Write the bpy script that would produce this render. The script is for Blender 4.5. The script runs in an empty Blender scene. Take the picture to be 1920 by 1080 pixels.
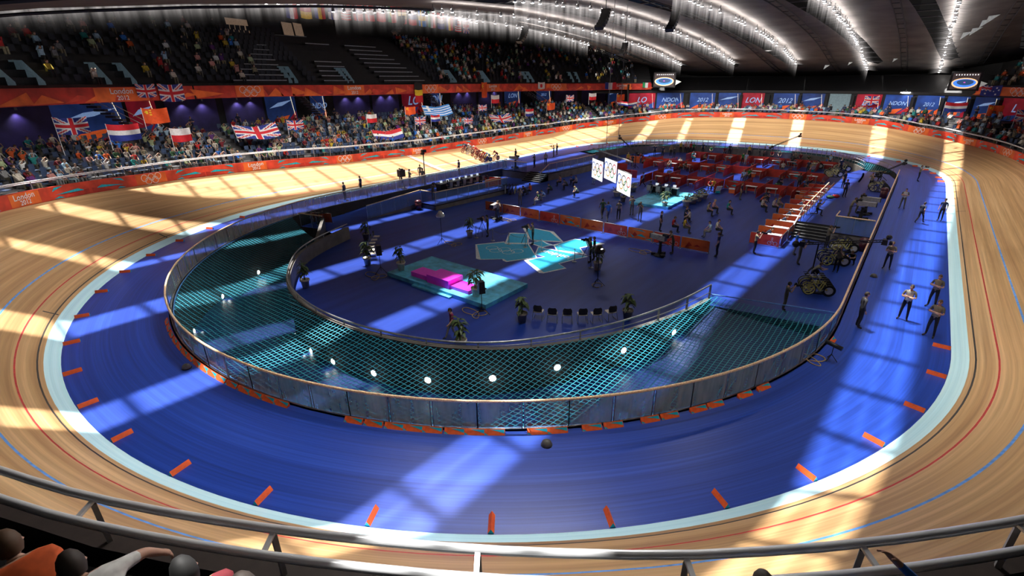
import bpy, bmesh, math, random
import numpy as np
from mathutils import Vector, Matrix, Euler
from mathutils.geometry import tessellate_polygon
random.seed(7)
PI = math.pi
SC = bpy.context.scene
COL = SC.collection
R = math.radians
# ------------------------------------------------------------------ materials
MATS = {}
def M(name, col, rough=.6, metal=0., emit=None, es=0., noise=.10, scale=6., bump=0.):
    if name in MATS: return MATS[name]
    m = bpy.data.materials.new(name); m.use_nodes = True
    nt = m.node_tree; p = nt.nodes['Principled BSDF']
    p.inputs['Roughness'].default_value = rough; p.inputs['Metallic'].default_value = metal
    tc = nt.nodes.new('ShaderNodeTexCoord'); nz = nt.nodes.new('ShaderNodeTexNoise')
    nz.inputs['Scale'].default_value = scale; nz.inputs['Detail'].default_value = 3
    nt.links.new(tc.outputs['Object'], nz.inputs['Vector'])
    rp = nt.nodes.new('ShaderNodeValToRGB')
    a = [max(0, c*(1-noise*2)) for c in col[:3]]; b = [min(1, c*(1+noise*2)) for c in col[:3]]
    rp.color_ramp.elements[0].position = .3; rp.color_ramp.elements[1].position = .7
    rp.color_ramp.elements[0].color = (*a, 1); rp.color_ramp.elements[1].color = (*b, 1)
    nt.links.new(nz.outputs['Fac'], rp.inputs['Fac']); nt.links.new(rp.outputs['Color'], p.inputs['Base Color'])
    if emit:
        p.inputs['Emission Color'].default_value = (*emit, 1); p.inputs['Emission Strength'].default_value = es
        try: m.cycles.emission_sampling = 'NONE'
        except Exception: pass
    MATS[name] = m
    return m
def glass(name, tint, body, fac, rough=.12, streak=0.):
    if name in MATS: return MATS[name]
    m = bpy.data.materials.new(name); m.use_nodes = True; nt = m.node_tree
    p = nt.nodes['Principled BSDF']; out = nt.nodes['Material Output']
    p.inputs['Base Color'].default_value = (*body, 1); p.inputs['Roughness'].default_value = rough
    p.inputs['Specular IOR Level'].default_value = .9
    t = nt.nodes.new('ShaderNodeBsdfTransparent'); t.inputs['Color'].default_value = (*tint, 1)
    mx = nt.nodes.new('ShaderNodeMixShader'); mx.inputs[0].default_value = fac
    if streak:
        tc = nt.nodes.new('ShaderNodeTexCoord'); mp = nt.nodes.new('ShaderNodeMapping')
        mp.inputs['Scale'].default_value = (3, 3, .5)
        nz = nt.nodes.new('ShaderNodeTexNoise'); nz.inputs['Scale'].default_value = 1.5; nz.inputs['Detail'].default_value = 4
        mr = nt.nodes.new('ShaderNodeMapRange'); mr.inputs['From Min'].default_value = .35; mr.inputs['From Max'].default_value = .7
        mr.inputs['To Min'].default_value = fac-streak; mr.inputs['To Max'].default_value = fac+streak
        nt.links.new(tc.outputs['Object'], mp.inputs['Vector']); nt.links.new(mp.outputs['Vector'], nz.inputs['Vector'])
        nt.links.new(nz.outputs['Fac'], mr.inputs['Value']); nt.links.new(mr.outputs['Result'], mx.inputs[0])
    nt.links.new(t.outputs[0], mx.inputs[1]); nt.links.new(p.outputs[0], mx.inputs[2]); nt.links.new(mx.outputs[0], out.inputs['Surface'])
    MATS[name] = m
    return m
def uvstreak(name, c1, c2, c3, su, sv, rough, spec=.5, fine=0.):
    """colour streaks running along U (metres) of the UV map"""
    m = bpy.data.materials.new(name); m.use_nodes = True; nt = m.node_tree; p = nt.nodes['Principled BSDF']
    uv = nt.nodes.new('ShaderNodeUVMap'); mp = nt.nodes.new('ShaderNodeMapping'); mp.inputs['Scale'].default_value = (su, sv, 1)
    nz = nt.nodes.new('ShaderNodeTexNoise'); nz.inputs['Scale'].default_value = 1.; nz.inputs['Detail'].default_value = 5; nz.inputs['Roughness'].default_value = .65
    rp = nt.nodes.new('ShaderNodeValToRGB'); e = rp.color_ramp.elements
    e[0].position = .32; e[0].color = (*c1, 1); e[1].position = .68; e[1].color = (*c3, 1)
    k = e.new(.5); k.color = (*c2, 1)
    nt.links.new(uv.outputs[0], mp.inputs[0]); nt.links.new(mp.outputs[0], nz.inputs['Vector']); nt.links.new(nz.outputs['Fac'], rp.inputs[0])
    col = rp.outputs[0]
    if fine:
        mp2 = nt.nodes.new('ShaderNodeMapping'); mp2.inputs['Scale'].default_value = (su*4, sv*5, 1)
        n2 = nt.nodes.new('ShaderNodeTexNoise'); n2.inputs['Scale'].default_value = 1.; n2.inputs['Detail'].default_value = 4
        nt.links.new(uv.outputs[0], mp2.inputs[0]); nt.links.new(mp2.outputs[0], n2.inputs['Vector'])
        mr = nt.nodes.new('ShaderNodeMapRange'); mr.inputs['From Min'].default_value = .3; mr.inputs['From Max'].default_value = .7
        mr.inputs['To Min'].default_value = 1-fine; mr.inputs['To Max'].default_value = 1+fine
        nt.links.new(n2.outputs['Fac'], mr.inputs['Value'])
        mm = nt.nodes.new('ShaderNodeMix'); mm.data_type = 'RGBA'; mm.blend_type = 'MULTIPLY'; mm.inputs['Factor'].default_value = 1
        nt.links.new(col, mm.inputs[6]); nt.links.new(mr.outputs['Result'], mm.inputs[7]); col = mm.outputs[2]
    nt.links.new(col, p.inputs['Base Color'])
    p.inputs['Roughness'].default_value = rough; p.inputs['Specular IOR Level'].default_value = spec
    MATS[name] = m
    return m
def netmat(name, col, pitch, width):
    m = bpy.data.materials.new(name); m.use_nodes = True; nt = m.node_tree
    p = nt.nodes['Principled BSDF']; out = nt.nodes['Material Output']
    p.inputs['Base Color'].default_value = (*col, 1); p.inputs['Roughness'].default_value = .6
    tc = nt.nodes.new('ShaderNodeTexCoord'); sp = nt.nodes.new('ShaderNodeSeparateXYZ')
    nz = nt.nodes.new('ShaderNodeTexNoise'); nz.inputs['Scale'].default_value = .7
    ad = nt.nodes.new('ShaderNodeMix'); ad.data_type = 'VECTOR'; ad.inputs['Factor'].default_value = .12
    nt.links.new(tc.outputs['Object'], nz.inputs['Vector'])
    nt.links.new(tc.outputs['Object'], ad.inputs[4]); nt.links.new(nz.outputs['Color'], ad.inputs[5])
    nt.links.new(ad.outputs[1], sp.inputs[0])
    r = []
    for ax in (0, 1):
        d = nt.nodes.new('ShaderNodeMath'); d.operation = 'DIVIDE'; d.inputs[1].default_value = pitch
        f = nt.nodes.new('ShaderNodeMath'); f.operation = 'FRACT'
        l = nt.nodes.new('ShaderNodeMath'); l.operation = 'LESS_THAN'; l.inputs[1].default_value = width
        nt.links.new(sp.outputs[ax], d.inputs[0]); nt.links.new(d.outputs[0], f.inputs[0]); nt.links.new(f.outputs[0], l.inputs[0]); r.append(l)
    mx = nt.nodes.new('ShaderNodeMath'); mx.operation = 'MAXIMUM'
    nt.links.new(r[0].outputs[0], mx.inputs[0]); nt.links.new(r[1].outputs[0], mx.inputs[1])
    t = nt.nodes.new('ShaderNodeBsdfTransparent'); t.inputs['Color'].default_value = (.82, .9, .9, 1)
    ms = nt.nodes.new('ShaderNodeMixShader')
    nt.links.new(mx.outputs[0], ms.inputs[0]); nt.links.new(t.outputs[0], ms.inputs[1]); nt.links.new(p.outputs[0], ms.inputs[2]); nt.links.new(ms.outputs[0], out.inputs['Surface'])
    MATS[name] = m
    return m

M('wall_grey', (.16, .145, .13), .8, noise=.12, scale=1.5); M('dark', (.012, .012, .014), .7); M('black', (.006, .006, .007), .5)
M('dark_brown', (.035, .024, .02), .7); M('ceiling', (.07, .062, .055), .85, noise=.2, scale=.4); M('rib', (.01, .01, .012), .7)
M('steel', (.42, .43, .44), .3, .85); M('white', (.8, .8, .8), .5); M('rail_white', (.75, .75, .76), .35); M('grey', (.28, .28, .28), .6); M('chrome', (.78, .8, .82), .28, .25, noise=.02)
M('oak_rail', (.85, .56, .34), .45, noise=.15, scale=20); M('concrete', (.11, .11, .115), .85, noise=.15, scale=2); M('seat_blue', (.045, .075, .15), .5)
M('red_board', (.62, .055, .025), .55, noise=.2, scale=.8); M('orange', (.9, .15, .025), .55, noise=.18, scale=.9); M('red_dark', (.48, .03, .015), .55, noise=.2, scale=1.)
M('teal', (.0, .42, .55), .5); M('pit_wall', (.05, .045, .04), .85, noise=.12, scale=1.5); M('seat_dim', (.008, .012, .024), .6); M('teal_logo', (.02, .46, .76), .45, noise=.05); M('teal_stage', (.1, .5, .74), .5, noise=.18, scale=2); M('magenta', (.95, .04, .75), .4, noise=.03)  # upper-tier seats: seat blue darkened to stand in for shade
M('pale_blue', (.36, .68, .82), .4, noise=.06, scale=2.)
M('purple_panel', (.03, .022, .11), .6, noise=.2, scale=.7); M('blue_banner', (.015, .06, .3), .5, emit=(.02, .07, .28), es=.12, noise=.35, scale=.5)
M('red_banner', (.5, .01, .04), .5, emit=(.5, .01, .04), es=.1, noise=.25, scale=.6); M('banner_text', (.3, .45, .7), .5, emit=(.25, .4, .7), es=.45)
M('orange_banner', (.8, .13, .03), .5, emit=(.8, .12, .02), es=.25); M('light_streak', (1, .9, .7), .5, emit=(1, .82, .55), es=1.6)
M('lamp', (1, 1, 1), .5, emit=(1, .96, .92), es=30.); M('pit_lamp', (1, 1, 1), .5, emit=(1, .98, .9), es=14.); M('screen_white', (1, 1, 1), .5, emit=(1, 1, 1), es=1.05, noise=0); MATS['screen_white'].cycles.emission_sampling = 'AUTO'
M('monitor', (.7, .75, .8), .5, emit=(.8, .9, 1), es=.7)
M('skin', (.52, .3, .21), .6, noise=.05); M('skin_dark', (.2, .11, .07), .6, noise=.05)
for k, c in dict(dark=(.03, .02, .015), brown=(.09, .045, .02), blond=(.4, .27, .12), black=(.01, .01, .01)).items(): M('hair_'+k, c, .7)
for k, c in dict(khaki=(.24, .205, .13), olive=(.11, .1, .07), black=(.012, .012, .014), navy=(.025, .035, .075), suit=(.05, .052, .062), grey=(.2, .2, .2), pale=(.45, .46, .42), blue=(.03, .17, .6), lightblue=(.35, .52, .66),
                 magenta=(.17, .015, .07), darkgreen=(.03, .085, .035), green=(.02, .22, .05), orange=(.62, .1, .02), red=(.45, .02, .02), maroon=(.16, .012, .02), cream=(.55, .5, .42), pink=(.55, .25, .22), palegreen=(.42, .5, .28),
                 yellow=(.5, .36, .03), teal=(.02, .25, .24), denim=(.3, .4, .45), purple=(.11, .03, .17), white=(.7, .7, .68)).items(): M('cloth_'+k, c, .85, noise=.12, scale=9)
M('leaf', (.06, .1, .028), .5, noise=.3, scale=8); M('pot', (.74, .66, .54), .6); M('pot_dark', (.22, .19, .15), .6); M('petal', (.5, .02, .02), .6)
M('bike_yellow', (.75, .7, .2), .35); M('bike_white', (.7, .7, .66), .35); M('bike_blue', (.02, .03, .22), .35); M('tyre', (.01, .01, .01), .6); M('bike_red', (.2, .012, .02), .35)
M('cable', (.5, .33, .1), .6); M('bin_red', (.07, .012, .02), .35); M('dome', (.09, .085, .08), .5); M('white_line', (.75, .75, .75), .4); M('line_black', (.03, .03, .03), .5); M('line_red', (.5, .03, .03), .5); M('line_blue', (.1, .3, .75), .5)
M('foam', (.9, .12, .02), .6); M('gold_label', (.5, .35, .03), .5); M('window_lit', (.35, .25, .17), .5, emit=(.4, .27, .18), es=.25)
M('wing_white', (.75, .78, .75), .6, emit=(.6, .65, .62), es=.25); M('vom_wall', (.22, .32, .36), .6, emit=(.2, .3, .36), es=.1); M('desk_edge', (.3, .3, .32), .5, emit=(.3, .3, .33), es=.04)  # desk edges self-glow to stand in for light caught on them
glass('fence_glass', (.72, .8, .84), (.46, .44, .33), .56, .14, .16)  # beige body colour stands in for the wood reflected in the glass
glass('clear_glass', (.75, .85, .9), (.2, .32, .38), .36, .12, .08)
WOOD = uvstreak('track_wood', (.36, .2, .085), (.52, .32, .15), (.66, .44, .23), .035, 2.4, .36, .45, .16)
BLUE = uvstreak('apron_blue', (.009, .038, .27), (.013, .052, .36), (.022, .075, .46), .03, 3.2, .38, .5, .22)
COTE = uvstreak('cote_blue', (.48, .79, .9), (.55, .85, .95), (.63, .9, .98), .05, 9, .42, .4, .06)
netmat('net_teal', (.008, .24, .33), .2, .14)

def glowsheetmat():
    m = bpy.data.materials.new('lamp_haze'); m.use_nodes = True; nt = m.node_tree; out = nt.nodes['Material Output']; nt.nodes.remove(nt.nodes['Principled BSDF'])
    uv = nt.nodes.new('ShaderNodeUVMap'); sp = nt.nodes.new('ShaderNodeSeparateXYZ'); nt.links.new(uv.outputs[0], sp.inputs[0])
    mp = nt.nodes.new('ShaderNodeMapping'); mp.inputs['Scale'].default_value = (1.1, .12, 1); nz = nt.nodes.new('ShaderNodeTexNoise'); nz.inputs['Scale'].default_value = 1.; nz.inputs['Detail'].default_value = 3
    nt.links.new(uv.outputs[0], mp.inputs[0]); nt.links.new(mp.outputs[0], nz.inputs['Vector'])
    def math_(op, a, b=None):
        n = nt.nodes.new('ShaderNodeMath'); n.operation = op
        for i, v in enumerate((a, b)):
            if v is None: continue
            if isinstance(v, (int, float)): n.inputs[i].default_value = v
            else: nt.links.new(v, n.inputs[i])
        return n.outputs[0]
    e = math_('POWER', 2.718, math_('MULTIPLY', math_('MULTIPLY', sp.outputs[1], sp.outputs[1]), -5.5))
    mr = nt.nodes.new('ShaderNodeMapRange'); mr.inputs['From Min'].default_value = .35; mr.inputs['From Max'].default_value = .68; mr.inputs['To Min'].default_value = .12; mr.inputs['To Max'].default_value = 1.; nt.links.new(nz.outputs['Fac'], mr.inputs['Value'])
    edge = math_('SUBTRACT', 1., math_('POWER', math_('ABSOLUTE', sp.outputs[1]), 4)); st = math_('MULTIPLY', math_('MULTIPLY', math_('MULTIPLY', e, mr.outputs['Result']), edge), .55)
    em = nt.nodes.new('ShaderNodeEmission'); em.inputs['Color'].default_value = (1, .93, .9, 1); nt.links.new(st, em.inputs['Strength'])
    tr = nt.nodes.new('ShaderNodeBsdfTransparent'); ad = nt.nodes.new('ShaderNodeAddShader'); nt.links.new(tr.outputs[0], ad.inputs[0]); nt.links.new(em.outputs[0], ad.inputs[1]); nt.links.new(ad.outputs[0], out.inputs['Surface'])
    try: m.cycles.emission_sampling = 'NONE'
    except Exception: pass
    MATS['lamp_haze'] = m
glowsheetmat()
# ------------------------------------------------------------------ mesh builder
class MB:
    def __init__(s): s.v = []; s.f = []; s.m = []; s.mats = []; s.uv = {}
    def mi(s, mat):
        mat = MATS[mat] if isinstance(mat, str) else mat
        if mat not in s.mats: s.mats.append(mat)
        return s.mats.index(mat)
    def face(s, pts, mat):
        n = len(s.v); s.v += [tuple(p) for p in pts]; s.f.append(tuple(range(n, n+len(pts)))); s.m.append(s.mi(mat)); return s
    def grid(s, rows, mat, uvs=None, closed=False):
        """rows: list of equally long point lists"""
        n = len(s.v); w = len(rows[0]); i = s.mi(mat)
        for r_ in rows: s.v += [tuple(p) for p in r_]
        for a in range(len(rows)-1):
            for b in range(w if closed else w-1):
                c = (b+1) % w
                s.f.append((n+a*w+b, n+a*w+c, n+(a+1)*w+c, n+(a+1)*w+b)); s.m.append(i)
                if uvs: s.uv[len(s.f)-1] = (uvs[a][b], uvs[a][c], uvs[a+1][c], uvs[a+1][b])
        return s
    def box(s, c, size, mat, rot=None, taper=1.):
        x, y, z = [d/2 for d in size]; P = []
        for k, t in ((-z, 1.), (z, taper)):
            for q in ((-x*t, -y*t, k), (x*t, -y*t, k), (x*t, y*t, k), (-x*t, y*t, k)):
                q = Vector(q)
                if rot is not None: q = rot @ q
                P.append(q+Vector(c))
        n = len(s.v); s.v += [tuple(p) for p in P]; i = s.mi(mat)
        for f in ((0, 3, 2, 1), (4, 5, 6, 7), (0, 1, 5, 4), (1, 2, 6, 5), (2, 3, 7, 6), (3, 0, 4, 7)): s.f.append(tuple(n+k for k in f)); s.m.append(i)
        return s
    def bar(s, a, b, w, h, mat):
        a, b = Vector(a), Vector(b); d = b-a; l = d.length
        if l < 1e-6: return s
        q = d.to_track_quat('Z', 'Y').to_matrix()
        return s.box((a+b)/2, (w, h, l), mat, q)
    def tube(s, path, r, mat, n=6, cap=True, closed=False):
        path = [Vector(p) for p in path]; rows = []; up = None
        for i, p in enumerate(path):
            a = path[max(0, i-1)]; b = path[min(len(path)-1, i+1)]
            if closed: a = path[i-1]; b = path[(i+1) % len(path)]
            d = (b-a).normalized(); ref = Vector((0, 0, 1)) if abs(d.z) < .95 else Vector((1, 0, 0))
            u = d.cross(ref).normalized(); w = u.cross(d)
            rr = r[i] if isinstance(r, (list, tuple)) else r
            rows.append([p+u*math.cos(2*PI*k/n)*rr+w*math.sin(2*PI*k/n)*rr for k in range(n)])
        if closed: rows.append(rows[0])
        s.grid(rows, mat, closed=True)
        if cap and not closed: s.face(rows[0][::-1], mat); s.face(rows[-1], mat)
        return s
    def lathe(s, c, prof, mat, n=14):
        c = Vector(c); rows = [[c+Vector((r_*math.cos(2*PI*k/n), r_*math.sin(2*PI*k/n), z)) for k in range(n)] for r_, z in prof]
        s.grid(rows, mat, closed=True)
        if prof[0][0] > 1e-4: s.face(rows[0][::-1], mat)
        if prof[-1][0] > 1e-4: s.face(rows[-1], mat)
        return s
    def ball(s, c, r, mat, n=10, sc=(1, 1, 1)):
        c = Vector(c); rows = []
        for i in range(n//2+1):
            t = PI*i/(n//2); rows.append([c+Vector((math.sin(t)*math.cos(2*PI*k/n)*r*sc[0], math.sin(t)*math.sin(2*PI*k/n)*r*sc[1], -math.cos(t)*r*sc[2])) for k in range(n)])
        return s.grid(rows, mat, closed=True)
    def prism(s, poly, z0, z1, mat, top=None):
        a = [(x, y, z0) for x, y in poly]; b = [(x, y, z1) for x, y in poly]; n = len(poly)
        for i in range(n): s.face((a[i], a[(i+1) % n], b[(i+1) % n], b[i]), mat)
        tri = tessellate_polygon([[Vector(p) for p in b]])
        for t in tri: s.face([b[k] for k in t], top or mat)
        return s
    def poly(s, pts, mat):
        for t in tessellate_polygon([[Vector(p) for p in pts]]): s.face([pts[k] for k in t], mat)
        return s
    def ring(s, c, X, Y, r, t, mat, n=20, lift=None):
        c, X, Y = Vector(c), Vector(X), Vector(Y)
        rows = [[c+X*math.cos(2*PI*k/n)*q+Y*math.sin(2*PI*k/n)*q for k in range(n)] for q in (r-t/2, r+t/2)]
        return s.grid(rows, mat, closed=True)
    def mesh(s, name, smooth=False, merge=True):
        me = bpy.data.meshes.new(name); me.from_pydata(s.v, [], s.f)
        for m in s.mats: me.materials.append(m)
        me.polygons.foreach_set('material_index', s.m)
        if s.uv:
            l = me.uv_layers.new(name='UVMap'); d = np.zeros((len(me.loops), 2), 'f')
            for p in me.polygons:
                u = s.uv.get(p.index)
                if u:
                    for k, li in enumerate(p.loop_indices): d[li] = u[k]
            l.data.foreach_set('uv', d.ravel())
        if merge and not s.uv:
            bm = bmesh.new(); bm.from_mesh(me); bmesh.ops.remove_doubles(bm, verts=bm.verts, dist=1e-4)
            bmesh.ops.recalc_face_normals(bm, faces=bm.faces); bm.to_mesh(me); bm.free()
        if smooth:
            me.polygons.foreach_set('use_smooth', [True]*len(me.polygons))
        me.update(); return me
    def build(s, name, parent=None, smooth=False, merge=True, loc=None, rz=0.):
        o = bpy.data.objects.new(name, s.mesh(name, smooth, merge)); COL.objects.link(o)
        if parent: o.parent = parent
        if loc is not None: o.location = loc; o.rotation_euler = (0, 0, rz)
        return o
def tag(o, label=None, cat=None, group=None, kind=None):
    if label: o['label'] = label
    if cat: o['category'] = cat
    if group: o['group'] = group
    if kind: o['kind'] = kind
    return o
def thing(name, label, cat, loc=(0, 0, 0), rz=0., group=None):
    o = bpy.data.objects.new(name, None); COL.objects.link(o); o.location = loc; o.rotation_euler = (0, 0, rz); o.empty_display_size = .1
    return tag(o, label, cat, group)
KIDS = {}
def dup(root, loc, rz=0., label=None, group=None, scale=None):
    r = root.copy(); COL.objects.link(r); r.location = loc; r.rotation_euler = (0, 0, rz)
    if label: r['label'] = label
    if group: r['group'] = group
    if scale: r.scale = (scale,)*3
    for ch in list(root.children):
        c = ch.copy(); COL.objects.link(c); c.parent = r
        for g in list(ch.children):
            d = g.copy(); COL.objects.link(d); d.parent = c
    return r
class Once:
    """first use returns the prototype itself, later uses return copies"""
    def __init__(s, make): s.make = make; s.o = None
    def __call__(s, loc, rz=0., label=None, group=None, scale=None):
        if s.o is None:
            s.o = s.make(); o = s.o; o.location = loc; o.rotation_euler = (0, 0, rz)
            if label: o['label'] = label
            if group: o['group'] = group
            if scale: o.scale = (scale,)*3
            return o
        return dup(s.o, loc, rz, label, group, scale)
ORD = 'first second third fourth fifth sixth seventh eighth ninth tenth eleventh twelfth thirteenth fourteenth fifteenth sixteenth seventeenth eighteenth nineteenth twentieth'.split()
def od(i):
    if i < 20: return ORD[i]
    t = (i+1)//10*10; n = (i+1) % 10; T = {20: 'twenty', 30: 'thirty', 40: 'forty', 50: 'fifty', 60: 'sixty', 70: 'seventy', 80: 'eighty', 90: 'ninety'}[t] if t < 100 else 'hundred'
    return T+'-'+ORD[n-1] if n else (T[:-1]+'ieth' if t < 100 else 'hundredth')
def textmesh(txt, size, mat, thick=.0, shear=0., space=1.):
    cu = bpy.data.curves.new('lettering', 'FONT'); cu.body = txt; cu.size = size; cu.align_x = 'CENTER'; cu.align_y = 'CENTER'; cu.extrude = thick; cu.shear = shear; cu.space_line = .8; cu.resolution_u = 3; cu.space_character = space
    cu.offset = size*.012
    o = bpy.data.objects.new('lettering_tmp', cu); COL.objects.link(o)
    dg = bpy.context.evaluated_depsgraph_get(); me = bpy.data.meshes.new_from_object(o.evaluated_get(dg)); bpy.data.objects.remove(o); bpy.data.curves.remove(cu)
    me.materials.clear(); me.materials.append(MATS[mat]); return me
TM = {}
def letters(txt, size, mat, origin, X, Y, parent=None, name='lettering', **k):
    key = (txt, size, mat)
    if key not in TM: TM[key] = textmesh(txt, size, mat, **k)
    o = bpy.data.objects.new(name, TM[key]); COL.objects.link(o)
    X = Vector(X).normalized(); Y = Vector(Y).normalized(); Z = X.cross(Y)
    m = Matrix((X, Y, Z)).transposed().to_4x4(); m.translation = Vector(origin)
    if parent: o.parent = parent
    o.matrix_world = m if not parent else m
    if parent: o.matrix_parent_inverse = Matrix.Identity(4); o.matrix_basis = m
    return o
RINGS = ((-1.1, .25), (0, .25), (1.1, .25), (-.55, -.25), (.55, -.25))
def rings(mb, c, X, Y, r, mats, t=.14, lift=(0, 0, 0)):
    c = Vector(c)+Vector(lift); X = Vector(X).normalized(); Y = Vector(Y).normalized()
    for (a, b), m in zip(RINGS, mats if isinstance(mats, (list, tuple)) else [mats]*5):
        mb.ring(c+X*a*2.1*r+Y*b*2.*r, X, Y, r, t*r, m)
    return mb

# ------------------------------------------------------------------ track geometry
S_ = .871
W, L, RN, RF, NN, NF = 27.83*S_, 24.12*S_, 27.43*S_, 27.61*S_, 2.0, 2.344
def _curve():
    th = np.linspace(0, 2*np.pi, 4000, endpoint=False); c, s = np.cos(th), np.sin(th)
    n = np.where(s > 0, NF, NN); r_ = np.where(s > 0, RF, RN)
    x = W*np.sign(c)*np.abs(c)**(2/n); y = r_*np.sign(s)*np.abs(s)**(2/n)+np.where(s > 0, L, -L)
    Q = np.stack([x, y], 1); Q = np.vstack([Q, Q[:1]])
    a = np.concatenate([[0], np.cumsum(np.hypot(*np.diff(Q, axis=0).T))])
    return Q, a
CQ, CA = _curve(); LEN = CA[-1]
NS = 2400
_t = np.linspace(0, LEN, NS, endpoint=False)
CV = np.stack([np.interp(_t, CA, CQ[:, 0]), np.interp(_t, CA, CQ[:, 1])], 1)
_T = np.roll(CV, -6, 0)-np.roll(CV, 6, 0); _T /= np.hypot(_T[:, 0], _T[:, 1])[:, None]
NV = np.stack([_T[:, 1], -_T[:, 0]], 1)
def _ix(s): return int(round((s % LEN)/LEN*NS)) % NS
def nrm(s): i = _ix(s); return Vector((NV[i, 0], NV[i, 1], 0))
def tan(s): i = _ix(s); return Vector((_T[i, 0], _T[i, 1], 0))
def P(s, w, z=0.): i = _ix(s); return Vector((CV[i, 0]+NV[i, 0]*w, CV[i, 1]+NV[i, 1]*w, z))
TW = 7.2
def beta(s):
    i = _ix(s); y = (CV[i, 1]+NV[i, 1]*6)/S_
    if y < 0: return R(float(np.interp(-y, [0, 14, 26, 38, 49, 60], [11, 14, 19, 24, 31, 33])))
    return R(float(np.interp(y, [0, 20, 33, 38, 46, 52, 55, 59, 70], [11, 11, 12, 14.5, 18.6, 24, 29, 32.5, 33])))
def TP(s, t, h=0.):
    b = beta(s); return P(s, t*math.cos(b), t*math.sin(b)+h)
def ww(s): return TW*math.cos(beta(s))
def zed(s): return TW*math.sin(beta(s))
def strip(mb, s0, s1, ws, zs, mat, step=1.2, uv=False):
    """sweep a profile (functions or numbers of s) along the track"""
    n = max(2, int(abs(s1-s0)/step)+1); rows = []; uvs = []
    for k in range(n):
        s = s0+(s1-s0)*k/(n-1); r_ = []; u = []
        for w, z in zip(ws, zs):
            w_ = w(s) if callable(w) else w; z_ = z(s) if callable(z) else z
            r_.append(P(s, w_, z_)); u.append((s, w_))
        rows.append(r_); uvs.append(u)
    return mb.grid(rows, mat, uvs if uv else None)
ZI = -.9
FW = -4.2     # offset of the glass fence from the inner edge of the track
IP = [(14.06, -20.5), (13.54, -23.6), (12.75, -26.1), (12.2, -27.6), (11, -29.8), (9.5, -31.9), (8.5, -32.9), (6.7, -34), (4.2, -34.8), (2.9, -35.1), (-.1, -35.3), (-2.5, -35), (-4.7, -34.4), (-6.5, -33.5), (-9.2, -31.5), (-10.35, -30.3), (-11.6, -28.1), (-12.7, -25)]
def resample(pts, n, smooth=3):
    Q = np.array(pts, float); a = np.concatenate([[0], np.cumsum(np.hypot(*np.diff(Q, axis=0).T))]); t = np.linspace(0, a[-1], n)
    X = np.stack([np.interp(t, a, Q[:, 0]), np.interp(t, a, Q[:, 1])], 1)
    for _ in range(smooth): X[1:-1] = (X[:-2]+2*X[1:-1]+X[2:])/4
    return X
IPR = resample(IP, 70, 6)
# ------------------------------------------------------------------ floors
def ZT(y): return float(np.interp(abs(y), [0, 10, 20, 30, 38, 47, 56, 62, 75], [16.6, 16.3, 15.7, 14.8, 13.9, 12.4, 11.0, 10.3, 9.4]))
def ZC(x, y): return ZT(y)+.75+max(0, abs(x)-20)*.15
mb = MB()
strip(mb, 104, LEN+104, [FW+.02, FW+1, -2, -1, 0], [0]*5, BLUE, .9, True)
tag(mb.build('floor_apron'), kind='structure')
mb = MB()
def lane(t0, t1, mat):
    strip(mb, 104, LEN+104, [lambda s, t=t: t*math.cos(beta(s)) for t in (t0, t1)], [lambda s, t=t: t*math.sin(beta(s)) for t in (t0, t1)], mat, .8, True)
for a, b, m in ((0, .06, COTE), (.06, .56, COTE), (.56, .72, WOOD), (.72, .78, MATS['line_black']), (.78, 1.39, WOOD), (1.39, 1.45, MATS['line_red']), (1.45, 2.4, WOOD), (2.4, 2.48, MATS['line_blue']), (2.48, 4., WOOD), (4., 5.6, WOOD), (5.6, TW, WOOD)): lane(a, b, m)
tag(mb.build('floor_track', smooth=True), kind='structure')
# finish line and measuring marks painted on the boards
mb = MB()
for s, a, b, wd, m in ((LEN-77.4-26.2, .5, TW, .55, 'white_line'),):
    s = 143.8
    for (d0, d1, mm) in ((-.3, -.08, 'white_line'), (-.08, .08, 'line_black'), (.08, .3, 'white_line')):
        mb.grid([[TP(s+d, t, .012) for t in np.linspace(.5, TW-.08, 8)] for d in (d0, d1)], mm)
o = tag(mb.build('finish_line'), 'white finish line with a black centre across the wooden straight', 'floor marking')
for i, s in enumerate((9, 214, 190, 176.8, 29)):
    mb = MB(); mb.grid([[TP(s+d, t, .01) for t in (.6, .9, 1.2)] for d in (-.03, .03)], 'line_black')
    tag(mb.build('track_mark'), 'short dark mark crossing the black line on the wood, %s of five' % od(i), 'floor marking')
# infield floor (one level below the apron)
inn = [tuple(p) for p in IPR]
right = [P(s, FW) for s in np.arange(0, 45, 1.5)]
far = [P(s, -7.2) for s in np.arange(46, 118-.1, 1.5)]
leftp = [P(s, FW) for s in np.arange(118, 161.5, 1.5)]
poly = [(14.06, -20.5), (20.2, -19.6)]+[(v.x, v.y) for v in right]+[(v.x, v.y) for v in far]+[(v.x, v.y) for v in leftp if v.y > -25.2]+[(-19.3, -25.4), (-16.6, -24.7), (-12.2, -28.6)]+[(-12.7, -25)]
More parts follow.
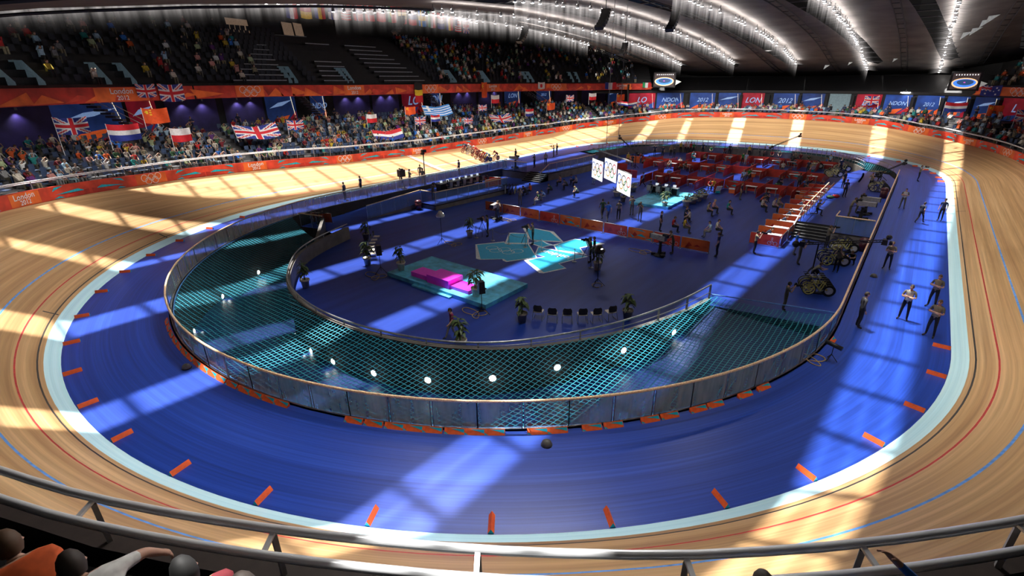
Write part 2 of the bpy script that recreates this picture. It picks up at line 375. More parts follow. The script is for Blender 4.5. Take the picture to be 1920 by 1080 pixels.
# floor polygon follows the inner wall around the podium bowl
bowl = [(float(x), float(y)) for x, y in IPR][::-1]
poly = poly[:-2]+[(-12.9, -25.3)]+bowl[1:-1]
def infield_mat():
    m = bpy.data.materials.new('infield_blue'); m.use_nodes = True; nt = m.node_tree; p = nt.nodes['Principled BSDF']
    tc = nt.nodes.new('ShaderNodeTexCoord'); mp = nt.nodes.new('ShaderNodeMapping'); mp.inputs['Scale'].default_value = (1.6, .16, 1); mp.inputs['Rotation'].default_value = (0, 0, R(12))
    nz = nt.nodes.new('ShaderNodeTexNoise'); nz.inputs['Scale'].default_value = 1.; nz.inputs['Detail'].default_value = 5
    rp = nt.nodes.new('ShaderNodeValToRGB'); e = rp.color_ramp.elements; e[0].position = .3; e[0].color = (.008, .029, .21, 1); e[1].position = .7; e[1].color = (.015, .05, .33, 1)
    nt.links.new(tc.outputs['Object'], mp.inputs[0]); nt.links.new(mp.outputs[0], nz.inputs['Vector']); nt.links.new(nz.outputs['Fac'], rp.inputs[0]); nt.links.new(rp.outputs[0], p.inputs['Base Color'])
    p.inputs['Roughness'].default_value = .42; p.inputs['Specular IOR Level'].default_value = .35
    MATS['infield_blue'] = m; return m
infield_mat()
mb = MB(); mb.poly([(x, y, ZI) for x, y in poly], 'infield_blue'); tag(mb.build('floor_infield'), kind='structure')
# the ramp that sinks under the net, from the infield edge round to the portal
OUT = [P(s, FW) for s in np.linspace(LEN-.3+1.6, 161.2, 70)]
def pitz(u): return float(np.interp(u, [0, .05, .12, .3, .6, .8, 1], [ZI, -1.25, -2.0, -2.25, -2.7, -3.5, -4.4]))
rows = []; uvs = []
OUTP = [Vector((20.2, -19.6, 0))]+[P(s, FW) for s in np.linspace(LEN-.2, 161.4, 69)]
for k in range(70):
    u = k/69; a = Vector((*IPR[k], 0)); b = OUTP[k]; z = pitz(u)
    rows.append([Vector((a.x+(b.x-a.x)*t, a.y+(b.y-a.y)*t, z)) for t in (0, .25, .5, .75, 1)]); uvs.append([(k*.9, t*6) for t in (0, .25, .5, .75, 1)])
mb = MB(); M('ramp_blue', (.01, .026, .14), .45, noise=.15, scale=.6); mb.grid(rows, 'ramp_blue'); tag(mb.build('floor_ramp'), kind='structure')
# retaining wall under the fence, all the way round
mb = MB(); strip(mb, 0, LEN, [FW, FW], [0, lambda s: -4.6 if 158 < s or s < 1 else -2.9], 'pit_wall', 1.5); strip(mb, 0, LEN, [FW, FW+.16, FW+.16], [.0, .0, -.02], 'dark', 1.5); tag(mb.build('wall_retaining'), kind='structure')
# inner wall round the podium bowl
def wtop(u): return float(np.interp(u, [0, .36, 1], [-.52, .05, .05]))
N_IP = []
for k in range(70):
    a = IPR[max(0, k-1)]; b = IPR[min(69, k+1)]; d = b-a; d /= np.hypot(*d); N_IP.append(Vector((d[1], -d[0], 0)))   # points to the bowl or away
cen = Vector((1, -24, 0))
for k in range(70):
    if N_IP[k].dot(Vector((*IPR[k], 0))-cen) < 0: N_IP[k] = -N_IP[k]
rows = []
for k in range(70):
    u = k/69; p = Vector((*IPR[k], 0)); n = N_IP[k]; zt = wtop(u); zb = pitz(u)
    rows.append([p-n*.12+Vector((0, 0, ZI-.02)), p-n*.12+Vector((0, 0, zt)), p+n*.12+Vector((0, 0, zt)), p+n*.12+Vector((0, 0, zb))])
mb = MB(); mb.grid([r_[:3] for r_ in rows], 'wall_grey'); mb.grid([r_[2:] for r_ in rows], 'pit_wall'); mb.face(rows[0], 'wall_grey'); mb.face(rows[-1], 'wall_grey'); tag(mb.build('wall_bowl'), kind='structure')
t = thing('handrail', 'double steel handrail on posts along the curved bowl wall beside the net', 'handrail')
mb = MB(); mb.tube([Vector((*IPR[k], .3 if k else .3)) for k in range(70)], .045, 'steel', 8); mb.build('top_rail', t, True)
mb = MB(); mb.tube([Vector((*IPR[k], (wtop(k/69)+.3)*.5-.02))+N_IP[k]*.02 for k in range(0, 40)], .022, 'steel', 6); mb.build('lower_rail', t, True)
for k in range(0, 70, 4):
    mb = MB(); mb.bar(Vector((*IPR[k], wtop(k/69))), Vector((*IPR[k], .3)), .05 if k > 8 else .1, .05, 'grey'); mb.build('post', t)
# portal that closes the pit, with a black face painted for the tunnel's darkness, and the wedge wall
mb = MB()
A, B, C_ = (-19.35, -25.4), (-16.6, -24.7), (-12.3, -28.4)
mb.face([(*A, -4.5), (*B, -4.5), (*B, ZI), (*A, ZI)], 'pit_wall')
mb.face([(-19.1, -25.36, -4.4), (-16.9, -24.8, -4.4), (-16.9, -24.8, -1.9), (-19.1, -25.36, -1.9)], 'black')
d = Vector((C_[0]-B[0], C_[1]-B[1], 0)); n = Vector((d.y, -d.x, 0)).normalized()*.12
for sgn in (1, -1): mb.face([Vector((*B, -4.5))+n*sgn, Vector((*C_, -4.5))+n*sgn, Vector((*C_, -.85))+n*sgn, Vector((*B, .1))+n*sgn], 'pit_wall')
mb.face([Vector((*B, .1))+n, Vector((*C_, -.85))+n, Vector((*C_, -.85))-n, Vector((*B, .1))-n], 'wall_grey')
tag(mb.build('wall_portal'), kind='structure')
# far pit: dark gap behind the end wall
mb = MB(); strip(mb, 40, 119, [-7.25, FW], [-2.8, -2.8], 'dark', 1.5); tag(mb.build('floor_far_pit'), kind='structure')
mb = MB(); strip(mb, 50, 119, [-7.2, -7.2, -6.98, -6.98], [ZI, .15, .15, -2.8], 'wall_grey', 1.5); tag(mb.build('wall_infield_end'), kind='structure')
mb = MB(); strip(mb, 39.5, 47, [-7.4, -7.2, -7.0], [0, 0, -2.8], 'dark', 1.); mb.face([P(39.6, FW, 0), P(39.6, -7.3, 0), P(39.6, -7.3, -2.8), P(39.6, FW, -2.8)], 'dark'); tag(mb.build('wall_pit_edge'), kind='structure')
# nets
def net(name, rows, label, sag):
    mb = MB(); out = []
    for a, b in rows:
        a, b = Vector(a), Vector(b); out.append([a+(b-a)*t+Vector((0, 0, -sag*math.sin(PI*t))) for t in np.linspace(0, 1, 9)])
    mb.grid(out, 'net_teal'); o = mb.build(name, smooth=True); return tag(o, label, 'net')
net('safety_net', [((IPR[k][0]+N_IP[k].x*.12, IPR[k][1]+N_IP[k].y*.12, wtop(k/69)*.5-.02), (OUTP[k].x, OUTP[k].y, -.03)) for k in range(0, 64)], 'turquoise safety net stretched over the curved pit between fence and bowl wall', .28)
mb = MB(); mb.tube([OUTP[k]+Vector((0, 0, -.02))-Vector((OUTP[k].x-IPR[k][0], OUTP[k].y-IPR[k][1], 0)).normalized()*.05 for k in range(0, 64)], .025, 'line_blue', 5)
mb.tube([OUTP[0]+Vector((-.05, 0, -.02)), Vector((IPR[0][0], IPR[0][1], -.25))], .03, 'line_blue', 5)
tag(mb.build('net_edge_rope'), 'blue edging rope along the turquoise net by the fence', 'rope')
net('safety_net', [(P(s, -7.), P(s, FW, -.05)) for s in np.arange(50, 118, 1.5)], 'dark turquoise safety net behind the far end wall of the infield', .15)
# ------------------------------------------------------------------ glass fence
fz = 1.12
t = thing('glass_fence', 'long glass fence with timber handrail round the inner edge of the blue apron', 'fence')
def fence_run(s0, s1, gap=()):
    n = int(round((s1-s0)/1.82)); st = (s1-s0)/n
    for k in range(n):
        a, b = s0+k*st, s0+(k+1)*st
        mb = MB(); q = [P(a+.03, FW+.06), P((a+b)/2, FW+.06), P(b-.03, FW+.06)]
        mb.grid([[p+Vector((0, 0, .04)) for p in q], [p+Vector((0, 0, fz-.03)) for p in q]], 'fence_glass')
        for e in (0, 2): mb.bar(q[e]+Vector((0, 0, 0)), q[e]+Vector((0, 0, fz)), .025, .03, 'steel')
        mb.build('glass_panel', t)
    mb = MB(); mb.tube([P(s, FW+.06, fz) for s in np.linspace(s0, s1, int((s1-s0)/1.)+2)], .05, 'oak_rail', 8); mb.build('handrail', t, True)
    mb = MB(); mb.tube([P(s, FW+.06, .03) for s in np.linspace(s0, s1, int((s1-s0)/1.)+2)], .03, 'steel', 6); mb.build('base_rail', t, True)
fence_run(LEN-100.9, LEN+43.)      # from the stairs on the far straight round the near bend to the end of the other straight
mbx = MB()
t2 = thing('glass_fence', 'low dark handrail fence along the far end of the blue apron', 'fence')
mb = MB(); mb.tube([P(s, FW+.06, .55) for s in np.arange(50, 117, 1.)], .035, 'grey', 6); mb.build('handrail', t2, True)
for s in np.arange(50, 117, 3.): mb = MB(); mb.bar(P(s, FW+.06, 0), P(s, FW+.06, .55), .04, .04, 'grey'); mb.build('post', t2)
t3 = thing('end_railing', 'dark railing with white dashed rails on top of the far infield wall', 'railing')
for h in (.35, .75, 1.): mb = MB(); mb.tube([P(s, -7.09, .15+h) for s in np.arange(50, 118, 1.)], .022, 'rail_white' if h < .9 else 'grey', 5); mb.build('rail', t3, True)
for s in np.arange(50, 118, 1.15): mb = MB(); mb.bar(P(s, -7.09, .1), P(s, -7.09, 1.15), .06, .06, 'grey'); mb.build('post', t3)

# ------------------------------------------------------------------ banner wall round the track
def wallz(s): return zed(s)
NEAR0, NEAR1 = 199., 233.   # stretch of the near bend below the camera
def railw(s): return float(np.interp(s, [203, 207, 211.5, 212.7, 214.5, 216.3, 217.9, 219.3, 220.6, 226, 230], [5.0, 5.1, 5.3, 5.48, 5.67, 5.86, 6.0, 6.05, 6.06, 6.1, 6.1]))
RZ = 6.6
mb = MB(); BH = .88
for a, b in ((40, 203), (229, LEN+40)):
    strip(mb, a, b, [lambda s: ww(s)-.01, lambda s: ww(s)+.0, lambda s: ww(s)+.14, lambda s: ww(s)+.14], [lambda s: wallz(s)-.02, lambda s: wallz(s)+BH, lambda s: wallz(s)+BH, lambda s: wallz(s)-.6], 'red_board', 1.)
tag(mb.build('wall_track'), kind='structure')
BAN = [(45.6, 'l'), (52.7, 'r'), (58.0, 'l'), (63.6, 'r'), (69.9, 'l'), (77.4, 'r'), (87.2, 'l'), (95.9, 'r'), (103.3, 'l'), (110.3, 'r'), (117.8, 'l'), (129.1, 'r'), (142.1, 'l'), (153.4, 'r'), (163.5, 'l'), (171.5, 'r'), (180.0, 'l'), (187, 'r')]
def bpt(s, h, off=.0): p = P(s, ww(s)-.03-off, wallz(s)+h); return p
SH = [  # teal shards beside an emblem: (distance from the emblem centre, height) as shares of the half gap and of the board
    [(.28, .62), (.55, .95), (.34, .90)], [(.30, .35), (.85, .58), (.98, .36)], [(.28, .08), (.5, .05), (.42, .22)]]
nb = {'l': 0, 'r': 0}
for i, (s, kind) in enumerate(BAN):
    a = (BAN[i-1][0]+s)/2 if i else s-3.2; b = (BAN[i+1][0]+s)/2 if i < len(BAN)-1 else s+3.2
    nb[kind] += 1; word = 'white London 2012 lettering' if kind == 'l' else 'five white interlaced rings'
    t = thing('track_banner', 'red track banner with %s, %s from the far corner stand' % (word, od(nb[kind]-1)), 'banner', group='banners on the track wall')
    mb = MB(); n = max(4, int((b-a)/.7))
    q = np.linspace(a+.02, b-.02, n)
    mb.grid([[bpt(x, .02) for x in q], [bpt(x, BH-.02) for x in q]], 'red_board'); board = mb.build('board', t)
    mb = MB(); e = .95 if kind == 'l' else 1.1; q = np.linspace(s-e, s+e, 5)
    mb.grid([[bpt(x, .04, .012) for x in q], [bpt(x, BH-.04, .012) for x in q]], 'orange')
    for sg, lim in ((-1, s-a), (1, b-s)):
        for tri in SH: mb.face([bpt(s+sg*(e+(lim-e)*u*.9), v*BH, .02) for u, v in tri], 'teal')
        mb.face([bpt(s+sg*(e+(lim-e)*u), v*BH, .014) for u, v in ((.5, .0), (.98, .0), (.98, .45), (.7, .3))], 'red_dark')
    mb.build('coloured_shards', t, merge=False)
    X = -tan(s); n_ = -nrm(s)
    Yv = Vector((0, 0, 1)); Yv = Yv
    c = bpt(s, BH*.5, .05)
    if kind == 'l':
        letters('London', .5, 'white', bpt(s, BH*.69, .05), -tan(s), (0, 0, 1), t, space=1.05); letters('2012', .42, 'white', bpt(s, BH*.28, .05), -tan(s), (0, 0, 1), t)
    else:
        mb = MB(); rings(mb, c, -tan(s), (0, 0, 1), .265, 'white', .17); mb.build('ring_emblem', t)
# white rail on the wall top
t = thing('stand_rail', 'white tube rail with short posts running above the red track banners', 'railing')
def railz(s): return wallz(s)+BH+float(np.interp(s, [40, 60, 105, 118, 160, 178, 200], [.42, .42, .6, .95, .95, .5, .6]))
for off, dz, r_ in ((.25, 0, .05), (.45, -.12, .035)):
    mb = MB(); mb.tube([P(s, ww(s)+off, railz(s)+dz) for s in np.arange(38, 200, 1.)], r_, 'rail_white', 6); mb.build('rail', t, True)
for k, s in enumerate(np.arange(39, 200, 2.)):
    mb = MB(); mb.bar(P(s, ww(s)+.25, wallz(s)+BH-.1), P(s, ww(s)+.25, railz(s)), .05, .05, 'grey'); mb.build('post', t)
# near rail below the viewer
def rp(s, off=0, z=RZ): return P(s, railw(s)+off, z)
mb = MB(); strip(mb, 203, 229, [lambda s: railw(s)-.1, lambda s: railw(s)-.1, lambda s: railw(s)+.14], [2.6, 6.0, 6.0], 'dark_brown', .8); strip(mb, 203, 229, [lambda s: railw(s)+.14]*2, [6.0, 4.8], 'black', .8); tag(mb.build('wall_near_parapet'), kind='structure')
t = thing('double_rail', 'double tube steel rail on brackets in front of the seats at the camera', 'railing')
mb = MB(); mb.tube([rp(s) for s in np.arange(203, 229, .5)], .045, 'chrome', 10); mb.build('front_rail', t, True)
mb = MB(); mb.tube([rp(s, .26, 6.55) for s in np.arange(203, 229, .5)], .045, 'chrome', 10); mb.build('rear_rail', t, True)
for s in (207.5, 209.3, 211.0, 212.8, 214.6, 216.3, 217.87, 219.25, 220.6, 222.2, 223.8, 225.4):
    mb = MB(); mb.bar(rp(s), rp(s, .26, 6.55), .05, .03, 'chrome'); mb.build('bracket', t)
    mb = MB(); mb.bar(rp(s, .04, 5.98), rp(s, .04, 6.56), .05, .05, 'grey'); mb.build('post', t)
# ------------------------------------------------------------------ lower stand
SEC = [('A', 100, 186, 9, 'straight'), ('B', 58, 100, 4, 'end'), ('C', 36, 58, 7, 'side')]
def zb(sec, s): return float(np.interp(s, [36, 58, 100, 106, 186], [5.0, 4.85, 4.75, 5.5, 5.65]))
def w0(s): return ww(s)+.9
def z0(s): return wallz(s)+.35
def row(sec, K, s, k): return w0(s)+.85*k, z0(s)+(zb(sec, s)-z0(s))*(k/(K-.0))
mb = MB(); cz = MB()
for sec, a, b, K, _ in SEC:
    ws = [lambda s: ww(s)+.1, lambda s: w0(s)]; zs = [z0, z0]
    for k in range(K):
        ws += [lambda s, k=k: w0(s)+.85*k, lambda s, k=k: w0(s)+.85*(k+1)]; zs += [lambda s, k=k: row(sec, K, s, k+1)[1]]*2
    strip(mb, a, b, ws, zs, 'concrete', 1.5)
    strip(cz, a, b, [lambda s: w0(s)+.85*K, lambda s: w0(s)+.85*K+1.7], [lambda s: zb(sec, s)]*2, 'dark', 2)
tag(mb.build('floor_terrace'), kind='structure'); tag(cz.build('floor_concourse'), kind='structure')
def cw(sec, K, s): return w0(s)+.85*K+1.7
mb = MB()
for sec, a, b, K, _ in SEC:
    strip(mb, a, b, [lambda s: cw(sec, K, s)]*2, [lambda s: zb(sec, s)-.3, lambda s: 10.6 if sec != 'B' else 7.75], 'dark', 2)
strip(mb, 56, 104, [lambda s: cw('B', 4, s)-.05, lambda s: cw('B', 4, s)-.2, lambda s: cw('B', 4, s)-.2, lambda s: cw('B', 4, s)+2.4], [7.68, 7.72, 8.1, 10.4], 'black', 2)
mb.face([P(100, 10.6, 4), P(100, 17.2, 4), P(100, 17.2, 9.3), P(100, 10.6, 9.3)], 'dark')
tag(mb.build('wall_concourse'), kind='structure')
def nfl(s): return float(np.interp(s, [216, 217.5], [6.4, 5.82]))
# ground of the near stand under the camera
mb = MB(); strip(mb, 186, LEN+36, [lambda s: (railw(s)+.3) if 203 < s < 229 else ww(s)+.1, lambda s: (railw(s)+.6) if 203 < s < 229 else ww(s)+.2, 8.0, 8.0, 14], [lambda s: 5.2 if 203 < s < 229 else z0(s), lambda s: nfl(s) if 203 < s < 229 else z0(s), nfl, 6.9, 7.6], 'black', 2.); tag(mb.build('floor_near_stand'), kind='structure')
# ------------------------------------------------------------------ upper stand
FT = ([97, 109, 123, 134, 147, 160, 186], [9.34, 9.63, 9.86, 9.98, 10.1, 10.3, 10.52]); FB = ([97, 109, 123, 134, 147, 160, 186], [8.28, 8.36, 8.66, 8.75, 8.88, 9.12, 9.22])
def ft(s): return float(np.interp(s, *FT)) if s > 80 else 8.96
def fb(s): return float(np.interp(s, *FB)) if s > 80 else 7.88
UW = 12.; UK = 11
def urow(s, k): return UW+.55+.85*k, ft(s)-.35+.56*k
mb = MB()
for a, b in ((97.1, 186), (36, 62.4)):
    ws = [UW+.1, UW+.55]; zs = [lambda s: ft(s)-.35]*2
    for k in range(UK):
        ws += [UW+.55+.85*k, UW+.55+.85*(k+1)]; zs += [lambda s, k=k: urow(s, k+1)[1]]*2
    strip(mb, a, b, ws, zs, 'dark', 1.6)
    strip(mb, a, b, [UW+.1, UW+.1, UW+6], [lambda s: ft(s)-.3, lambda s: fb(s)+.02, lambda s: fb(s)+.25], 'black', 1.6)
    strip(mb, a, b, [UW+.55+.85*UK+.1, UW+.55+.85*UK+.1, UW+16], [lambda s: urow(s, UK)[1]-.4, lambda s: urow(s, UK)[1]+.6, lambda s: urow(s, UK)[1]+.6], 'dark', 1.6)
for e in (97.1, 62.4):
    mb.face([P(e, UW, fb(e)), P(e, UW+8, fb(e)), P(e, UW+8, ft(e)+4), P(e, UW, ft(e))], 'dark')
tag(mb.build('floor_upper_terrace'), kind='structure')
# fascia banners
FAS = [(100.7, 'l'), (109.3, 'r'), (120.5, 'l'), (134.3, 'r'), (147.3, 'l'), (160.4, 'r'), (169.0, 'l'), (178, 'r')]
def fpt(s, h, off=0): z0_ = fb(s); return P(s, UW-.02-off, z0_+(ft(s)-z0_)*h)
nb = {'l': 0, 'r': 0}
for i, (s, kind) in enumerate(FAS+[(58.9, 'r'), (51, 'l')]):
    if i < 8:
        a = 97.1 if i == 0 else (FAS[i-1][0]+s)/2; b = 186 if i == 7 else (FAS[i+1][0]+s)/2; nb[kind] += 1
        lab = 'orange balcony banner with %s, %s such from the far screen' % ('London 2012 lettering' if kind == 'l' else 'white rings', od(nb[kind]-1))
    else:
        a, b = ((55, 62.4), (40, 55))[i-8]; lab = 'orange balcony banner with %s under the screen at the far corner' % ('white rings' if kind == 'r' else 'lettering')
    t = thing('balcony_banner', lab, 'banner', group='banners on the balcony front')
    q = np.linspace(a+.02, b-.02, max(4, int((b-a)/1.2))); mb = MB(); mb.grid([[fpt(x, 0) for x in q], [fpt(x, 1) for x in q]], 'red_dark'); mb.build('board', t)
    mb = MB(); g = random.Random(i)
    for k in range(7):
        c = a+(b-a)*(k+.5)/7; w_ = (b-a)/9
        mb.face([fpt(c+w_*u, max(.03, min(.97, v)), .012) for u, v in ((-g.uniform(.3, 1), g.uniform(0, .4)), (g.uniform(.3, 1), 0.04), (g.uniform(-.5, .9), g.uniform(.5, 1)))], 'orange' if k % 2 == 0 else 'red_board')
    q = np.linspace(s-1.5, s+1.5, 5); mb.grid([[fpt(x, .04, .02) for x in q], [fpt(x, .96, .02) for x in q]], 'orange')
    mb.build('coloured_shards', t, merge=False)
    if kind == 'l': letters('London', .64, 'white', fpt(s, .71, .06), -tan(s), (0, 0, 1), t); letters('2012', .52, 'white', fpt(s, .26, .06), -tan(s), (0, 0, 1), t)
    else:
        mb = MB(); rings(mb, fpt(s, .5, .06), -tan(s), (0, 0, 1), .33, 'white'); mb.build('ring_emblem', t)
# concourse panels
def cpt(sec, K, s, z, off=.08): return P(s, cw(sec, K, s)-off, z)
PUR = [(170.9, 176), (161.9, 165.3), (156.6, 161.4), (141.2, 147.2), (135.9, 141.0), (119.0, 125.2), (114.5, 118.8), (104.6, 107.6), (101.5, 104.3), (177, 182)]
for i, (a, b) in enumerate(PUR):
    t = thing('concourse_cladding', 'dark purple wall panel lit by two downlights, %s along the concourse' % od(i), 'wall panel', group='purple panels behind the lower stand')
    q = np.linspace(a+.1, b-.1, 5); mb = MB(); mb.grid([[cpt('A', 9, x, zb('A', x)) for x in q], [cpt('A', 9, x, 9.3) for x in q]], 'purple_panel'); mb.build('panel', t)
    for f in (.33, .67):
        s = a+(b-a)*f; p = cpt('A', 9, s, 8.75, .35); mb = MB(); mb.lathe(p, [(.09, 0), (.09, .2), (.02, .22)], 'grey', 8); mb.build('downlight', t)
        l = bpy.data.lights.new('downlight_lamp', 'SPOT'); l.energy = 120; l.spot_size = R(115); l.spot_blend = .8; l.color = (.85, .75, 1); l.shadow_soft_size = .05
        o = bpy.data.objects.new('downlight_lamp', l); COL.objects.link(o); o.location = p+Vector((0, 0, -.05))-nrm(s)*.05
BLU = [('A', 9, 167.4, 171., 'blue', ''), ('A', 9, 165.7, 167.2, 'red', ''), ('A', 9, 152.6, 156.4, 'blue', ''), ('A', 9, 148.4, 150.5, 'blue', 'NDO'), ('A', 9, 131.2, 135.4, 'red', 'LO'), ('A', 9, 127.3, 129.6, 'blue', 'ON'), ('A', 9, 112.0, 114.3, 'blue', 'LON'), ('A', 9, 107.9, 109.8, 'blue', '2012'),
       ('A', 9, 100.1, 101.3, 'blue', ''), ('B', 4, 96.5, 99.6, 'red', 'LO'), ('B', 4, 93.2, 96.3, 'blue', 'NDON'), ('B', 4, 89.5, 92.4, 'blue', '2012'), ('B', 4, 86.4, 89.1, 'blue', ''), ('B', 4, 83.4, 86.2, 'red', 'LON'), ('B', 4, 78.9, 82.2, 'blue', '2012'), ('B', 4, 75.9, 78.5, 'blue', ''), ('B', 4, 73.2, 75.4, 'glass', ''), ('B', 4, 70.2, 72.6, 'red', 'LO'), ('B', 4, 67.6, 69.9, 'blue', 'NDON'), ('B', 4, 65.0, 67.2, 'blue', '2012'), ('B', 4, 62.9, 64.7, 'blue', ''), ('B', 4, 60.6, 62.5, 'blue', ''), ('B', 4, 58.2, 60.3, 'red', 'L'), ('C', 7, 54, 57.8, 'red', 'LO'), ('C', 7, 49, 53.5, 'blue', 'NDON')]
for i, (sec, K, a, b, c, tx) in enumerate(BLU):
    zt = 9.2 if sec != 'B' else 7.66; zl = lambda x: zb(sec, x)+.1
    t = thing('concourse_banner', '%s wall banner%s with a glowing slanted light line, %s along the concourse' % ({'blue': 'blue', 'red': 'crimson', 'glass': 'dark glazed'}[c], ' lettered '+tx if tx else '', od(i)), 'banner', group='banners on the concourse wall')
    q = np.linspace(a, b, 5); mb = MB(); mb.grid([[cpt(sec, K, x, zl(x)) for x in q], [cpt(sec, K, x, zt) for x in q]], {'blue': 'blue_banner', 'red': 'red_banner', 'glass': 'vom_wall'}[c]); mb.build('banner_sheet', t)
    mb = MB(); h = zt-zb(sec, a)-.1; o_ = 'orange_banner' if c != 'red' else 'blue_banner'
    u = lambda f, v, off: cpt(sec, K, b+(a-b)*f, zb(sec, a)+.1+h*v, off)
    if c != 'glass':
        mb.face([u(.05, .0, .1), u(.5, .0, .1), u(.75, .3, .1), u(.3, .22, .1)], o_); mb.face([u(.55, 0, .1), u(.98, 0, .1), u(.98, .42, .1)], o_ if i % 2 else 'red_banner')
        if not tx: mb.face([u(.1, .55, .1), u(.55, .62, .1), u(.9, .8, .1), u(.4, .72, .1)], 'banner_text')
        mb.build('colour_fields', t, merge=False)
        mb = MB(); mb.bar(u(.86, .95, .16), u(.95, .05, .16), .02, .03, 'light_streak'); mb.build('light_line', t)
    if tx:
        s = (a+b)/2; letters(tx, min(h*.5, (b-a)*1.35/len(tx)), 'banner_text', cpt(sec, K, s, zb(sec, s)+.1+h*.55, .16), -tan(s), (0, 0, 1), t, shear=.3)
for i, s in enumerate((92.8, 89.3, 86.3, 82.8, 78.7, 75.6, 72.9, 67.4, 64.85, 62.7, 60.45)):
    mb = MB(); p = P(s, cw('B', 4, s)-.35, zb('B', s)+1.25); mb.box(p, (.45, .5, 2.6), 'dark', Matrix.Rotation(math.atan2(tan(s).y, tan(s).x), 3, 'Z')); tag(mb.build('concourse_pillar'), 'dark pillar between far wall banners, %s from the far screen corner' % od(i), 'pillar', 'pillars along the far concourse')
# stairs from the concourse up to the balcony
for i, s in enumerate((168.3, 151.4, 130.6, 110.9, 98.9)):
    t = thing('staircase', 'dark staircase with pale handrails, %s one down from the balcony' % od(i), 'staircase', group='stairs between concourse and balcony')
    mb = MB(); hr = [[], []]; n = 12; ln = 3.4
    for k in range(n):
        ss = s+ln*.5-ln*k/n; z = fb(s)+.2-(fb(s)-zb('A', s)+.2)*k/n
        p = P(ss, UW+3.3, z); rot = Matrix.Rotation(math.atan2(tan(s).y, tan(s).x), 3, 'Z'); mb.box(p, (ln/n*1.15, 1.6, .2), 'concrete', rot)
        for j, o_ in enumerate((-.8, .8)): hr[j].append(p+nrm(s)*o_+Vector((0, 0, .95)))
    mb.build('steps', t)
    for j in (0, 1):
        mb = MB(); mb.tube([hr[j][0], hr[j][-1]], .03, 'oak_rail' if j == 0 else 'rail_white', 6); mb.build('handrail', t)
# upper stand furniture: entrance walls, press desks, glazed boxes
for i, s in enumerate((173.0, 168.2, 154.6, 147.0, 128.5, 120.6, 112.5, 106)):
    t = thing('entrance_wall', 'pale sloping side wall of an upper stand entrance, %s along the balcony' % od(i), 'wall panel', group='entrances of the upper stand')
    z = ft(s)-.3; mb = MB(); k_ = 1. if i < 2 else .55
    for d in (-.5*k_, .9*k_):
        pts = [P(s+d, UW+.6, z), P(s+d, UW+3.6, z), P(s+d, UW+3.6, z+2.35), P(s+d, UW+2.2, z+2.3), P(s+d, UW+.6, z+.75)]; mb.poly(pts, 'vom_wall')
    mb.build('side_wall', t, merge=False); mb = MB(); mb.face([P(s-.5*k_, UW+2.2, z+2.3), P(s+.9*k_, UW+2.2, z+2.3), P(s+.9*k_, UW+3.6, z+2.35), P(s-.5*k_, UW+3.6, z+2.35)], 'grey'); mb.build('top_slab', t)
    mb = MB(); mb.face([P(s-.45*k_, UW+3., z), P(s+.85*k_, UW+3., z), P(s+.85*k_, UW+3., z+2.1), P(s-.45*k_, UW+3., z+2.1)], 'black'); mb.build('opening', t)
nd = 0
for k in range(0, 9):
    for a, b in ((155.5-k*.2, 161.5-k*.9), (146.5-k*.2, 150.8-k*.3), (134.5+k*.35, 141.8+k*.1)):
        if b < a+1 or (a > 145 and a < 148 and k > 4): continue
        nd += 1; t = thing('press_desk', 'long dark press desk, %s row up, %s block of the upper stand' % (od(k), {161: 'lower', 150: 'middle', 141: 'far'}[161 if a > 150 else 150 if a > 144 else 141]), 'desk', group='press desks in the upper stand')
        mb = MB(); strip(mb, a, b, [UW+.9+.85*k, UW+.9+.85*k, UW+1.35+.85*k], [lambda s: urow(s, k)[1]+.2, lambda s: urow(s, k)[1]+.86, lambda s: urow(s, k)[1]+.86], 'rib', 1.); mb.build('desk_body', t)
        mb = MB(); strip(mb, a, b, [UW+.88+.85*k]*2, [lambda s: urow(s, k)[1]+.8, lambda s: urow(s, k)[1]+.9], 'desk_edge', 1.); mb.build('desk_edge', t)
t = thing('commentary_box', 'glazed commentary box glowing dim brown at the top of the upper stand', 'booth')
for a, b, m in ((154.4, 156.9, 'window_lit'), (150.2, 154.2, 'dark'), (148.6, 150.0, 'window_lit'), (147.2, 148.4, 'window_lit')):
    mb = MB(); mb.face([P(a, UW+9.6, 16.0), P(b, UW+9.6, 16.1), P(b, UW+9.9, 17.6), P(a, UW+9.9, 17.5)], m); mb.build('window', t)
    mb = MB(); mb.bar(P(a, UW+9.5, 16), P(a, UW+9.8, 17.6), .08, .08, 'rib'); mb.build('mullion', t)
mb = MB(); mb.bar(P(147, UW+9.5, 15.98), P(157, UW+9.5, 15.98), .12, .12, 'desk_edge'); mb.build('sill', t)
# ------------------------------------------------------------------ roof
SLOT = [(-27.5, 5.6), (-20.3, 1.6), (-14.4, 1.1), (-6.1, 2.0), (3.2, 1.7), (14.6, 1.9), (23.4, 1.8), (31.5, 1.6)]   # rooflight strips: where their light lands across the hall, width
SUN = Vector((.34, -.06, -1)).normalized()
def slotx(x0, y): return x0+.05*y+SUN.x/SUN.z*(ZC(x0, y))      # move up along the sun ray
mb = MB(); ys = np.arange(-76, 77, 2.); YE = (-58, 52)
def edges(y):
    e = []
    for x0, wd in SLOT: c = slotx(x0, y); h_ = wd/2 if YE[0] <= y <= YE[1] else .001; e += [c-h_, c+h_]
    return e
E_ = {y: edges(y) for y in ys}
for j in range(len(SLOT)+1):
    rows = []
    for y in ys:
        a = -64 if j == 0 else E_[y][2*j-1]; b = 64 if j == len(SLOT) else E_[y][2*j]
        n = 12 if j in (0, len(SLOT)) else 5
        rows.append([Vector((x, y, ZC(x, y))) for x in np.linspace(a, b, n)])
    mb.grid(rows, 'ceiling')
o = tag(mb.build('ceiling', smooth=True), kind='structure')
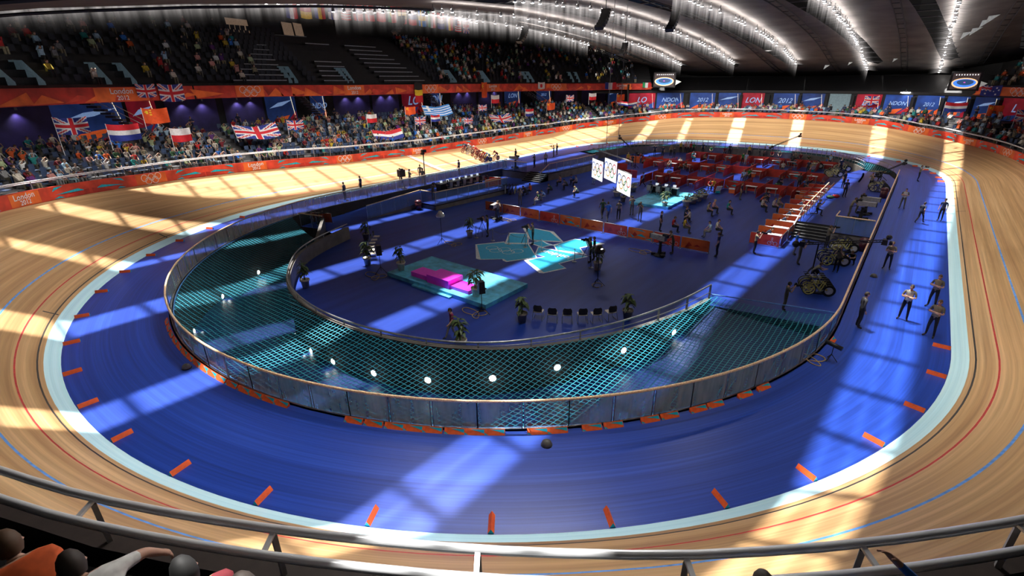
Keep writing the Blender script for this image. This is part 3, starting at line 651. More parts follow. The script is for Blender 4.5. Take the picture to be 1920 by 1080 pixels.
for x0, wd in SLOT:
    mb = MB(); y = -70.
    while y < 70:
        c = slotx(x0, y); z = ZC(c, y); mb.box((c, y, z+.08), (wd+.3, .36, .12), 'rib'); y += 3.4
    tag(mb.build('ceiling_bars'), kind='structure')
# outer wall closing the hall
mb = MB(); strip(mb, 0, LEN, [27, 27], [0, 24], 'black', 3); tag(mb.build('wall_outer'), kind='structure')
mb = MB(); mb.box((0, 0, -5), (130, 150, .2), 'black'); tag(mb.build('floor_base'), kind='structure')
# ribs of the roof, lamp rows
ROWS = [(20.9, 8, 60), (12., 1, 55), (3., -3, 49), (-6., -12, 47), (-15., -12, 47), (-24., -16, 30), (-33., -45, 14)]
for i, x in enumerate((25.4, 16.5, 7.5, -1.5, -10.5, -19.5, -28.5)):
    mb = MB(); ys2 = np.arange(-60, 61, 3.)
    for o_ in (-.35, .35): mb.tube([(x+o_, y, ZC(x, y)-.18) for y in ys2], .07, 'rib', 5)
    for y in ys2: mb.bar((x-.35, y, ZC(x, y)-.18), (x+.35, y, ZC(x, y)-.18), .05, .05, 'rib')
    tag(mb.build('roof_rib'), 'dark truss rib under the roof, %s between rows of lamps' % od(i), 'roof beam', 'ribs under the roof')
def area(name, loc, size, energy, col=(1, .95, .9), down=True, tilt=None, spread=PI):
    l = bpy.data.lights.new(name, 'AREA'); l.shape = 'RECTANGLE'; l.size = size[0]; l.size_y = size[1]; l.energy = energy; l.color = col; l.spread = spread
    o = bpy.data.objects.new(name, l); COL.objects.link(o); o.location = loc
    o.rotation_euler = (0 if down else PI, 0, 0) if tilt is None else tilt
    return o
def mk_spot():
    t = thing('spotlight', 'x', 'spotlight'); mb = MB(); mb.lathe((0, 0, 0), [(.09, .34), (.14, .28), (.16, 0)], 'grey', 8); mb.build('housing', t, True)
    mb = MB(); mb.bar((0, 0, .3), (0, 0, .62), .05, .05, 'rib'); mb.build('bracket', t)
    mb = MB(); mb.lathe((0, 0, -.005), [(0, -.03), (.13, -.0), (.155, .02)], 'lamp', 10); mb.build('lens', t); return t
spot = Once(mk_spot)
WHERE = ['above the corner screen', 'next to the row over the corner screen', 'over the middle of the far bend', 'ending near the middle of the hall', 'crossing above the hanging ring screens', 'over the upper stand seats', 'highest over the press desks']
rg = random.Random(3)
UP = []
for i, (x, ya, yb) in enumerate(ROWS):
    y = ya; k = 0; ns = 0
    while y < yb:
        if rg.random() < .82:
            spot((x+rg.uniform(-.12, .12), y, ZT(y)+max(0, abs(x)-20)*.15-.05), rg.uniform(0, 6), '%s white spotlight along the roof row %s' % (od(ns), WHERE[i]), 'spotlights in the row %s' % WHERE[i], 1.0 if y < 20 else 1.15); ns += 1
        y += 1.15 if k % 9 < 6 else 2.3; k += 1
    # lamp glow painted on crossed emissive sheets, in place of haze
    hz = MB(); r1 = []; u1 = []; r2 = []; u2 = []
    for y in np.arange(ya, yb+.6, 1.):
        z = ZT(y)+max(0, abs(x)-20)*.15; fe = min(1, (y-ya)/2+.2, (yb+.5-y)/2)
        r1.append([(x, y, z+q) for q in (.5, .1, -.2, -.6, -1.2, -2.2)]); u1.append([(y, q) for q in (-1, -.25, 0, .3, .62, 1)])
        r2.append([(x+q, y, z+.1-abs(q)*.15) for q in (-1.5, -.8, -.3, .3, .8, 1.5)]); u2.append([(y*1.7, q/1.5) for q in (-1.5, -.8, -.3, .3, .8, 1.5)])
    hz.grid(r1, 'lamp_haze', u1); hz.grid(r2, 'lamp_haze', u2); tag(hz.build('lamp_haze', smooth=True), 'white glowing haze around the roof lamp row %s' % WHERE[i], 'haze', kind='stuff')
    # unseen uplight strips added to imitate the lamp glow on the roof
    y = ya
    while y < yb:
        ln = min(7., yb-y); ym = y+ln/2; sl = math.atan2(ZT(y+ln)-ZT(y), ln); z = ZT(ym)+max(0, abs(x)-20)*.15
        UP.append(area('roof_wash', (x, ym, z+.2), (.1, ln*.96), 34*ln, (1, .93, .9), tilt=(PI+sl, 0, 0)))
        y += ln

# ------------------------------------------------------------------ decks, stairs, plinths
def deck(name, poly, z, zlow=ZI): 
    mb = MB(); mb.prism(poly, zlow, z-.12, 'wall_grey', 'infield_blue'); mb.prism(poly, z-.12, z, 'dark', 'infield_blue'); return tag(mb.build(name), kind='structure')
DL = [(-20.1, -14.6), (-13.75, -14.55), (-12.9, -4.4), (-20.1, -4.4)]
deck('floor_commentary_deck', DL, -.4)
mb = MB(); q = [(-20.1, -20.4), (-16.4, -20.4), (-15.8, -14.6), (-20.1, -14.6)]
mb.poly([(q[0][0], q[0][1], ZI+.005), (q[1][0], q[1][1], ZI+.005), (q[2][0], q[2][1], -.4), (q[3][0], q[3][1], -.4)], 'infield_blue')
mb.face([(*q[1], ZI), (*q[2], ZI), (*q[2], -.4)], 'wall_grey'); tag(mb.build('floor_deck_ramp'), kind='structure')
D2 = [(-20.1, 3.0), (-16.0, 3.0), (-16.0, 3.75), (-13.3, 3.75), (-12.75, 9.5), (-12.6, 14), (-15.5, 20), (-20.1, 22)]
deck('floor_stair_deck', D2, 0)
DR = [(14.95, -2.35), (17.55, -2.35), (17.55, -4.25), (20.02, -4.25), (20.02, 22), (19.2, 25.5), (16.2, 27.2), (15.3, 24), (15.1, 14)]
deck('floor_press_deck', DR, 0)
def steps(name, x0, x1, y0, y1, n, zlow, zhi):
    mb = MB()
    for k in range(n):
        z = zlow+(zhi-zlow)*(k+1)/(n+1); y = y0+(y1-y0)*k/n
        mb.box(((x0+x1)/2, (y+y1)/2, (zlow+z)/2), (x1-x0, y1-y, z-zlow), 'dark'); mb.box(((x0+x1)/2, y-.01+.05, z+.005), (x1-x0, .1, .012), 'grey')
    return tag(mb.build(name), kind='structure')
steps('floor_wide_steps', 14.95, 17.5, -4.1, -2.3, 5, ZI, 0); steps('floor_dark_steps', -16.0, -13.3, 2.0, 3.75, 5, ZI, 0)
def glassfence(label, pts, h, name='glass_fence', mat='clear_glass', pitch=1.5, rail='oak_rail'):
    t = thing(name, label, 'fence')
    for a, b in zip(pts[:-1], pts[1:]):
        a, b = Vector(a), Vector(b); n = max(1, round((b-a).length/pitch))
        for k in range(n):
            p, q = a+(b-a)*k/n, a+(b-a)*(k+1)/n; d = (q-p).normalized()*.02; mb = MB()
            mb.face([p+d+Vector((0, 0, .02)), q-d+Vector((0, 0, .02)), q-d+Vector((0, 0, h-.03)), p+d+Vector((0, 0, h-.03))], mat); mb.build('glass_panel', t)
            mb = MB(); mb.bar(p, p+Vector((0, 0, h)), .03, .03, 'steel'); mb.build('post', t)
    mb = MB()
    for a, b in zip(pts[:-1], pts[1:]): mb.tube([Vector(a)+Vector((0, 0, h)), Vector(b)+Vector((0, 0, h))], .05, rail, 8)
    mb.build('handrail', t, True, False); return t
glassfence('glass fence with timber rail round the commentary deck', [(-15.7, -14.5, -.4), (-13.85, -14.45, -.4), (-13.0, -4.5, -.4)], 1.2)
glassfence('sloping glass fence with pale rail beside the deck ramp', [(-16.45, -20.4, ZI), (-15.75, -14.6, -.4)], 1.22)
glassfence('glass fence with a pale rail before the dark stairs, on the grey plinth', [(-20.0, 3.1, 0), (-18, 2.95, 0), (-16.05, 3.1, 0)], 1.15)
glassfence('glass fence with timber rail that rises beside the dark stairs and follows the plinth', [(-13.3, 2.1, ZI+.05), (-13.25, 3.8, 0), (-12.75, 9.5, 0), (-12.65, 14, 0)], 1.15)
glassfence('glass panel fence with timber rail at the press deck front by the wide steps', [(17.6, -2.4, 0), (17.6, -4.15, 0), (20.0, -4.15, 0)], 1.2)
glassfence('short glass fence with a bike behind it on top of the pit portal', [(-19.2, -25.3, ZI), (-16.7, -24.7, ZI)], 1.15)
t = thing('deck_handrail', 'timber topped handrail on dark posts behind the row of red booths', 'railing')
mb = MB(); mb.tube([(15.15, -2.5, 1.1), (15.15, 10, 1.1)], .05, 'oak_rail', 8); mb.tube([(15.0, -4.1, .1), (15.15, -2.5, 1.1)], .05, 'rail_white', 8); mb.build('top_rail', t, True, False)
for y in np.arange(-2.5, 10.1, 1.25): mb = MB(); mb.bar((15.15, y, 0), (15.15, y, 1.08), .05, .05, 'grey'); mb.build('post', t)
for z in (.35, .7): mb = MB(); mb.tube([(15.15, -2.5, z), (15.15, 10, z)], .02, 'steel', 5); mb.build('lower_rail', t)
# ------------------------------------------------------------------ podium stage and emblem
t = thing('podium_stage', 'low turquoise stage under the magenta podium', 'stage', (0, 0, ZI))
mb = MB(); mb.box((.45, -26.42, .125), (8.35, 3.85, .25), 'teal_stage'); mb.build('platform', t)
mb = MB(); mb.box((.45, -28.42, .05), (3.2, .35, .1), 'teal_stage'); mb.build('front_step', t)
t = thing('winners_podium', 'magenta three step winners podium on the turquoise stage', 'podium', (0, 0, ZI+.25))
for c, w_, h, d in ((-1.2, 1.6, .3, 1.0), (.5, 1.85, .5, 1.25), (2.15, 1.5, .2, 1.0)): mb = MB(); mb.box((c, -27.35, h/2), (w_, d, h), 'magenta'); mb.build('step', t)
LOGO = {'A_w': [(-3.59, -20.12), (-2.28, -18.23), (-1.94, -18.59), (-0.42, -17.57), (1.96, -19.77), (1.44, -20.63), (0.76, -21.78), (0.39, -21.69), (0.19, -21.5), (-1.01, -22.52), (-1.37, -22.5)],
'A_t': [(-3.38, -20.17), (-2.14, -18.45), (-1.82, -18.71), (-0.38, -17.74), (1.85, -19.78), (1.32, -20.57), (0.7, -21.61), (0.26, -21.4), (-1.05, -22.37)],
'B_w': [(-3.41, -16.27), (-3.24, -16.02), (-2.14, -15.49), (-1.22, -16.51), (-0.45, -17.59), (-1.95, -18.6)], 'B_t': [(-3.18, -16.34), (-2.11, -15.64), (-1.28, -16.56), (-0.64, -17.5), (-1.92, -18.37)],
'C_w': [(-3.67, -14.19), (-3.18, -14.28), (-2.38, -13.88), (-0.7, -13.78), (1.44, -15.62), (1.15, -15.97), (-0.51, -16.69), (-0.94, -16.71)], 'C_t': [(-3.04, -14.46), (-2.27, -14.08), (-0.9, -14.05), (1.24, -15.61), (-0.43, -16.52), (-0.9, -16.6)],
'D_w': [(-0.56, -17.49), (-0.14, -16.31), (1.21, -16.7), (0.98, -17.74)], 'D_t': [(-0.38, -17.36), (-0.04, -16.45), (1.1, -16.75), (0.89, -17.61)],
'E_w': [(1.21, -16.7), (1.73, -14.42), (2.65, -14.25), (4.26, -14.19), (3.83, -15.02), (3.28, -16.17), (4.16, -17.05), (4.47, -17.21), (2.18, -17.7)], 'E_t': [(1.37, -16.71), (1.82, -14.57), (2.59, -14.4), (3.85, -14.16), (3.62, -14.92), (3.18, -16.12), (4.0, -17.06), (2.16, -17.55)],
'F_w': [(0.57, -17.75), (2.11, -17.59), (4.72, -17.47), (4.32, -18.55), (3.9, -19.92), (4.76, -20.38), (4.05, -22.02), (3.8, -22.13), (1.52, -20.78), (1.63, -20.49), (2.19, -19.31), (1.4, -19.33)], 'F_t': [(0.73, -17.88), (2.22, -17.75), (4.59, -17.54), (4.22, -18.45), (3.8, -19.93), (4.62, -20.36), (3.98, -21.86), (1.82, -20.69), (2.29, -19.3), (1.45, -19.24)]}
t = thing('floor_emblem', 'turquoise angular emblem with white edges, rings and london lettering on the blue floor', 'floor emblem', (0, 0, ZI))
for k in 'ABCDEF':
    mb = MB(); i = 'ABCDEF'.index(k); mb.poly([(x, y, .006+i*.001) for x, y in LOGO[k+'_w']], 'white'); mb.poly([(x, y, .014+i*.001) for x, y in LOGO[k+'_t']], 'teal_logo'); mb.build('shard', t, merge=False)
mb = MB(); rings(mb, (-.95, -20.0, .024), (.96, .25, 0), (-.25, .96, 0), .44, 'white', .13); mb.build('ring_emblem', t)
letters('london', .85, 'white', (2.7, -18.45, .026), (-1, .05, 0), (-.05, -1, 0), t, space=1.05)
# ------------------------------------------------------------------ red boards
def board_thing(style, name='barrier_board', w=2.02, h=.84, parts=True):
    base = {'orange': 'orange', 'red': 'red_board', 'teal': 'orange', 'rings': 'red_board', 'dark': 'red_dark', 'bike': 'red_board', 'cteal': 'red_dark', 'crings': 'red_dark'}[style]
    t = thing(name, 'x', 'barrier'); mb = MB(); mb.box((0, 0, .06+h/2), (w, .03, h-.04), base)
    g = random.Random(style)
    for s in (-1, 1):
        y = s*.02
        f = lambda pts, m: mb.face([(x*w/2, y+s*.001*(1 if m in ('orange', 'red_dark', 'red_board') else 2), .08+z*(h-.08)) for x, z in pts], m)
        if style in ('orange', 'teal', 'red', 'bike'):
            for k in range(3): x = -.7+k*.6; f([(x, .1+.2*k), (x+.5, .35), (x+.25, .7-.15*k)], 'red_dark' if style != 'bike' else 'red_dark')
        if style in ('teal', 'cteal'): f([(-.7, .9), (.1, .95), (.45, .8)], 'teal'); f([(-.3, .35), (.5, .25), (.1, .55)], 'teal'); f([(-.9, .5), (-.45, .15), (-.6, .1)], 'teal'); f([(.4, .1), (.95, .05), (.9, .25)], 'teal')
        if style in ('rings', 'crings'): rings(mb, (0, y*1.2, .06+h*.55), (1, 0, 0), (0, 0, 1), .15, 'white', .16); 
        if style == 'bike':
            for a in (.3, .62): mb.ring((a*w/2*1.2, y*1.2, .28), (1, 0, 0), (0, 0, 1), .13, .02, 'pale_blue', 14)
            f([(.36, .28), (.5, .5), (.52, .5), (.38, .26)], 'white'); f([(.5, .5), (.62, .3), (.64, .32), (.52, .53)], 'white'); f([(.42, .6), (.56, .66), (.57, .62), (.43, .56)], 'white'); mb.ring((.5*w/2, y*1.2, .66), (1, 0, 0), (0, 0, 1), .05, .02, 'white', 10)
    mb.build('panel', t, merge=False)
    if parts:
        mb = MB(); mb.tube([(-w/2, 0, .02), (-w/2, 0, h+.0), (-w/2+.08, 0, h+.06), (w/2-.08, 0, h+.06), (w/2, 0, h), (w/2, 0, .02)], .02, 'steel', 6); fr_ = mb.build('frame', t, True)
        for s in (-1, 1): mb = MB(); mb.bar((s*(w/2-.02), -.25, .02), (s*(w/2-.02), .25, .02), .035, .025, 'steel'); mb.build('foot', fr_)
    return t
BD = {k: Once(lambda k=k: board_thing(k)) for k in ('orange', 'red', 'teal', 'rings', 'bike')}
CB = {k: Once(lambda k=k: board_thing(k, 'cubicle_board', 1.62, .98, False)) for k in ('dark', 'cteal', 'crings')}
CB2 = {k: Once(lambda k=k: board_thing(k, 'cubicle_board', 2.05, .98, False)) for k in ('dark', 'cteal', 'crings', 'orange')}
for i, k in enumerate('orange orange orange bike teal orange bike teal bike orange'.split()):
    BD[k]((-8.95+i*2.125, -11.62-i*.02, ZI), 0, '%s crowd barrier, %s of the ten that fence off the emblem floor' % ({'orange': 'orange faceted', 'bike': 'red cyclist', 'teal': 'orange and turquoise'}[k], od(i)), 'barriers across the infield')
# booths with their desks
def table_thing():
    t = thing('white_table', 'x', 'table'); mb = MB(); mb.box((0, 0, .74), (1.1, .5, .035), 'white'); mb.build('tabletop', t)
    for a in (-.45, .45): mb = MB(); mb.bar((a, 0, 0), (a, 0, .73), .06, .3, 'grey'); mb.build('leg', t)
    return t
TB = Once(table_thing)
STY = 'bike orange orange orange teal orange red teal teal red red'.split()
for i in range(11):
    y = -7.6+i*2.25; nm = {'bike': 'red cyclist', 'orange': 'orange faceted', 'teal': 'turquoise splashed', 'red': 'plain red'}[STY[i]]
    BD[STY[i]]((13.82, y, ZI), 0, '%s cross board, %s of the reporter booth row' % (nm, od(i)), 'cross boards of the reporter booths')
    BD['teal' if i % 2 else 'rings']((14.9, y+1.1, ZI), PI/2, 'board closing the side of the %s reporter booth, below the deck handrail' % od(i), 'side boards of the reporter booths')
    if i < 10: TB((14.2, y+.85, ZI), 0, 'white desk inside the %s reporter booth' % od(i), 'desks in the reporter booths')
# cubicles
def cub(style, x, y, rz, lab, grp, two=False): (CB2 if two else CB)[style]((x, y, ZI), rz, lab, grp)
ROWN = {8: 'front', 11.5: 'second', 18: 'third', 21.3: 'fourth', 28: 'rearmost'}
g = random.Random(11); PX = 2.105
for y0, xs, back in ((8., range(-2, 6), True), (11.5, range(-2, 6), False), (18., range(-4, 6), True), (21.3, range(-4, 6), False), (28., range(-3, 6), True)):
    rn = ROWN[y0]; xs = list(xs)
    for j, k in enumerate(xs+[xs[-1]+1]):
        x = .9+PX*k
        for h in (0, 1): cub(g.choice(['dark', 'crings', 'cteal', 'dark']), x, y0+.83+h*1.66, PI/2, '%s board of the %s dividing wall, %s cubicle row' % (('nearer', 'farther')[h], od(j), rn), 'dividing boards of the red cubicles')
    if back:
        for j, k in enumerate(xs): cub(g.choice(['dark', 'dark', 'cteal']), .9+PX*(k+.5), y0+3.36, 0, 'red back board of the %s bay, %s cubicle row' % (od(j), rn), 'back boards of the red cubicles', True)
    for j, k in enumerate(xs):
        if g.random() < .8: TB((.9+PX*(k+.5)+g.uniform(-.3, .3), y0+(2.6 if back else .8), ZI), g.uniform(-.1, .1), 'white table in the %s bay of the %s cubicle row' % (od(j), rn), 'tables in the red cubicles')
for x, y, st, lab in ((-6.2, 11, 'dark', 'lone dark red board beside the ring screens'), (-9.5, 15, 'dark', 'dark red board standing by the deck plinth'), (-11, 22, 'orange', 'red board beyond the glass fence by the deck end'), (-8.7, 22.4, 'cteal', 'teal splashed red board beyond the glass fence'), (-6.4, 22.2, 'dark', 'red board at the far plinth corner')): CB2[st]((x, y, ZI), .1, lab)
for i, (x, y) in enumerate(((8.6, 7.2), (9.9, 9.0))): pass
for i, (x, y, rz) in enumerate(((12.4, 9.4, PI/2), (12.4, 11.5, PI/2), (12.4, 13.6, PI/2))): cub('dark', x, y, rz, 'red board facing the walkway at the cubicle end, %s of three' % od(i), 'walkway boards', True)
# boxes, stools and loungers among the cubicles
def crate_thing():
    t = thing('cool_box', 'x', 'cool box'); mb = MB(); mb.box((0, 0, .2), (.75, .45, .4), 'orange', taper=1.06); mb.build('tub', t); mb = MB(); mb.box((0, 0, .45), (.82, .5, .09), 'white'); mb.build('lid', t); return t
CR = Once(crate_thing)
for x, y, l in ((6.6, 9.6, 'orange cool box with white lid in the front cubicle row by the deckchair'), (-2.0, 15.6, 'orange cool box with white lid in the aisle beside the hanging screens'), (5.7, 20.6, 'orange cool box with white lid standing in the sunlit cubicle'), (8.2, 24.2, 'orange cool box with white lid in a rear cubicle')): CR((x, y, ZI), .2, l)
def lounger_thing():
    t = thing('deckchair', 'x', 'chair'); mb = MB(); mb.box((0, .1, .35), (.55, .6, .05), 'white', Matrix.Rotation(.15, 3, 'X')); mb.build('seat', t); mb = MB(); mb.box((0, -.4, .62), (.55, .6, .04), 'white', Matrix.Rotation(-.9, 3, 'X')); mb.build('backrest', t)
    for sx in (-.25, .25):
        for y in (-.25, .35): mb = MB(); mb.bar((sx, y, 0), (sx, y*.8, .35), .03, .03, 'grey'); mb.build('leg', t)
    mb = MB(); mb.box((0, .15, .14), (.5, .5, .22), 'teal'); mb.build('storage_bag', t); return t
LG = Once(lounger_thing)
for x, y, l in ((5.3, 8.6, 'white deckchair over a turquoise bag in the front cubicle row'), (10.9, 28.6, 'white deckchair in the rearmost cubicle by the bicycles'), (-2.7, 14.8, 'white deckchair beside the hanging ring screens')): LG((x, y, ZI), .6, l)
def stool_thing():
    t = thing('stool', 'x', 'stool'); mb = MB(); mb.lathe((0, 0, .43), [(.2, 0), (.2, .05)], 'line_blue', 12); mb.build('seat', t)
    for k in range(4): a = PI/4+k*PI/2; mb = MB(); mb.bar((.2*math.cos(a), .2*math.sin(a), 0), (.13*math.cos(a), .13*math.sin(a), .43), .025, .025, 'steel'); mb.build('leg', t)
    return t
SL = Once(stool_thing)
for i, (x, y) in enumerate(((2.4, 16.4), (2.0, 9.7), (9.0, 20.2), (8.3, 17.4), (5.9, 12.6))): SL((x, y, ZI), 0, 'blue round stool among the red cubicles, %s of five from the ring screens' % od(i), 'blue stools')
mb = MB()
def bag(mat):
    t = thing('sports_bag', 'x', 'bag'); mb = MB(); mb.ball((0, 0, .16), .3, mat, 12, (1.2, .7, .55)); mb.build('body', t, True); mb = MB(); mb.tube([(-.2, 0, .28), (-.1, 0, .4), (.1, 0, .4), (.2, 0, .28)], .015, 'black', 5); mb.build('handle', t); return t
BG = {c: Once(lambda c=c: bag('cloth_'+c)) for c in ('darkgreen', 'black', 'red')}
BG['darkgreen']((9.6, 16.3, ZI), 0, 'green sports bag on the floor of a cubicle'); BG['darkgreen']((15.75, 7.9, 0), .4, 'green sports bag on the deck by the booths'); BG['red']((16.1, 8.6, 0), .4, 'red sports bag beside the green bag on the deck'); BG['black']((6.3, 16.2, ZI), 0, 'black sports bag in the sunlit cubicle aisle'); BG['black']((-3.8, 20., ZI), 0, 'black sports bag in the corner cubicle')
# ------------------------------------------------------------------ presenter stage
t = thing('presenter_stage', 'dark turquoise presenter stage with desk, in front of the red cubicles', 'stage', (0, 0, ZI)); mb = MB(); mb.box((1.95, 2.2, .125), (3.95, 7.2, .25), 'teal_stage'); mb.build('platform', t)
def pdesk(label, pts, z, h=.78, d=.6, mat='black'):
    t = thing('desk', label, 'desk'); a, b = Vector((*pts[0], z)), Vector((*pts[1], z)); u = (b-a).normalized(); n = Vector((-u.y, u.x, 0)); rot = Matrix.Rotation(math.atan2(u.y, u.x), 3, 'Z'); ln = (b-a).length
    mb = MB(); mb.box((a+b)/2+Vector((0, 0, h)), (ln, d, .05), 'grey', rot); mb.build('desktop', t)
    mb = MB(); mb.box((a+b)/2+n*(d/2-.03)+Vector((0, 0, h/2)), (ln, .05, h-.03), mat, rot); mb.build('front_panel', t)
    for e, q in ((1, a), (-1, b)): mb = MB(); mb.box(q+u*e*.03+Vector((0, 0, h/2)), (.05, d, h-.03), mat, rot); mb.build('side_panel', t)
    return u, n
pdesk('black presenter desk on the turquoise stage', ((-.1, 3.6), (2.9, 3.6)), ZI+.25)
pdesk('long black commentary desk with pale top on the glass fronted deck', ((-18.0, -10.0), (-17.8, -3.6)), -.4, .8, .75)
def laptop():
    t = thing('laptop', 'x', 'laptop'); mb = MB(); mb.box((0, 0, .012), (.34, .24, .02), 'grey'); mb.build('keyboard', t); mb = MB(); mb.box((0, .14, .13), (.34, .015, .24), 'monitor', Matrix.Rotation(-.25, 3, 'X')); mb.build('screen', t); return t
LP = Once(laptop)
for i, x in enumerate((.5, 1.5, 2.4)): LP((x, 3.65, ZI+.25+.81), 0, 'lit laptop on the presenter desk, %s of three' % od(i), 'laptops on the presenter desk')
for i in range(7): LP((-17.95+.03*i, -9.5+i*.93, -.4+.83), PI/2, 'lit laptop on the commentary desk, %s from the camera mast' % od(i), 'laptops on the commentary desk')
def office_chair():
    t = thing('desk_chair', 'x', 'chair'); mb = MB(); mb.box((0, 0, .46), (.46, .44, .07), 'grey'); mb.build('seat', t)
    mb = MB(); mb.grid([[(x, -.2-.05*math.cos(x*4), z) for x in np.linspace(-.22, .22, 6)] for z in (.55, .7, .98)], 'grey'); mb.build('backrest', t)
    for k in range(4): a = PI/4+k*PI/2; mb = MB(); mb.bar((.24*math.cos(a), .24*math.sin(a), 0), (.18*math.cos(a), .18*math.sin(a), .43), .03, .03, 'steel'); mb.build('leg', t)
    for s in (-1, 1): mb = MB(); mb.tube([(s*.24, -.18, .62), (s*.27, .1, .66), (s*.25, .16, .48)], .015, 'steel', 5); mb.build('armrest', t)
    return t
OC = Once(office_chair)
for i, x in enumerate((.1, 1.1, 2.1)): OC((x, 2.85, ZI+.25), 0, 'grey desk chair at the presenter desk, %s of three' % od(i), 'chairs at the presenter desk')
for i in range(6): OC((-17.1+.03*i, -9.2+i*1.0, -.4), PI/2, 'grey chair at the commentary desk, %s from the camera mast' % od(i), 'chairs at the commentary desk')
BD['orange']((-14.9, -4.9, -.4), 1.5, 'orange barrier standing on the commentary deck beside the desk')
BD['red']((-15.6, -3.9, -.4), .3, 'red barrier across the end of the commentary deck')
BD['orange']((-18.7, -23.6, ZI), .45, 'orange barrier behind the bikes on top of the pit portal')
# ------------------------------------------------------------------ chairs, plants, rope line
def side_chair():
    t = thing('conference_chair', 'x', 'chair')
    mb = MB(); mb.grid([[(x, y, .45+.04*abs(x)*4*abs(x)) for x in np.linspace(-.23, .23, 5)] for y in (-.21, 0, .23)], 'pot'); mb.grid([[(x, y, .42+.04*abs(x)*4*abs(x)) for x in np.linspace(-.23, .23, 5)] for y in (-.21, 0, .23)], 'pot'); mb.build('seat', t, True)
    mb = MB(); mb.grid([[(r_*math.sin(a), -.2-.09*math.cos(a*1.2)+.02, z) for a in np.linspace(-1, 1, 7)] for r_, z in ((.26, .5), (.29, .62), (.27, .78), (.18, .86))], 'black'); mb.build('backrest', t, True)
    for s in (-1, 1): mb = MB(); mb.tube([(s*.2, -.2, .8), (s*.24, -.22, .45), (s*.26, -.3, .02), (s*.26, .26, .02), (s*.23, .2, .44)], .014, 'steel', 6); mb.build('leg', t, True)
    return t
SCH = Once(side_chair)
CH = [(7.59, -27.51), (8.35, -27.33), (8.98, -26.93), (9.59, -26.46), (10.13, -25.98), (10.61, -25.31)]
for i, (x, y) in enumerate(CH): SCH((x, y, ZI), R(20+i*7), 'black backed pale chair in the arc between two plants, %s from the podium side' % od(i), 'arc of chairs near the net rail')
CH2 = [(-10.2, -24.2), (-9.65, -24.85), (-9.1, -25.45), (-8.5, -26.0), (-7.8, -26.5), (-7.1, -26.95)]
for i, (x, y) in enumerate(CH2): SCH((x, y, ZI), R(-50+i*3), 'pale chair in the row between the two tall pots, %s from the wall end' % od(i), 'row of chairs by the bowl wall')
def plant_thing(seed, potmat='pot'):
    g = random.Random(seed); t = thing('potted_plant', 'x', 'plant'); mb = MB(); mb.lathe((0, 0, 0), [(.19, 0), (.25, .46), (.29, .46), (.29, .55), (.25, .55), (.24, .5), (0, .5)], potmat, 16); mb.build('pot', t, True)
    mb = MB(); st = []
    for k in range(3): x, y = g.uniform(-.06, .06), g.uniform(-.06, .06); h = g.uniform(.85, 1.25); mb.tube([(x, y, .5), (x*1.5, y*1.5, .5+h*.5), (x*2.2, y*2.2, .5+h)], .018, 'leaf', 5); st.append((x, y, h))
    mb.build('stem', t, True)
    mb = MB()
    for k in range(34):
        x, y, h = g.choice(st); z = .5+h*g.uniform(.35, 1.02); a = g.uniform(0, 2*PI); ln = g.uniform(.3, .52); wd = ln*.2; dr = g.uniform(-.1, .5)
        d = Vector((math.cos(a), math.sin(a), 0)); s = Vector((-d.y, d.x, 0)); b = Vector((x*2, y*2, z)); pr = [(0, 0), (.35, 1), (.7, .8), (1, 0)]
        L_ = [b+d*ln*u+Vector((0, 0, dr*ln*math.sin(u*1.6)*1.2-ln*u*u*.75)) for u, _ in pr]; r0 = [p+s*wd*q+Vector((0, 0, .25*wd*q)) for p, (_, q) in zip(L_, pr)]; r1 = [p-s*wd*q+Vector((0, 0, .25*wd*q)) for p, (_, q) in zip(L_, pr)]
        mb.grid([r0, L_, r1], 'leaf')
    mb.build('leaves', t, True, False); return t
PLT = [Once(lambda: plant_thing(1)), Once(lambda: plant_thing(2)), Once(lambda: plant_thing(3, 'pot_dark'))]
PL = [(-6.19, -32.62, 0, 'leafy potted plant against the bowl wall, by the net'), (-6.42, -27.88, 1, 'potted plant at the podium end of the pale chair row'), (-11.28, -24.4, 2, 'potted plant at the wall end of the pale chair row'), (-3.3, -27.55, 0, 'potted plant on the corner of the turquoise stage by the low podium step'), (3.4, -27.75, 1, 'potted plant on the turquoise stage in front of the podium'), (7.16, -28.38, 2, 'potted plant beside the arc of chairs'),
      (-5.17, -19.03, 0, 'potted plant at the start of the rope line'), (6.51, -19.38, 1, 'potted plant at the end of the rope line'), (11.31, -24.77, 2, 'dark potted plant at the far end of the arc of chairs'), (6.61, -32.33, 0, 'potted plant behind the net rail at the feet of the maroon shirted man'), (3.37, -.9, 1, 'potted plant at the corner of the presenter stage'), (-.97, -.9, 2, 'potted plant below the hanging ring screens')]
for x, y, k, lab in PL: PLT[k]((x, y, ZI+(.25 if -28.3 < y < -24.6 and -3.6 < x < 4.5 else 0)), x*3, lab)
def planter_thing():
    t = thing('planter', 'x', 'planter'); mb = MB(); mb.lathe((0, 0, 0), [(.3, 0), (.42, .45), (.46, .45), (.46, .52), (.4, .52), (0, .48)], 'pot', 14); mb.build('tub', t, True); g = random.Random(5); mb = MB()
    for k in range(60):
        a = g.uniform(0, 6.3); r_ = g.uniform(0, .45); b = Vector((r_*math.cos(a), r_*math.sin(a), .5+g.uniform(0, .35))); d = Vector((math.cos(a), math.sin(a), .4)); s = Vector((-d.y, d.x, 0)); mb.face([b, b+d*.14+s*.08, b+d*.3, b+d*.14-s*.08], 'leaf')
    for k in range(8): a = g.uniform(0, 6.3); mb.ball((.3*math.cos(a), .3*math.sin(a), .8), .04, 'petal', 6)
    mb.build('foliage', t, False, False); return t
PT = Once(planter_thing)
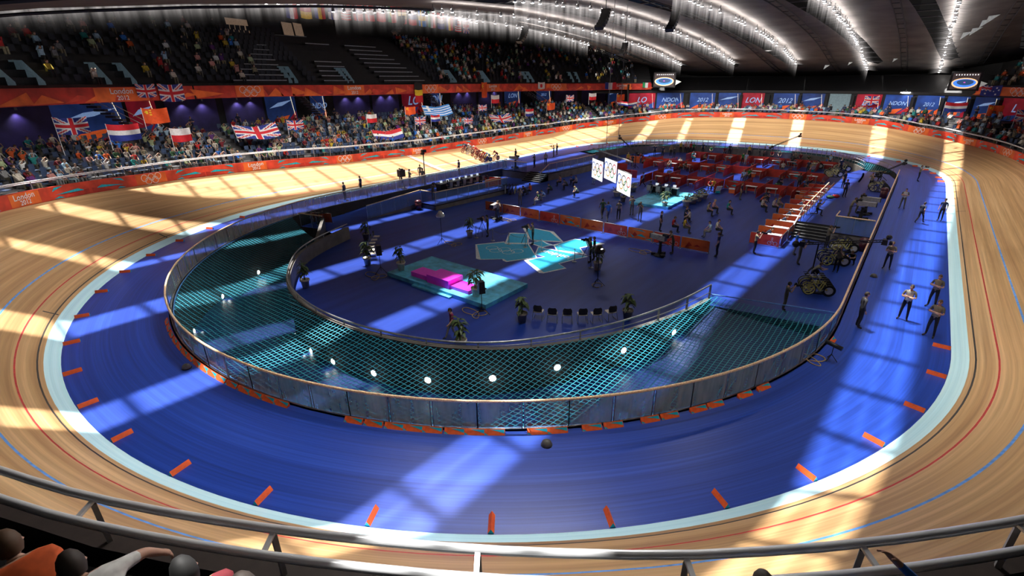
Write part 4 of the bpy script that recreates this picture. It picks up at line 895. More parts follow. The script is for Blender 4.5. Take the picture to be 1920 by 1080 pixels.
for i, (x, y) in enumerate([(4.75, 1.1), (4.85, 2.5), (4.95, 3.8), (5.05, 5.1)]): PT((x, y, ZI), i, 'round planter of dark foliage beside the presenter stage, %s of four' % od(i), 'planters beside the presenter stage')
PT((-2.62, 1.02, ZI), 0, 'round planter behind the lowest hanging ring screen'); PT((-2.36, 4.14, ZI), 2, 'round planter at the far corner of the presenter stage')
def post_thing():
    t = thing('rope_post', 'x', 'post'); mb = MB(); mb.lathe((0, 0, 0), [(.17, 0), (.17, .02), (.05, .05)], 'steel', 14); mb.build('base', t, True); mb = MB(); mb.lathe((0, 0, .03), [(.022, 0), (.022, .85), (.04, .86), (.03, .92), (0, .93)], 'steel', 8); mb.build('pole', t, True); return t
PO = Once(post_thing); PS = [(-4.67, -18.83), (-3.11, -18.64), (-1.56, -18.58), (-.09, -18.45), (1.45, -18.54), (2.98, -18.71), (4.49, -18.96), (5.97, -19.28)]
for i, (x, y) in enumerate(PS): PO((x, y, ZI), 0, 'slim steel rope post crossing the turquoise emblem, %s of eight' % od(i), 'posts of the rope line')
for i, (a, b) in enumerate(zip(PS[:-1], PS[1:])):
    mb = MB(); mb.tube([(a[0]+(b[0]-a[0])*u, a[1]+(b[1]-a[1])*u, ZI+.86-.16*math.sin(PI*u)) for u in np.linspace(0, 1, 8)], .015, 'grey', 5); tag(mb.build('barrier_rope', smooth=True), 'grey rope slung between the %s and %s posts over the emblem' % (od(i), od(i+1)), 'rope', 'ropes of the rope line')
# ------------------------------------------------------------------ speakers, lamps, cables
def stand_parts(t, h):
    mb = MB(); mb.tube([(0, 0, .25), (0, 0, h)], .02, 'black', 6); mb.build('pole', t)
    for k in range(3): a = k*2*PI/3+.4; mb = MB(); mb.bar((0, 0, .45), (.45*math.cos(a), .45*math.sin(a), .01), .025, .025, 'black'); mb.build('leg', t)
def stand_thing(h):
    t = thing('tripod_stand', 'x', 'stand'); stand_parts(t, h); return t
for i, (x, y, lab) in enumerate(((-4.46, -28.29, 'at the corner of the turquoise stage, beside the coiled cable'), (4.88, -28.92, 'in front of the turquoise stage'))):
    t = stand_thing(1.25); t.location = (x, y, ZI); t['label'] = 'thin black loudspeaker stand '+lab
    t = thing('loudspeaker', 'black loudspeaker '+lab, 'speaker', (x, y, ZI+1.25), R(-30)); mb = MB(); mb.box((0, 0, .33), (.36, .34, .66), 'black', taper=.92); cb_ = mb.build('cabinet', t); mb = MB(); mb.lathe((0, .18, .2), [(.12, 0), (.12, .01)], 'dark', 12); mb.build('grille', cb_)
for i, (x, y, lab, rz) in enumerate(((-5.76, -21.51, 'standing alone on the blue floor beyond the stage', 2.6), (7.81, -21.69, 'in front of the pot at the rope line end', 1.2))):
    t = stand_thing(2.05); t.location = (x, y, ZI); t['label'] = 'thin black light stand '+lab
    t = thing('studio_lamp', 'studio lamp with round face '+lab, 'lamp', (x, y, ZI+2.05), rz); mb = MB(); mb.lathe((0, 0, .05), [(.3, 0), (.34, .12), (.2, .32), (.12, .45), (0, .46)], 'pot' if i == 0 else 'black', 14); hd_ = mb.build('hood', t, True); mb = MB(); mb.ball((0, -.2, .22), .14, 'lamp', 10, (1, .4, 1)); mb.build('bulb', hd_, True)
def coil(lab, x, y, r_, z=ZI, loops=2, mat='cable', dx=.9):
    mb = MB(); pts = []; n = 70
    for k in range(n): u = k/(n-1)*2*PI*loops; pts.append((x+dx*.5*math.sin(u*.5)+r_*(1+.15*math.sin(u*1.7))*math.cos(u), y+r_*.8*math.sin(u)+.15*math.sin(u*.7), z+.02))
    mb.tube(pts, .02, mat, 5); tag(mb.build('cable', smooth=True), lab, 'cable')
coil('yellowish cable coiled at the foot of the loudspeaker by the low podium step', -4.3, -28.9, .55); coil('yellowish cable looped around the loudspeaker stand in front of the stage', 4.5, -29.1, .5); coil('cable ring at the foot of the light stand by the rope end', 7.75, -21.75, .33, loops=1, dx=.1)
coil('yellowish cable trailing from the lone studio lamp', -5.0, -21.1, .5); coil('yellow cable behind the white studio camera', -5.9, -13.2, .5); coil('yellow cable beside the big grey pedestal camera', 7.2, -14.3, .55); coil('orange cable by the fence below the small tripod camera', 19.6, -25.3, .5, 0); coil('orange cable looped at the far pit edge', 18.2, 27.0, .5, .02); coil('orange cable at the tripod of the hooded camera', -21.4, -12.2, .5, 0)
# ------------------------------------------------------------------ cameras
def tv_thing(mat='grey'):
    t = thing('broadcast_camera', 'x', 'camera'); mb = MB(); mb.lathe((0, 0, 0), [(.42, 0), (.42, .06), (.16, .16), (.11, .5), (.09, .95), (.16, 1.0), (0, 1.02)], 'rib', 10); ped = mb.build('pedestal', t)
    for k in range(3): a = k*2*PI/3; mb = MB(); mb.box((.42*math.cos(a), .42*math.sin(a), .09), (.28, .2, .18), 'black', Matrix.Rotation(a, 3, 'Z')); mb.build('wheel_cover', ped)
    mb = MB(); mb.tube([(-.25, 0, 1.0), (.25, 0, 1.0)], .02, 'black', 6); mb.tube([(.33*math.cos(a), .33*math.sin(a), .85) for a in np.linspace(0, 2*PI, 17)], .018, 'black', 5); mb.build('steering_ring', t)
    mb = MB(); mb.box((0, -.1, 1.3), (.3, .6, .36), mat); mb.box((0, -.3, 1.55), (.2, .3, .14), 'rib'); mb.build('camera_body', t)
    mb = MB(); mb.box((0, .5, 1.3), (.32, .62, .32), mat, taper=1.); mb.box((0, .83, 1.3), (.36, .06, .34), 'black'); mb.build('lens', t)
    mb = MB(); mb.box((0, -.5, 1.5), (.25, .12, .2), 'black'); mb.build('viewfinder', t)
    for s in (-1, 1): mb = MB(); mb.bar((s*.15, -.3, 1.12), (s*.25, -.85, 1.0), .025, .025, 'black'); mb.build('pan_handle', t)
    return t
TV = [Once(lambda: tv_thing('grey')), Once(lambda: tv_thing('pot'))]
TV[1]((-6.99, -13.56, ZI), R(190), 'white fronted studio camera on a pedestal by the first orange barrier'); TV[0]((8.58, -14.27, ZI), R(75), 'big grey broadcast camera on a pedestal before the orange barriers')
TV[0]((18.9, 3.0, 0), R(-85), 'grey broadcast camera on the press deck, farther of two'); TV[0]((18.8, .9, 0), R(-85), 'grey broadcast camera on the press deck, just behind the glass panel'); TV[0]((-19.0, 4.6, 0), R(95), 'grey broadcast camera at the head of the dark stairs')
def tripod_cam():
    t = thing('tripod_camera', 'x', 'camera')
    for k in range(3): a = k*2*PI/3+.5; mb = MB(); mb.bar((0, 0, 1.15), (.48*math.cos(a), .48*math.sin(a), .01), .03, .03, 'black'); mb.build('leg', t)
    mb = MB(); mb.box((0, 0, 1.22), (.1, .12, .12), 'black'); mb.build('head', t); mb = MB(); mb.box((0, 0, 1.4), (.14, .36, .2), 'black'); mb.box((0, -.1, 1.54), (.1, .16, .08), 'rib'); mb.build('camera_body', t); mb = MB(); mb.lathe((0, 0, 0), [(.06, 0), (.08, .25)], 'rib', 10)
    for i, v in enumerate(mb.v): mb.v[i] = (v[0], v[2]+.18, v[1]+1.4)
    mb.build('lens', t); return t
TC = Once(tripod_cam)
for x, y, rz, lab in ((-4.74, -18.0, 160, 'black camera on a tripod at the start of the rope line'), (-.46, -17.76, 160, 'black camera on a tripod on the turquoise emblem'), (4.95, -17.9, 150, 'black camera on a tripod near the end of the rope line'), (18.75, 14.4, 100, 'black camera on a tripod before the dark pit grating'), (3.3, 33.5, 180, 'black camera on a tripod against the far end wall')): TC((x, y, ZI if x < 18 else 0), R(rz), lab)
t = thing('small_floodlight', 'small black cylinder light on a short tripod on the blue apron by the fence', 'lamp', (20.36, -24.96, 0)); mb = MB(); mb.tube([(-.3, .1, .75), (.3, -.1, .68)], .09, 'black', 10); mb.build('housing', t, True); mb = MB(); mb.bar((0, 0, .25), (0, 0, .7), .03, .03, 'black'); mb.build('pole', t)
for k in range(3): a = k*2*PI/3; mb = MB(); mb.bar((0, 0, .3), (.25*math.cos(a), .25*math.sin(a), .01), .025, .025, 'black'); mb.build('leg', t)
t = thing('hooded_camera', 'large dark box camera on a tripod on the apron by the finish line', 'camera', (-21.03, -12.37, 0), R(80)); mb = MB(); mb.box((0, 0, 1.6), (.65, .6, .72), 'dark_brown'); mb.box((0, -.1, 2.0), (.3, .3, .14), 'black'); mb.build('hood', t)
for k in range(3): a = k*2*PI/3+.5; mb = MB(); mb.bar((0, 0, 1.25), (.5*math.cos(a), .5*math.sin(a), .01), .04, .04, 'black'); mb.build('leg', t)
t = thing('camera_mast', 'tall thin black mast with a remote camera on top, beside the commentary desk', 'mast', (-20.7, -9.4, 0)); mb = MB(); mb.tube([(0, 0, 0), (0, 0, 3.3)], .055, 'black', 8); mb.build('pole', t); mb = MB(); mb.box((0, .1, 3.55), (.25, .55, .28), 'black'); mb.box((0, -.1, 3.3), (.3, .3, .2), 'black'); mb.build('camera_head', t)
def jib(lab, a, b, base, mount):
    t = thing('camera_crane', lab, 'crane'); a, b = Vector(a), Vector(b); mb = MB(); d = (b-a); u = d.normalized()
    for o_ in (-.06, .06): mb.bar(a+Vector((0, 0, o_)), b+Vector((0, 0, o_)), .05, .05, 'black')
    for k in range(14): p = a+d*k/14; mb.bar(p+Vector((0, 0, -.06)), p+d/28+Vector((0, 0, .06)), .02, .02, 'black'); mb.bar(p+d/28+Vector((0, 0, .06)), p+d/14+Vector((0, 0, -.06)), .02, .02, 'black')
    mb.build('boom', t); mb = MB(); mb.box(b+Vector((0, 0, -.05)), (.3, .5, .3), 'black', taper=.8); mb.box(b+u*.3+Vector((0, 0, -.15)), (.16, .3, .18), 'rib'); mb.ball(b+u*.15+Vector((0, 0, .2)), .16, 'black', 8); mb.build('camera_head', t)
    mb = MB(); mb.ball(a, .22, 'black', 10, (1, 1, 1)); mb.lathe(a+u*.35-Vector((0, 0, .15)), [(.16, 0), (.16, .3)], 'black', 10); mb.build('counterweight', t)
    p = Vector(mount); mb = MB(); mb.bar((p.x, p.y, base), p, .08, .08, 'black'); mb.build('column', t)
    for k in range(3): an = k*2*PI/3; mb = MB(); mb.bar((p.x, p.y, base+.5), (p.x+.55*math.cos(an), p.y+.55*math.sin(an), base+.02), .05, .05, 'black'); mb.build('leg', t)
jib('black camera crane reaching from the racked bicycles over the glass fence', (16.5, -12.1, .9), (20.9, -11.4, 1.75), ZI, (17.7, -11.9, 1.1))
jib('black camera crane over the far corner of the glass fence', (18.3, 20.5, .7), (20.3, 22.9, 1.75), 0, (18.7, 21., .9))
jib('thin black camera crane at the far end wall', (4.6, 33.2, 1.2), (7.3, 37.3, 2.6), ZI, (4.9, 33.6, 1.4))
jib('dark camera crane mast behind the hanging ring screens', (-8.4, 18., 1.0), (-12.0, 19.5, 2.8), ZI, (-8.8, 18.2, 1.2))
# bins, domes
def bin_thing():
    t = thing('waste_bin', 'x', 'bin'); mb = MB(); mb.lathe((0, 0, 0), [(.27, 0), (.31, .75), (0, .75)], 'bin_red', 16); mb.build('drum', t, True); mb = MB(); mb.lathe((0, 0, .75), [(.33, 0), (.33, .06), (.22, .18), (0, .22)], 'bin_red', 16); mb.build('lid', t, True); return t
BN = Once(bin_thing); BN((-15.35, -15.3, ZI), 0, 'dark red waste bin at the foot of the deck ramp'); BN((19.7, -4.75, ZI), 0, 'dark red waste bin under the press deck glass'); BN((19.6, 11.0, 0), 0, 'dark red waste bin on the press deck by the blue disc wheels')
for i, (x, y, l) in enumerate(((-.17, -41.35, 'small grey dome on the apron below the long row of foam wedges'), (14.09, -36.19, 'small grey dome on the apron in front of the fence by the sunlit patch'), (20.86, -13.01, 'small grey dome on the apron close to the folded arms guard'))):
    t = thing('floor_dome', l, 'dome', (x, y, 0)); mb = MB(); mb.lathe((0, 0, 0), [(.17, 0), (.17, .05), (.14, .13), (.08, .18), (0, .2)], 'dome', 14); mb.build('shell', t, True); mb = MB(); mb.lathe((0, 0, .0), [(.19, 0), (.19, .02)], 'black', 14); mb.build('base', t)
# foam bars and wedges
def foam_thing():
    t = thing('foam_bar', 'x', 'foam bar'); mb = MB(); w_, h = .085, .15
    tri = lambda y: [(-w_, y, 0), (w_, y, 0), (0, y, h)]
    a, b = tri(-.6), tri(0); mb.face([a[0], b[0], b[2], a[2]], 'foam'); mb.face([a[1], a[2], b[2], b[1]], 'foam'); mb.build('faces', t); mb = MB(); mb.face(a[::-1], 'teal'); mb.face(b, 'teal'); mb.build('end_cap', t); return t
FO = Once(foam_thing)
BARS = [0.1, 44.7, 47.2, 50.1, 52.7, 55.5, 58.9, 64.1, 69.4, 72.8, 76.0, 79.3, 82.4, 86, 89.5, 93, 96.5, 100, 103.5, 107, 110.5, 114, 169.9, 173.5, 176.7, 180.0, 183.2, 186.5, 189.9, 193.2, 196.5, 199.6, 202.8, 206.1, 209.3, 212.7, 216.0, 219.2, 222.4, 225.5, 228.8, 231.8, 235.0]
for i, s in enumerate(sorted(BARS, key=lambda s: -s if s > 120 else -s-LEN*0)):
    n = nrm(s); FO(P(s, -.03, 0), math.atan2(n.y, n.x)-PI/2, 'orange foam bar beside the pale blue band, %s from the guards round the bend' % od(i), 'foam bars along the pale blue band')
def wedge_thing():
    t = thing('sponsor_wedge', 'x', 'wedge block'); mb = MB(); a_, h_ = .34, .15; mb.face([(-a_, 0, h_), (a_, 0, h_), (a_, .16, .0), (-a_, .16, .0)][::-1], 'foam'); mb.face([(-a_, 0, 0), (-a_, .16, 0), (-a_, 0, h_)], 'foam'); mb.face([(a_, 0, 0), (a_, 0, h_), (a_, .16, 0)], 'foam'); mb.face([(-a_, 0, 0), (-a_, 0, h_), (a_, 0, h_), (a_, 0, 0)], 'foam'); mb.build('block', t)
    mb = MB(); f = lambda x, u: (x, .162*u+.003, .15*(1-u)+.004); mb.face([f(-.32, .15), f(-.32, .7), f(-.1, .4), f(.15, .15)], 'teal'); mb.face([f(.2, .95), f(.33, .6), f(.33, .95)], 'teal'); mb.build('printed_shard', t); return t
WE = Once(wedge_thing)
WED = [193.4, 194.4, 195.4, 196.4, 197.3, 198.1, 198.9, 199.8, 200.6, 201.4, 202.25, 203.1, 203.95, 204.8, 205.6, 206.4, 210.0, 210.9, 211.8, 212.6, 213.45, 214.3, 215.1, 215.9, 217.6, 218.4, 219.7, 220.6, 222.2, 223.1, 224.5, 225.4, 227.1, 228.3, 235.2]
for i, s in enumerate(WED): n = nrm(s); WE(P(s, FW+.2, 0), math.atan2(n.y, n.x)-PI/2, 'red and turquoise wedge block along the fence foot, %s from the pit side' % od(i), 'wedge blocks along the glass fence')
# pit lamps
for i, (x, y, z) in enumerate([(13.41, -23.87, -1.3), (12.4, -27.13, -1.2), (10.76, -30.2, -1.25), (8.9, -32.6, -1.4), (6.43, -34.08, -1.7), (3.57, -34.89, -2.0), (.82, -35.21, -2.3), (-1.72, -35.1, -2.6), (-5.0, -34.3, -3.2), (-10.2, -38., -2.9), (-14.6, -34.5, -3.1), (-17.5, -30.4, -3.2)]):
    if i < 9:
        k = int(np.argmin(np.hypot(IPR[:, 0]-x, IPR[:, 1]-y))); n = -N_IP[k] if N_IP[k].dot(Vector((x, y, 0))-Vector((*IPR[k], 0))) < -.5 else N_IP[k]; b = Vector((*IPR[k], z))+n*.13
    else:
        s = min(np.arange(160, 235, .2), key=lambda q: (P(q, FW)-Vector((x, y, 0))).length); n = -nrm(s); b = P(s, FW-.04, z)
    t = thing('wall_lamp', 'round bright lamp on the pit wall under the net, %s along the ramp' % od(i), 'lamp', b, math.atan2(n.y, n.x)-PI/2, 'round lamps along the ramp wall')
    q = Matrix.Rotation(-PI/2, 3, 'X'); mb = MB(); mb.lathe((0, 0, 0), [(.19, 0), (.19, .05), (.16, .06)], 'grey', 14); mb.v = [tuple(q @ Vector(v)) for v in mb.v]; mb.build('rim', t)
    mb = MB(); mb.lathe((0, 0, .06), [(.155, 0), (.1, .04), (0, .05)], 'pit_lamp', 14); mb.v = [tuple(q @ Vector(v)) for v in mb.v]; mb.build('lens', t)
    l = bpy.data.lights.new('ramp_light', 'POINT'); l.energy = 5; l.shadow_soft_size = .1; o = bpy.data.objects.new('ramp_light', l); COL.objects.link(o); o.location = b+n*.45+Vector((0, 0, -.1))
# ------------------------------------------------------------------ hanging ring screens
BA, BB = Vector((-4.99, -.39, 4.)), Vector((2.27, -6.35, 4.)); bu = (BB-BA).normalized(); bn = Vector((-bu.y, bu.x, 0))
if bn.y > 0: bn = -bn
t = thing('lighting_bar', 'grey truss bar that carries the three hanging ring screens', 'hanging bar'); mb = MB(); mb.bar(BA, BB, .1, .1, 'grey'); mb.build('bar', t)
for u in (3.4, 6.1): mb = MB(); p = BA+bu*u; mb.tube([p, (p.x, p.y, ZC(p.x, p.y))], .025, 'steel', 5); mb.build('cable', t)
for M_, c in dict(ring_blue=(.02, .16, .6), ring_black=(.01, .01, .01), ring_red=(.7, .02, .03), ring_yellow=(.9, .5, .02), ring_green=(.02, .35, .08)).items(): M(M_, c, .5, emit=c, es=.5)
for i, (u, z0_, lab) in enumerate(((0.05, 1.1, 'glowing white screen with coloured rings, hung at the bar end by the stairs'), (3.35, 1.6, 'glowing white screen with coloured rings, highest and middle of three'), (6.55, 1.0, 'glowing white screen with coloured rings, hung lowest above the photographers'))):
    t = thing('ring_screen', lab, 'screen'); p = BA+bu*u; w_, h = 2.85, 1.95; q = Matrix((bu, -bn, (0, 0, 1))).transposed(); c = p+bu*w_/2; c = Vector((c.x, c.y, z0_+h/2))
    mb = MB(); mb.box(c, (w_, .04, h), 'screen_white', q); sc_ = mb.build('screen', t)
    for sg in (1, -1): mb = MB(); rings(mb, c+bn*.03*sg, bu*(1 if sg > 0 else -1), (0, 0, 1), .42, ['ring_blue', 'ring_black', 'ring_red', 'ring_yellow', 'ring_green'], .22); mb.build('coloured_rings', sc_)
    mb = MB(); mb.box(Vector((c.x, c.y, z0_+h+.02)), (w_, .07, .05), 'grey', q); mb.build('top_bar', t)
    for e in (0, w_): mb = MB(); mb.tube([p+bu*e+Vector((0, 0, z0_+h-4)), p+bu*e], .012, 'grey', 4); mb.build('wire', t)
# corner screens
def screen(lab, p0, p1, z0_, z1_, face):
    t = thing('video_screen', lab, 'screen'); a, b = Vector((*p0, 0)), Vector((*p1, 0)); u = (b-a).normalized(); w_ = (b-a).length; n = Vector((u.y, -u.x, 0)); F_ = lambda x, z, o_: a+u*w_*x+n*o_+Vector((0, 0, z0_+(z1_-z0_)*z))
    mb = MB(); mb.box((a+b)/2+Vector((0, 0, (z0_+z1_)/2))-n*.15, (w_+.5, .25, z1_-z0_+.4), 'rib', Matrix((u, -n, (0, 0, 1))).transposed()); cs_ = mb.build('casing', t)
    for nm, c in (('scr_dark', (.03, .02, .02)), ('scr_wood', (.8, .5, .25)), ('scr_blue', (.05, .2, .75)), ('scr_in', (.02, .05, .12)), ('scr_pink', (.8, .1, .6))): M(nm, c, .5, emit=c, es=1.3, noise=0)
    mb = MB(); mb.face([F_(0, 0, .02), F_(1, 0, .02), F_(1, 1, .02), F_(0, 1, .02)], 'scr_dark')
    for k, (cx, cy, rx, ry, m) in enumerate(((.5, .4, .49, .37, 'scr_wood'), (.5, .4, .43, .29, 'scr_blue'), (.52, .44, .32, .2, 'scr_in'), (.5, .42, .04, .03, 'scr_pink'))): mb.poly([F_(cx+rx*math.cos(q), cy+ry*math.sin(q)*(1 if math.sin(q) < 0 else .8), .03+k*.01) for q in np.linspace(0, 2*PI, 22, endpoint=False)], m)
    for x in np.linspace(.1, .9, 9): mb.face([F_(x, .86, .03), F_(x+.04, .86, .03), F_(x+.04, .93, .03), F_(x, .93, .03)], 'screen_white')
    mb.build('picture', cs_, merge=False)
    mb = MB(); mb.face([F_(1.08, .1, -.1), F_(1.35, .35, -.1), F_(1.08, .5, -.1)], 'wing_white'); mb.build('side_flag', t)
screen('video screen showing the track, above the end of the long balcony', (-21.0, 50.0), (-17.2, 50.0), 8.9, 11.15, 1); screen('video screen showing the track, above the balcony corner by the far bend', (22.5, 46.0), (25.2, 45.6), 8.7, 10.65, 1)
# line-array speakers, pennants, small ceiling items
for i, (x, y) in enumerate(((-24.5, -7.5), (-18.5, 6), (-14.5, 24), (-3.5, -2), (0.5, 4))):
    t = thing('line_array_speaker', 'curved black line array loudspeaker hung from the roof, %s from the press desks' % od(i), 'speaker', group='loudspeakers under the roof'); mb = MB(); z = ZC(x, y)-1.1
    for k in range(7): mb.box((x, y-.03*k*k, z-.24*k), (.75, .4, .22), 'black', Matrix.Rotation(-.11*k, 3, 'X'))
    mb.build('cabinets', t, merge=False); mb = MB(); mb.bar((x, y, z), (x, y, z+1.1), .05, .05, 'black'); mb.build('hanger', t)
for i, (x, y, z) in enumerate(((9.5, 52, 11.9), (15.2, 50, 12.2), (21.9, 30, 14.), (22.5, 27, 14.2), (23.0, 24, 14.7), (23.3, 22, 14.9), (6, 54, 11.4))):
    mb = MB(); mb.face([(x, y, z), (x+.9, y+.2, z+.75), (x+.1, y+.1, z+.65)], 'wing_white'); tag(mb.build('reflector_sail'), 'small white triangular sail under the dark roof, %s of seven' % od(i), 'reflector', 'white sails under the roof')
t = thing('wall_light', 'small oval white light on the dark band above the far banners', 'lamp'); mb = MB(); p = P(68.2, cw('B', 4, 68.2)-.5, 8.0); mb.ball(p, .5, 'lamp', 10, (1.3, .4, .2)); mb.build('lens', t, True); mb = MB(); mb.bar(p, p+Vector((0, 0, .5)), .1, .1, 'rib'); mb.build('bracket', t)
# ------------------------------------------------------------------ bicycles
def bike_thing(c1, c2, rear='disc', name='track_bicycle'):
    t = thing(name, 'x', 'bicycle'); r_ = .33; q = Matrix.Rotation(PI/2, 3, 'Y')
    def wheel(y, kind, nm):
        ty = MB(); ty.tube([(0, r_*math.cos(a), r_*math.sin(a)) for a in np.linspace(0, 2*PI, 25)[:-1]], .02, 'tyre', 6, closed=True); mb = MB()
        if kind == 'disc':
            for sx in (-.03, .03): mb.ring((sx, 0, 0), (0, 1, 0), (0, 0, 1), .26, .1, 'tyre', 22); mb.ring((sx, 0, 0), (0, 1, 0), (0, 0, 1), .105, .21, c2, 22); mb.ring((sx*1.1, .14, .06), (0, 1, 0), (0, 0, 1), .03, .06, 'gold_label', 10)
        else:
            mb.tube([(0, (r_-.035)*math.cos(a), (r_-.035)*math.sin(a)) for a in np.linspace(0, 2*PI, 25)[:-1]], .028, c1, 6, closed=True)
            for k in range(5): a = k*2*PI/5+.3; mb.bar((0, 0, 0), (0, .3*math.cos(a), .3*math.sin(a)), .025, .05, c1)
        o = mb.build(nm, t, False, False); o.location = (0, y, r_); ty.build('tyre', o, True, False)
    wheel(.5, 'spoke', 'front_wheel'); wheel(-.5, rear, 'rear_wheel')
    bb = Vector((0, -.08, .28)); hd = Vector((0, .34, .78)); st = Vector((0, -.24, .76)); mb = MB()
    for a, b, w_ in ((bb, hd, .055), (st, hd-Vector((0, 0, .05)), .05), (bb, st+Vector((0, -.03, .12)), .05), (bb, Vector((0, -.5, r_)), .03), (st, Vector((0, -.5, r_)), .025), (hd+Vector((0, -.01, .06)), Vector((0, .5, r_)), .045)): mb.bar(a, b, .03, w_, c1)
    mb.build('frame', t)
    mb = MB(); mb.tube([(-.2, .62, .83), (-.2, .42, .86), (0, .36, .88), (.2, .42, .86), (.2, .62, .83)], .016, 'black', 6); mb.build('handlebar', t); mb = MB(); mb.box((0, -.28, .91), (.13, .28, .05), 'black', taper=.7); mb.build('saddle', t)
    mb = MB(); mb.ring((.04, -.08, .28), (0, 1, 0), (0, 0, 1), .07, .05, 'grey', 14); mb.bar((.06, -.08, .28), (.06, .06, .18), .02, .03, 'grey'); mb.bar((-.06, -.08, .28), (-.06, -.22, .38), .02, .03, 'grey'); mb.build('crank', t)
    return t
BKS = {('y'): Once(lambda: bike_thing('bike_yellow', 'bike_white')), 'w': Once(lambda: bike_thing('bike_white', 'bike_blue')), 'b': Once(lambda: bike_thing('bike_blue', 'bike_white'))}
def rack_thing():
    t = thing('bike_rack', 'x', 'rack'); mb = MB(); mb.bar((0, 0, 0), (0, 0, .95), .05, .05, 'black'); mb.bar((0, -.9, .95), (0, .9, .95), .05, .05, 'black'); mb.build('frame', t); mb = MB(); mb.box((0, 0, .03), (.9, .3, .05), 'black'); mb.build('foot', t); return t
RK = Once(rack_thing)
def cluster(x, y, ang, n, step, kinds, z, where, grp):
    """n bicycles side by side; ang: heading of the bikes"""
    d = Vector((math.cos(ang), math.sin(ang), 0)); s = Vector((-d.y, d.x, 0))
    for k in range(n):
        p = Vector((x, y, z+.12))+s*(k-(n-1)/2)*step
        o = BKS[kinds[k % len(kinds)]](p, ang-PI/2, '%s racked bicycle %s, %s of %d' % ({'y': 'yellow', 'w': 'white', 'b': 'blue'}[kinds[k % len(kinds)]], where, od(k), n), grp)
    RK((x, y, z), ang, 'black bike rack '+where)
cluster(18.4, -15.2, R(200), 5, .32, 'wybyy', ZI, 'closest to the net', 'bikes racked by the net')
cluster(18.4, -9.2, R(205), 5, .32, 'ybwby', ZI, 'in front of the press deck', 'bikes racked before the press deck')
cluster(18.6, -6.0, R(205), 4, .32, 'bywy', ZI, 'against the press deck wall', 'bikes racked at the press deck wall')
cluster(14.3, 20.2, R(200), 5, .35, 'ybywy', 0, 'past the reporter booths', 'bikes racked past the booths'); cluster(14.6, 24.5, R(200), 4, .35, 'wyby', 0, 'at the curved end of the far wall', 'bikes racked at the far wall end')
cluster(19.0, 13.8, R(190), 5, .34, 'yywyb', 0, 'under the glass fence on the press deck', 'bikes racked on the press deck'); cluster(-12.5, -4.6, R(-60), 4, .35, 'wbby', ZI, 'beside the commentary deck plinth', 'bikes racked beside the plinth')
cluster(-18.6, -24.0, R(-30), 4, .3, 'wbyb', ZI, 'behind the short glass fence over the pit', 'bikes racked above the pit'); cluster(10.9, 31.2, R(200), 3, .5, 'ywy', ZI, 'at the end of the rearmost cubicles', 'bikes by the rear cubicles')

# ------------------------------------------------------------------ people
def base_pose():
    return dict(pel=(0, 0, .95), sp=(0, .0, 1.13), ch=(0, 0, 1.33), nk=(0, .0, 1.48), hd=(0, .025, 1.635), pitch=0.,
                sR=(.185, 0, 1.425), sL=(-.185, 0, 1.425), eR=(.235, -.03, 1.15), eL=(-.235, -.03, 1.15), wR=(.25, .05, .91), wL=(-.25, .05, .91),
                hR=(.095, 0, .91), hL=(-.095, 0, .91), kR=(.105, .02, .5), kL=(-.105, .02, .5), aR=(.11, -.03, .085), aL=(-.11, -.03, .085), tR=(.125, .15, .035), tL=(-.125, .15, .035))
POSES = {}
def pose(name, **k): p = base_pose(); p.update(k); POSES[name] = p
pose('stand')
pose('cross', eR=(.26, .06, 1.15), eL=(-.26, .06, 1.15), wR=(-.06, .25, 1.2), wL=(.06, .28, 1.25), aR=(.15, -.03, .085), aL=(-.15, -.03, .085), kR=(.13, .02, .5), kL=(-.13, .02, .5), tR=(.2, .14, .035), tL=(-.2, .14, .035))
pose('walk', kR=(.1, .2, .52), aR=(.1, .33, .12), tR=(.11, .5, .1), kL=(-.1, -.02, .5), aL=(-.1, -.32, .16), tL=(-.11, -.18, .04), eR=(.24, -.16, 1.17), wR=(.25, -.1, .93), eL=(-.24, .06, 1.16), wL=(-.23, .25, .98), hd=(0, .06, 1.62), pitch=.25)
pose('photo', eR=(.25, .16, 1.22), eL=(-.25, .16, 1.22), wR=(.1, .3, 1.52), wL=(-.1, .33, 1.5), hd=(0, .05, 1.63))
pose('reach', sp=(0, .04, 1.12), ch=(0, .12, 1.3), nk=(0, .17, 1.43), hd=(0, .24, 1.56), pitch=.3, sR=(.185, .14, 1.38), sL=(-.185, .14, 1.38), eR=(.22, .36, 1.2), eL=(-.22, .36, 1.2), wR=(.15, .58, 1.1), wL=(-.15, .58, 1.08))
SIT = dict(pel=(0, 0, .53), hR=(.1, .04, .5), hL=(-.1, .04, .5), kR=(.13, .44, .5), kL=(-.13, .44, .5), aR=(.14, .42, .085), aL=(-.14, .42, .085), tR=(.16, .59, .035), tL=(-.16, .59, .035))
pose('sit', **SIT, sp=(0, .0, .72), ch=(0, .04, .92), nk=(0, .08, 1.06), hd=(0, .13, 1.21), pitch=.15, sR=(.185, .06, 1.01), sL=(-.185, .06, 1.01), eR=(.24, .14, .77), eL=(-.24, .14, .77), wR=(.13, .36, .64), wL=(-.13, .36, .64))
pose('sitlean', **SIT, sp=(0, .08, .7), ch=(0, .22, .86), nk=(0, .33, .96), hd=(0, .42, 1.06), pitch=.45, sR=(.185, .27, .93), sL=(-.185, .27, .93), eR=(.2, .42, .7), eL=(-.2, .42, .7), wR=(.06, .52, .62), wL=(-.06, .54, .62))
pose('sitcheer', **SIT, sp=(0, .0, .72), ch=(0, .02, .92), nk=(0, .03, 1.07), hd=(0, .05, 1.22), sR=(.185, .02, 1.01), sL=(-.185, .02, 1.01), eR=(.33, .1, 1.1), eL=(-.33, .1, 1.1), wR=(.12, .2, 1.3), wL=(-.12, .2, 1.3))
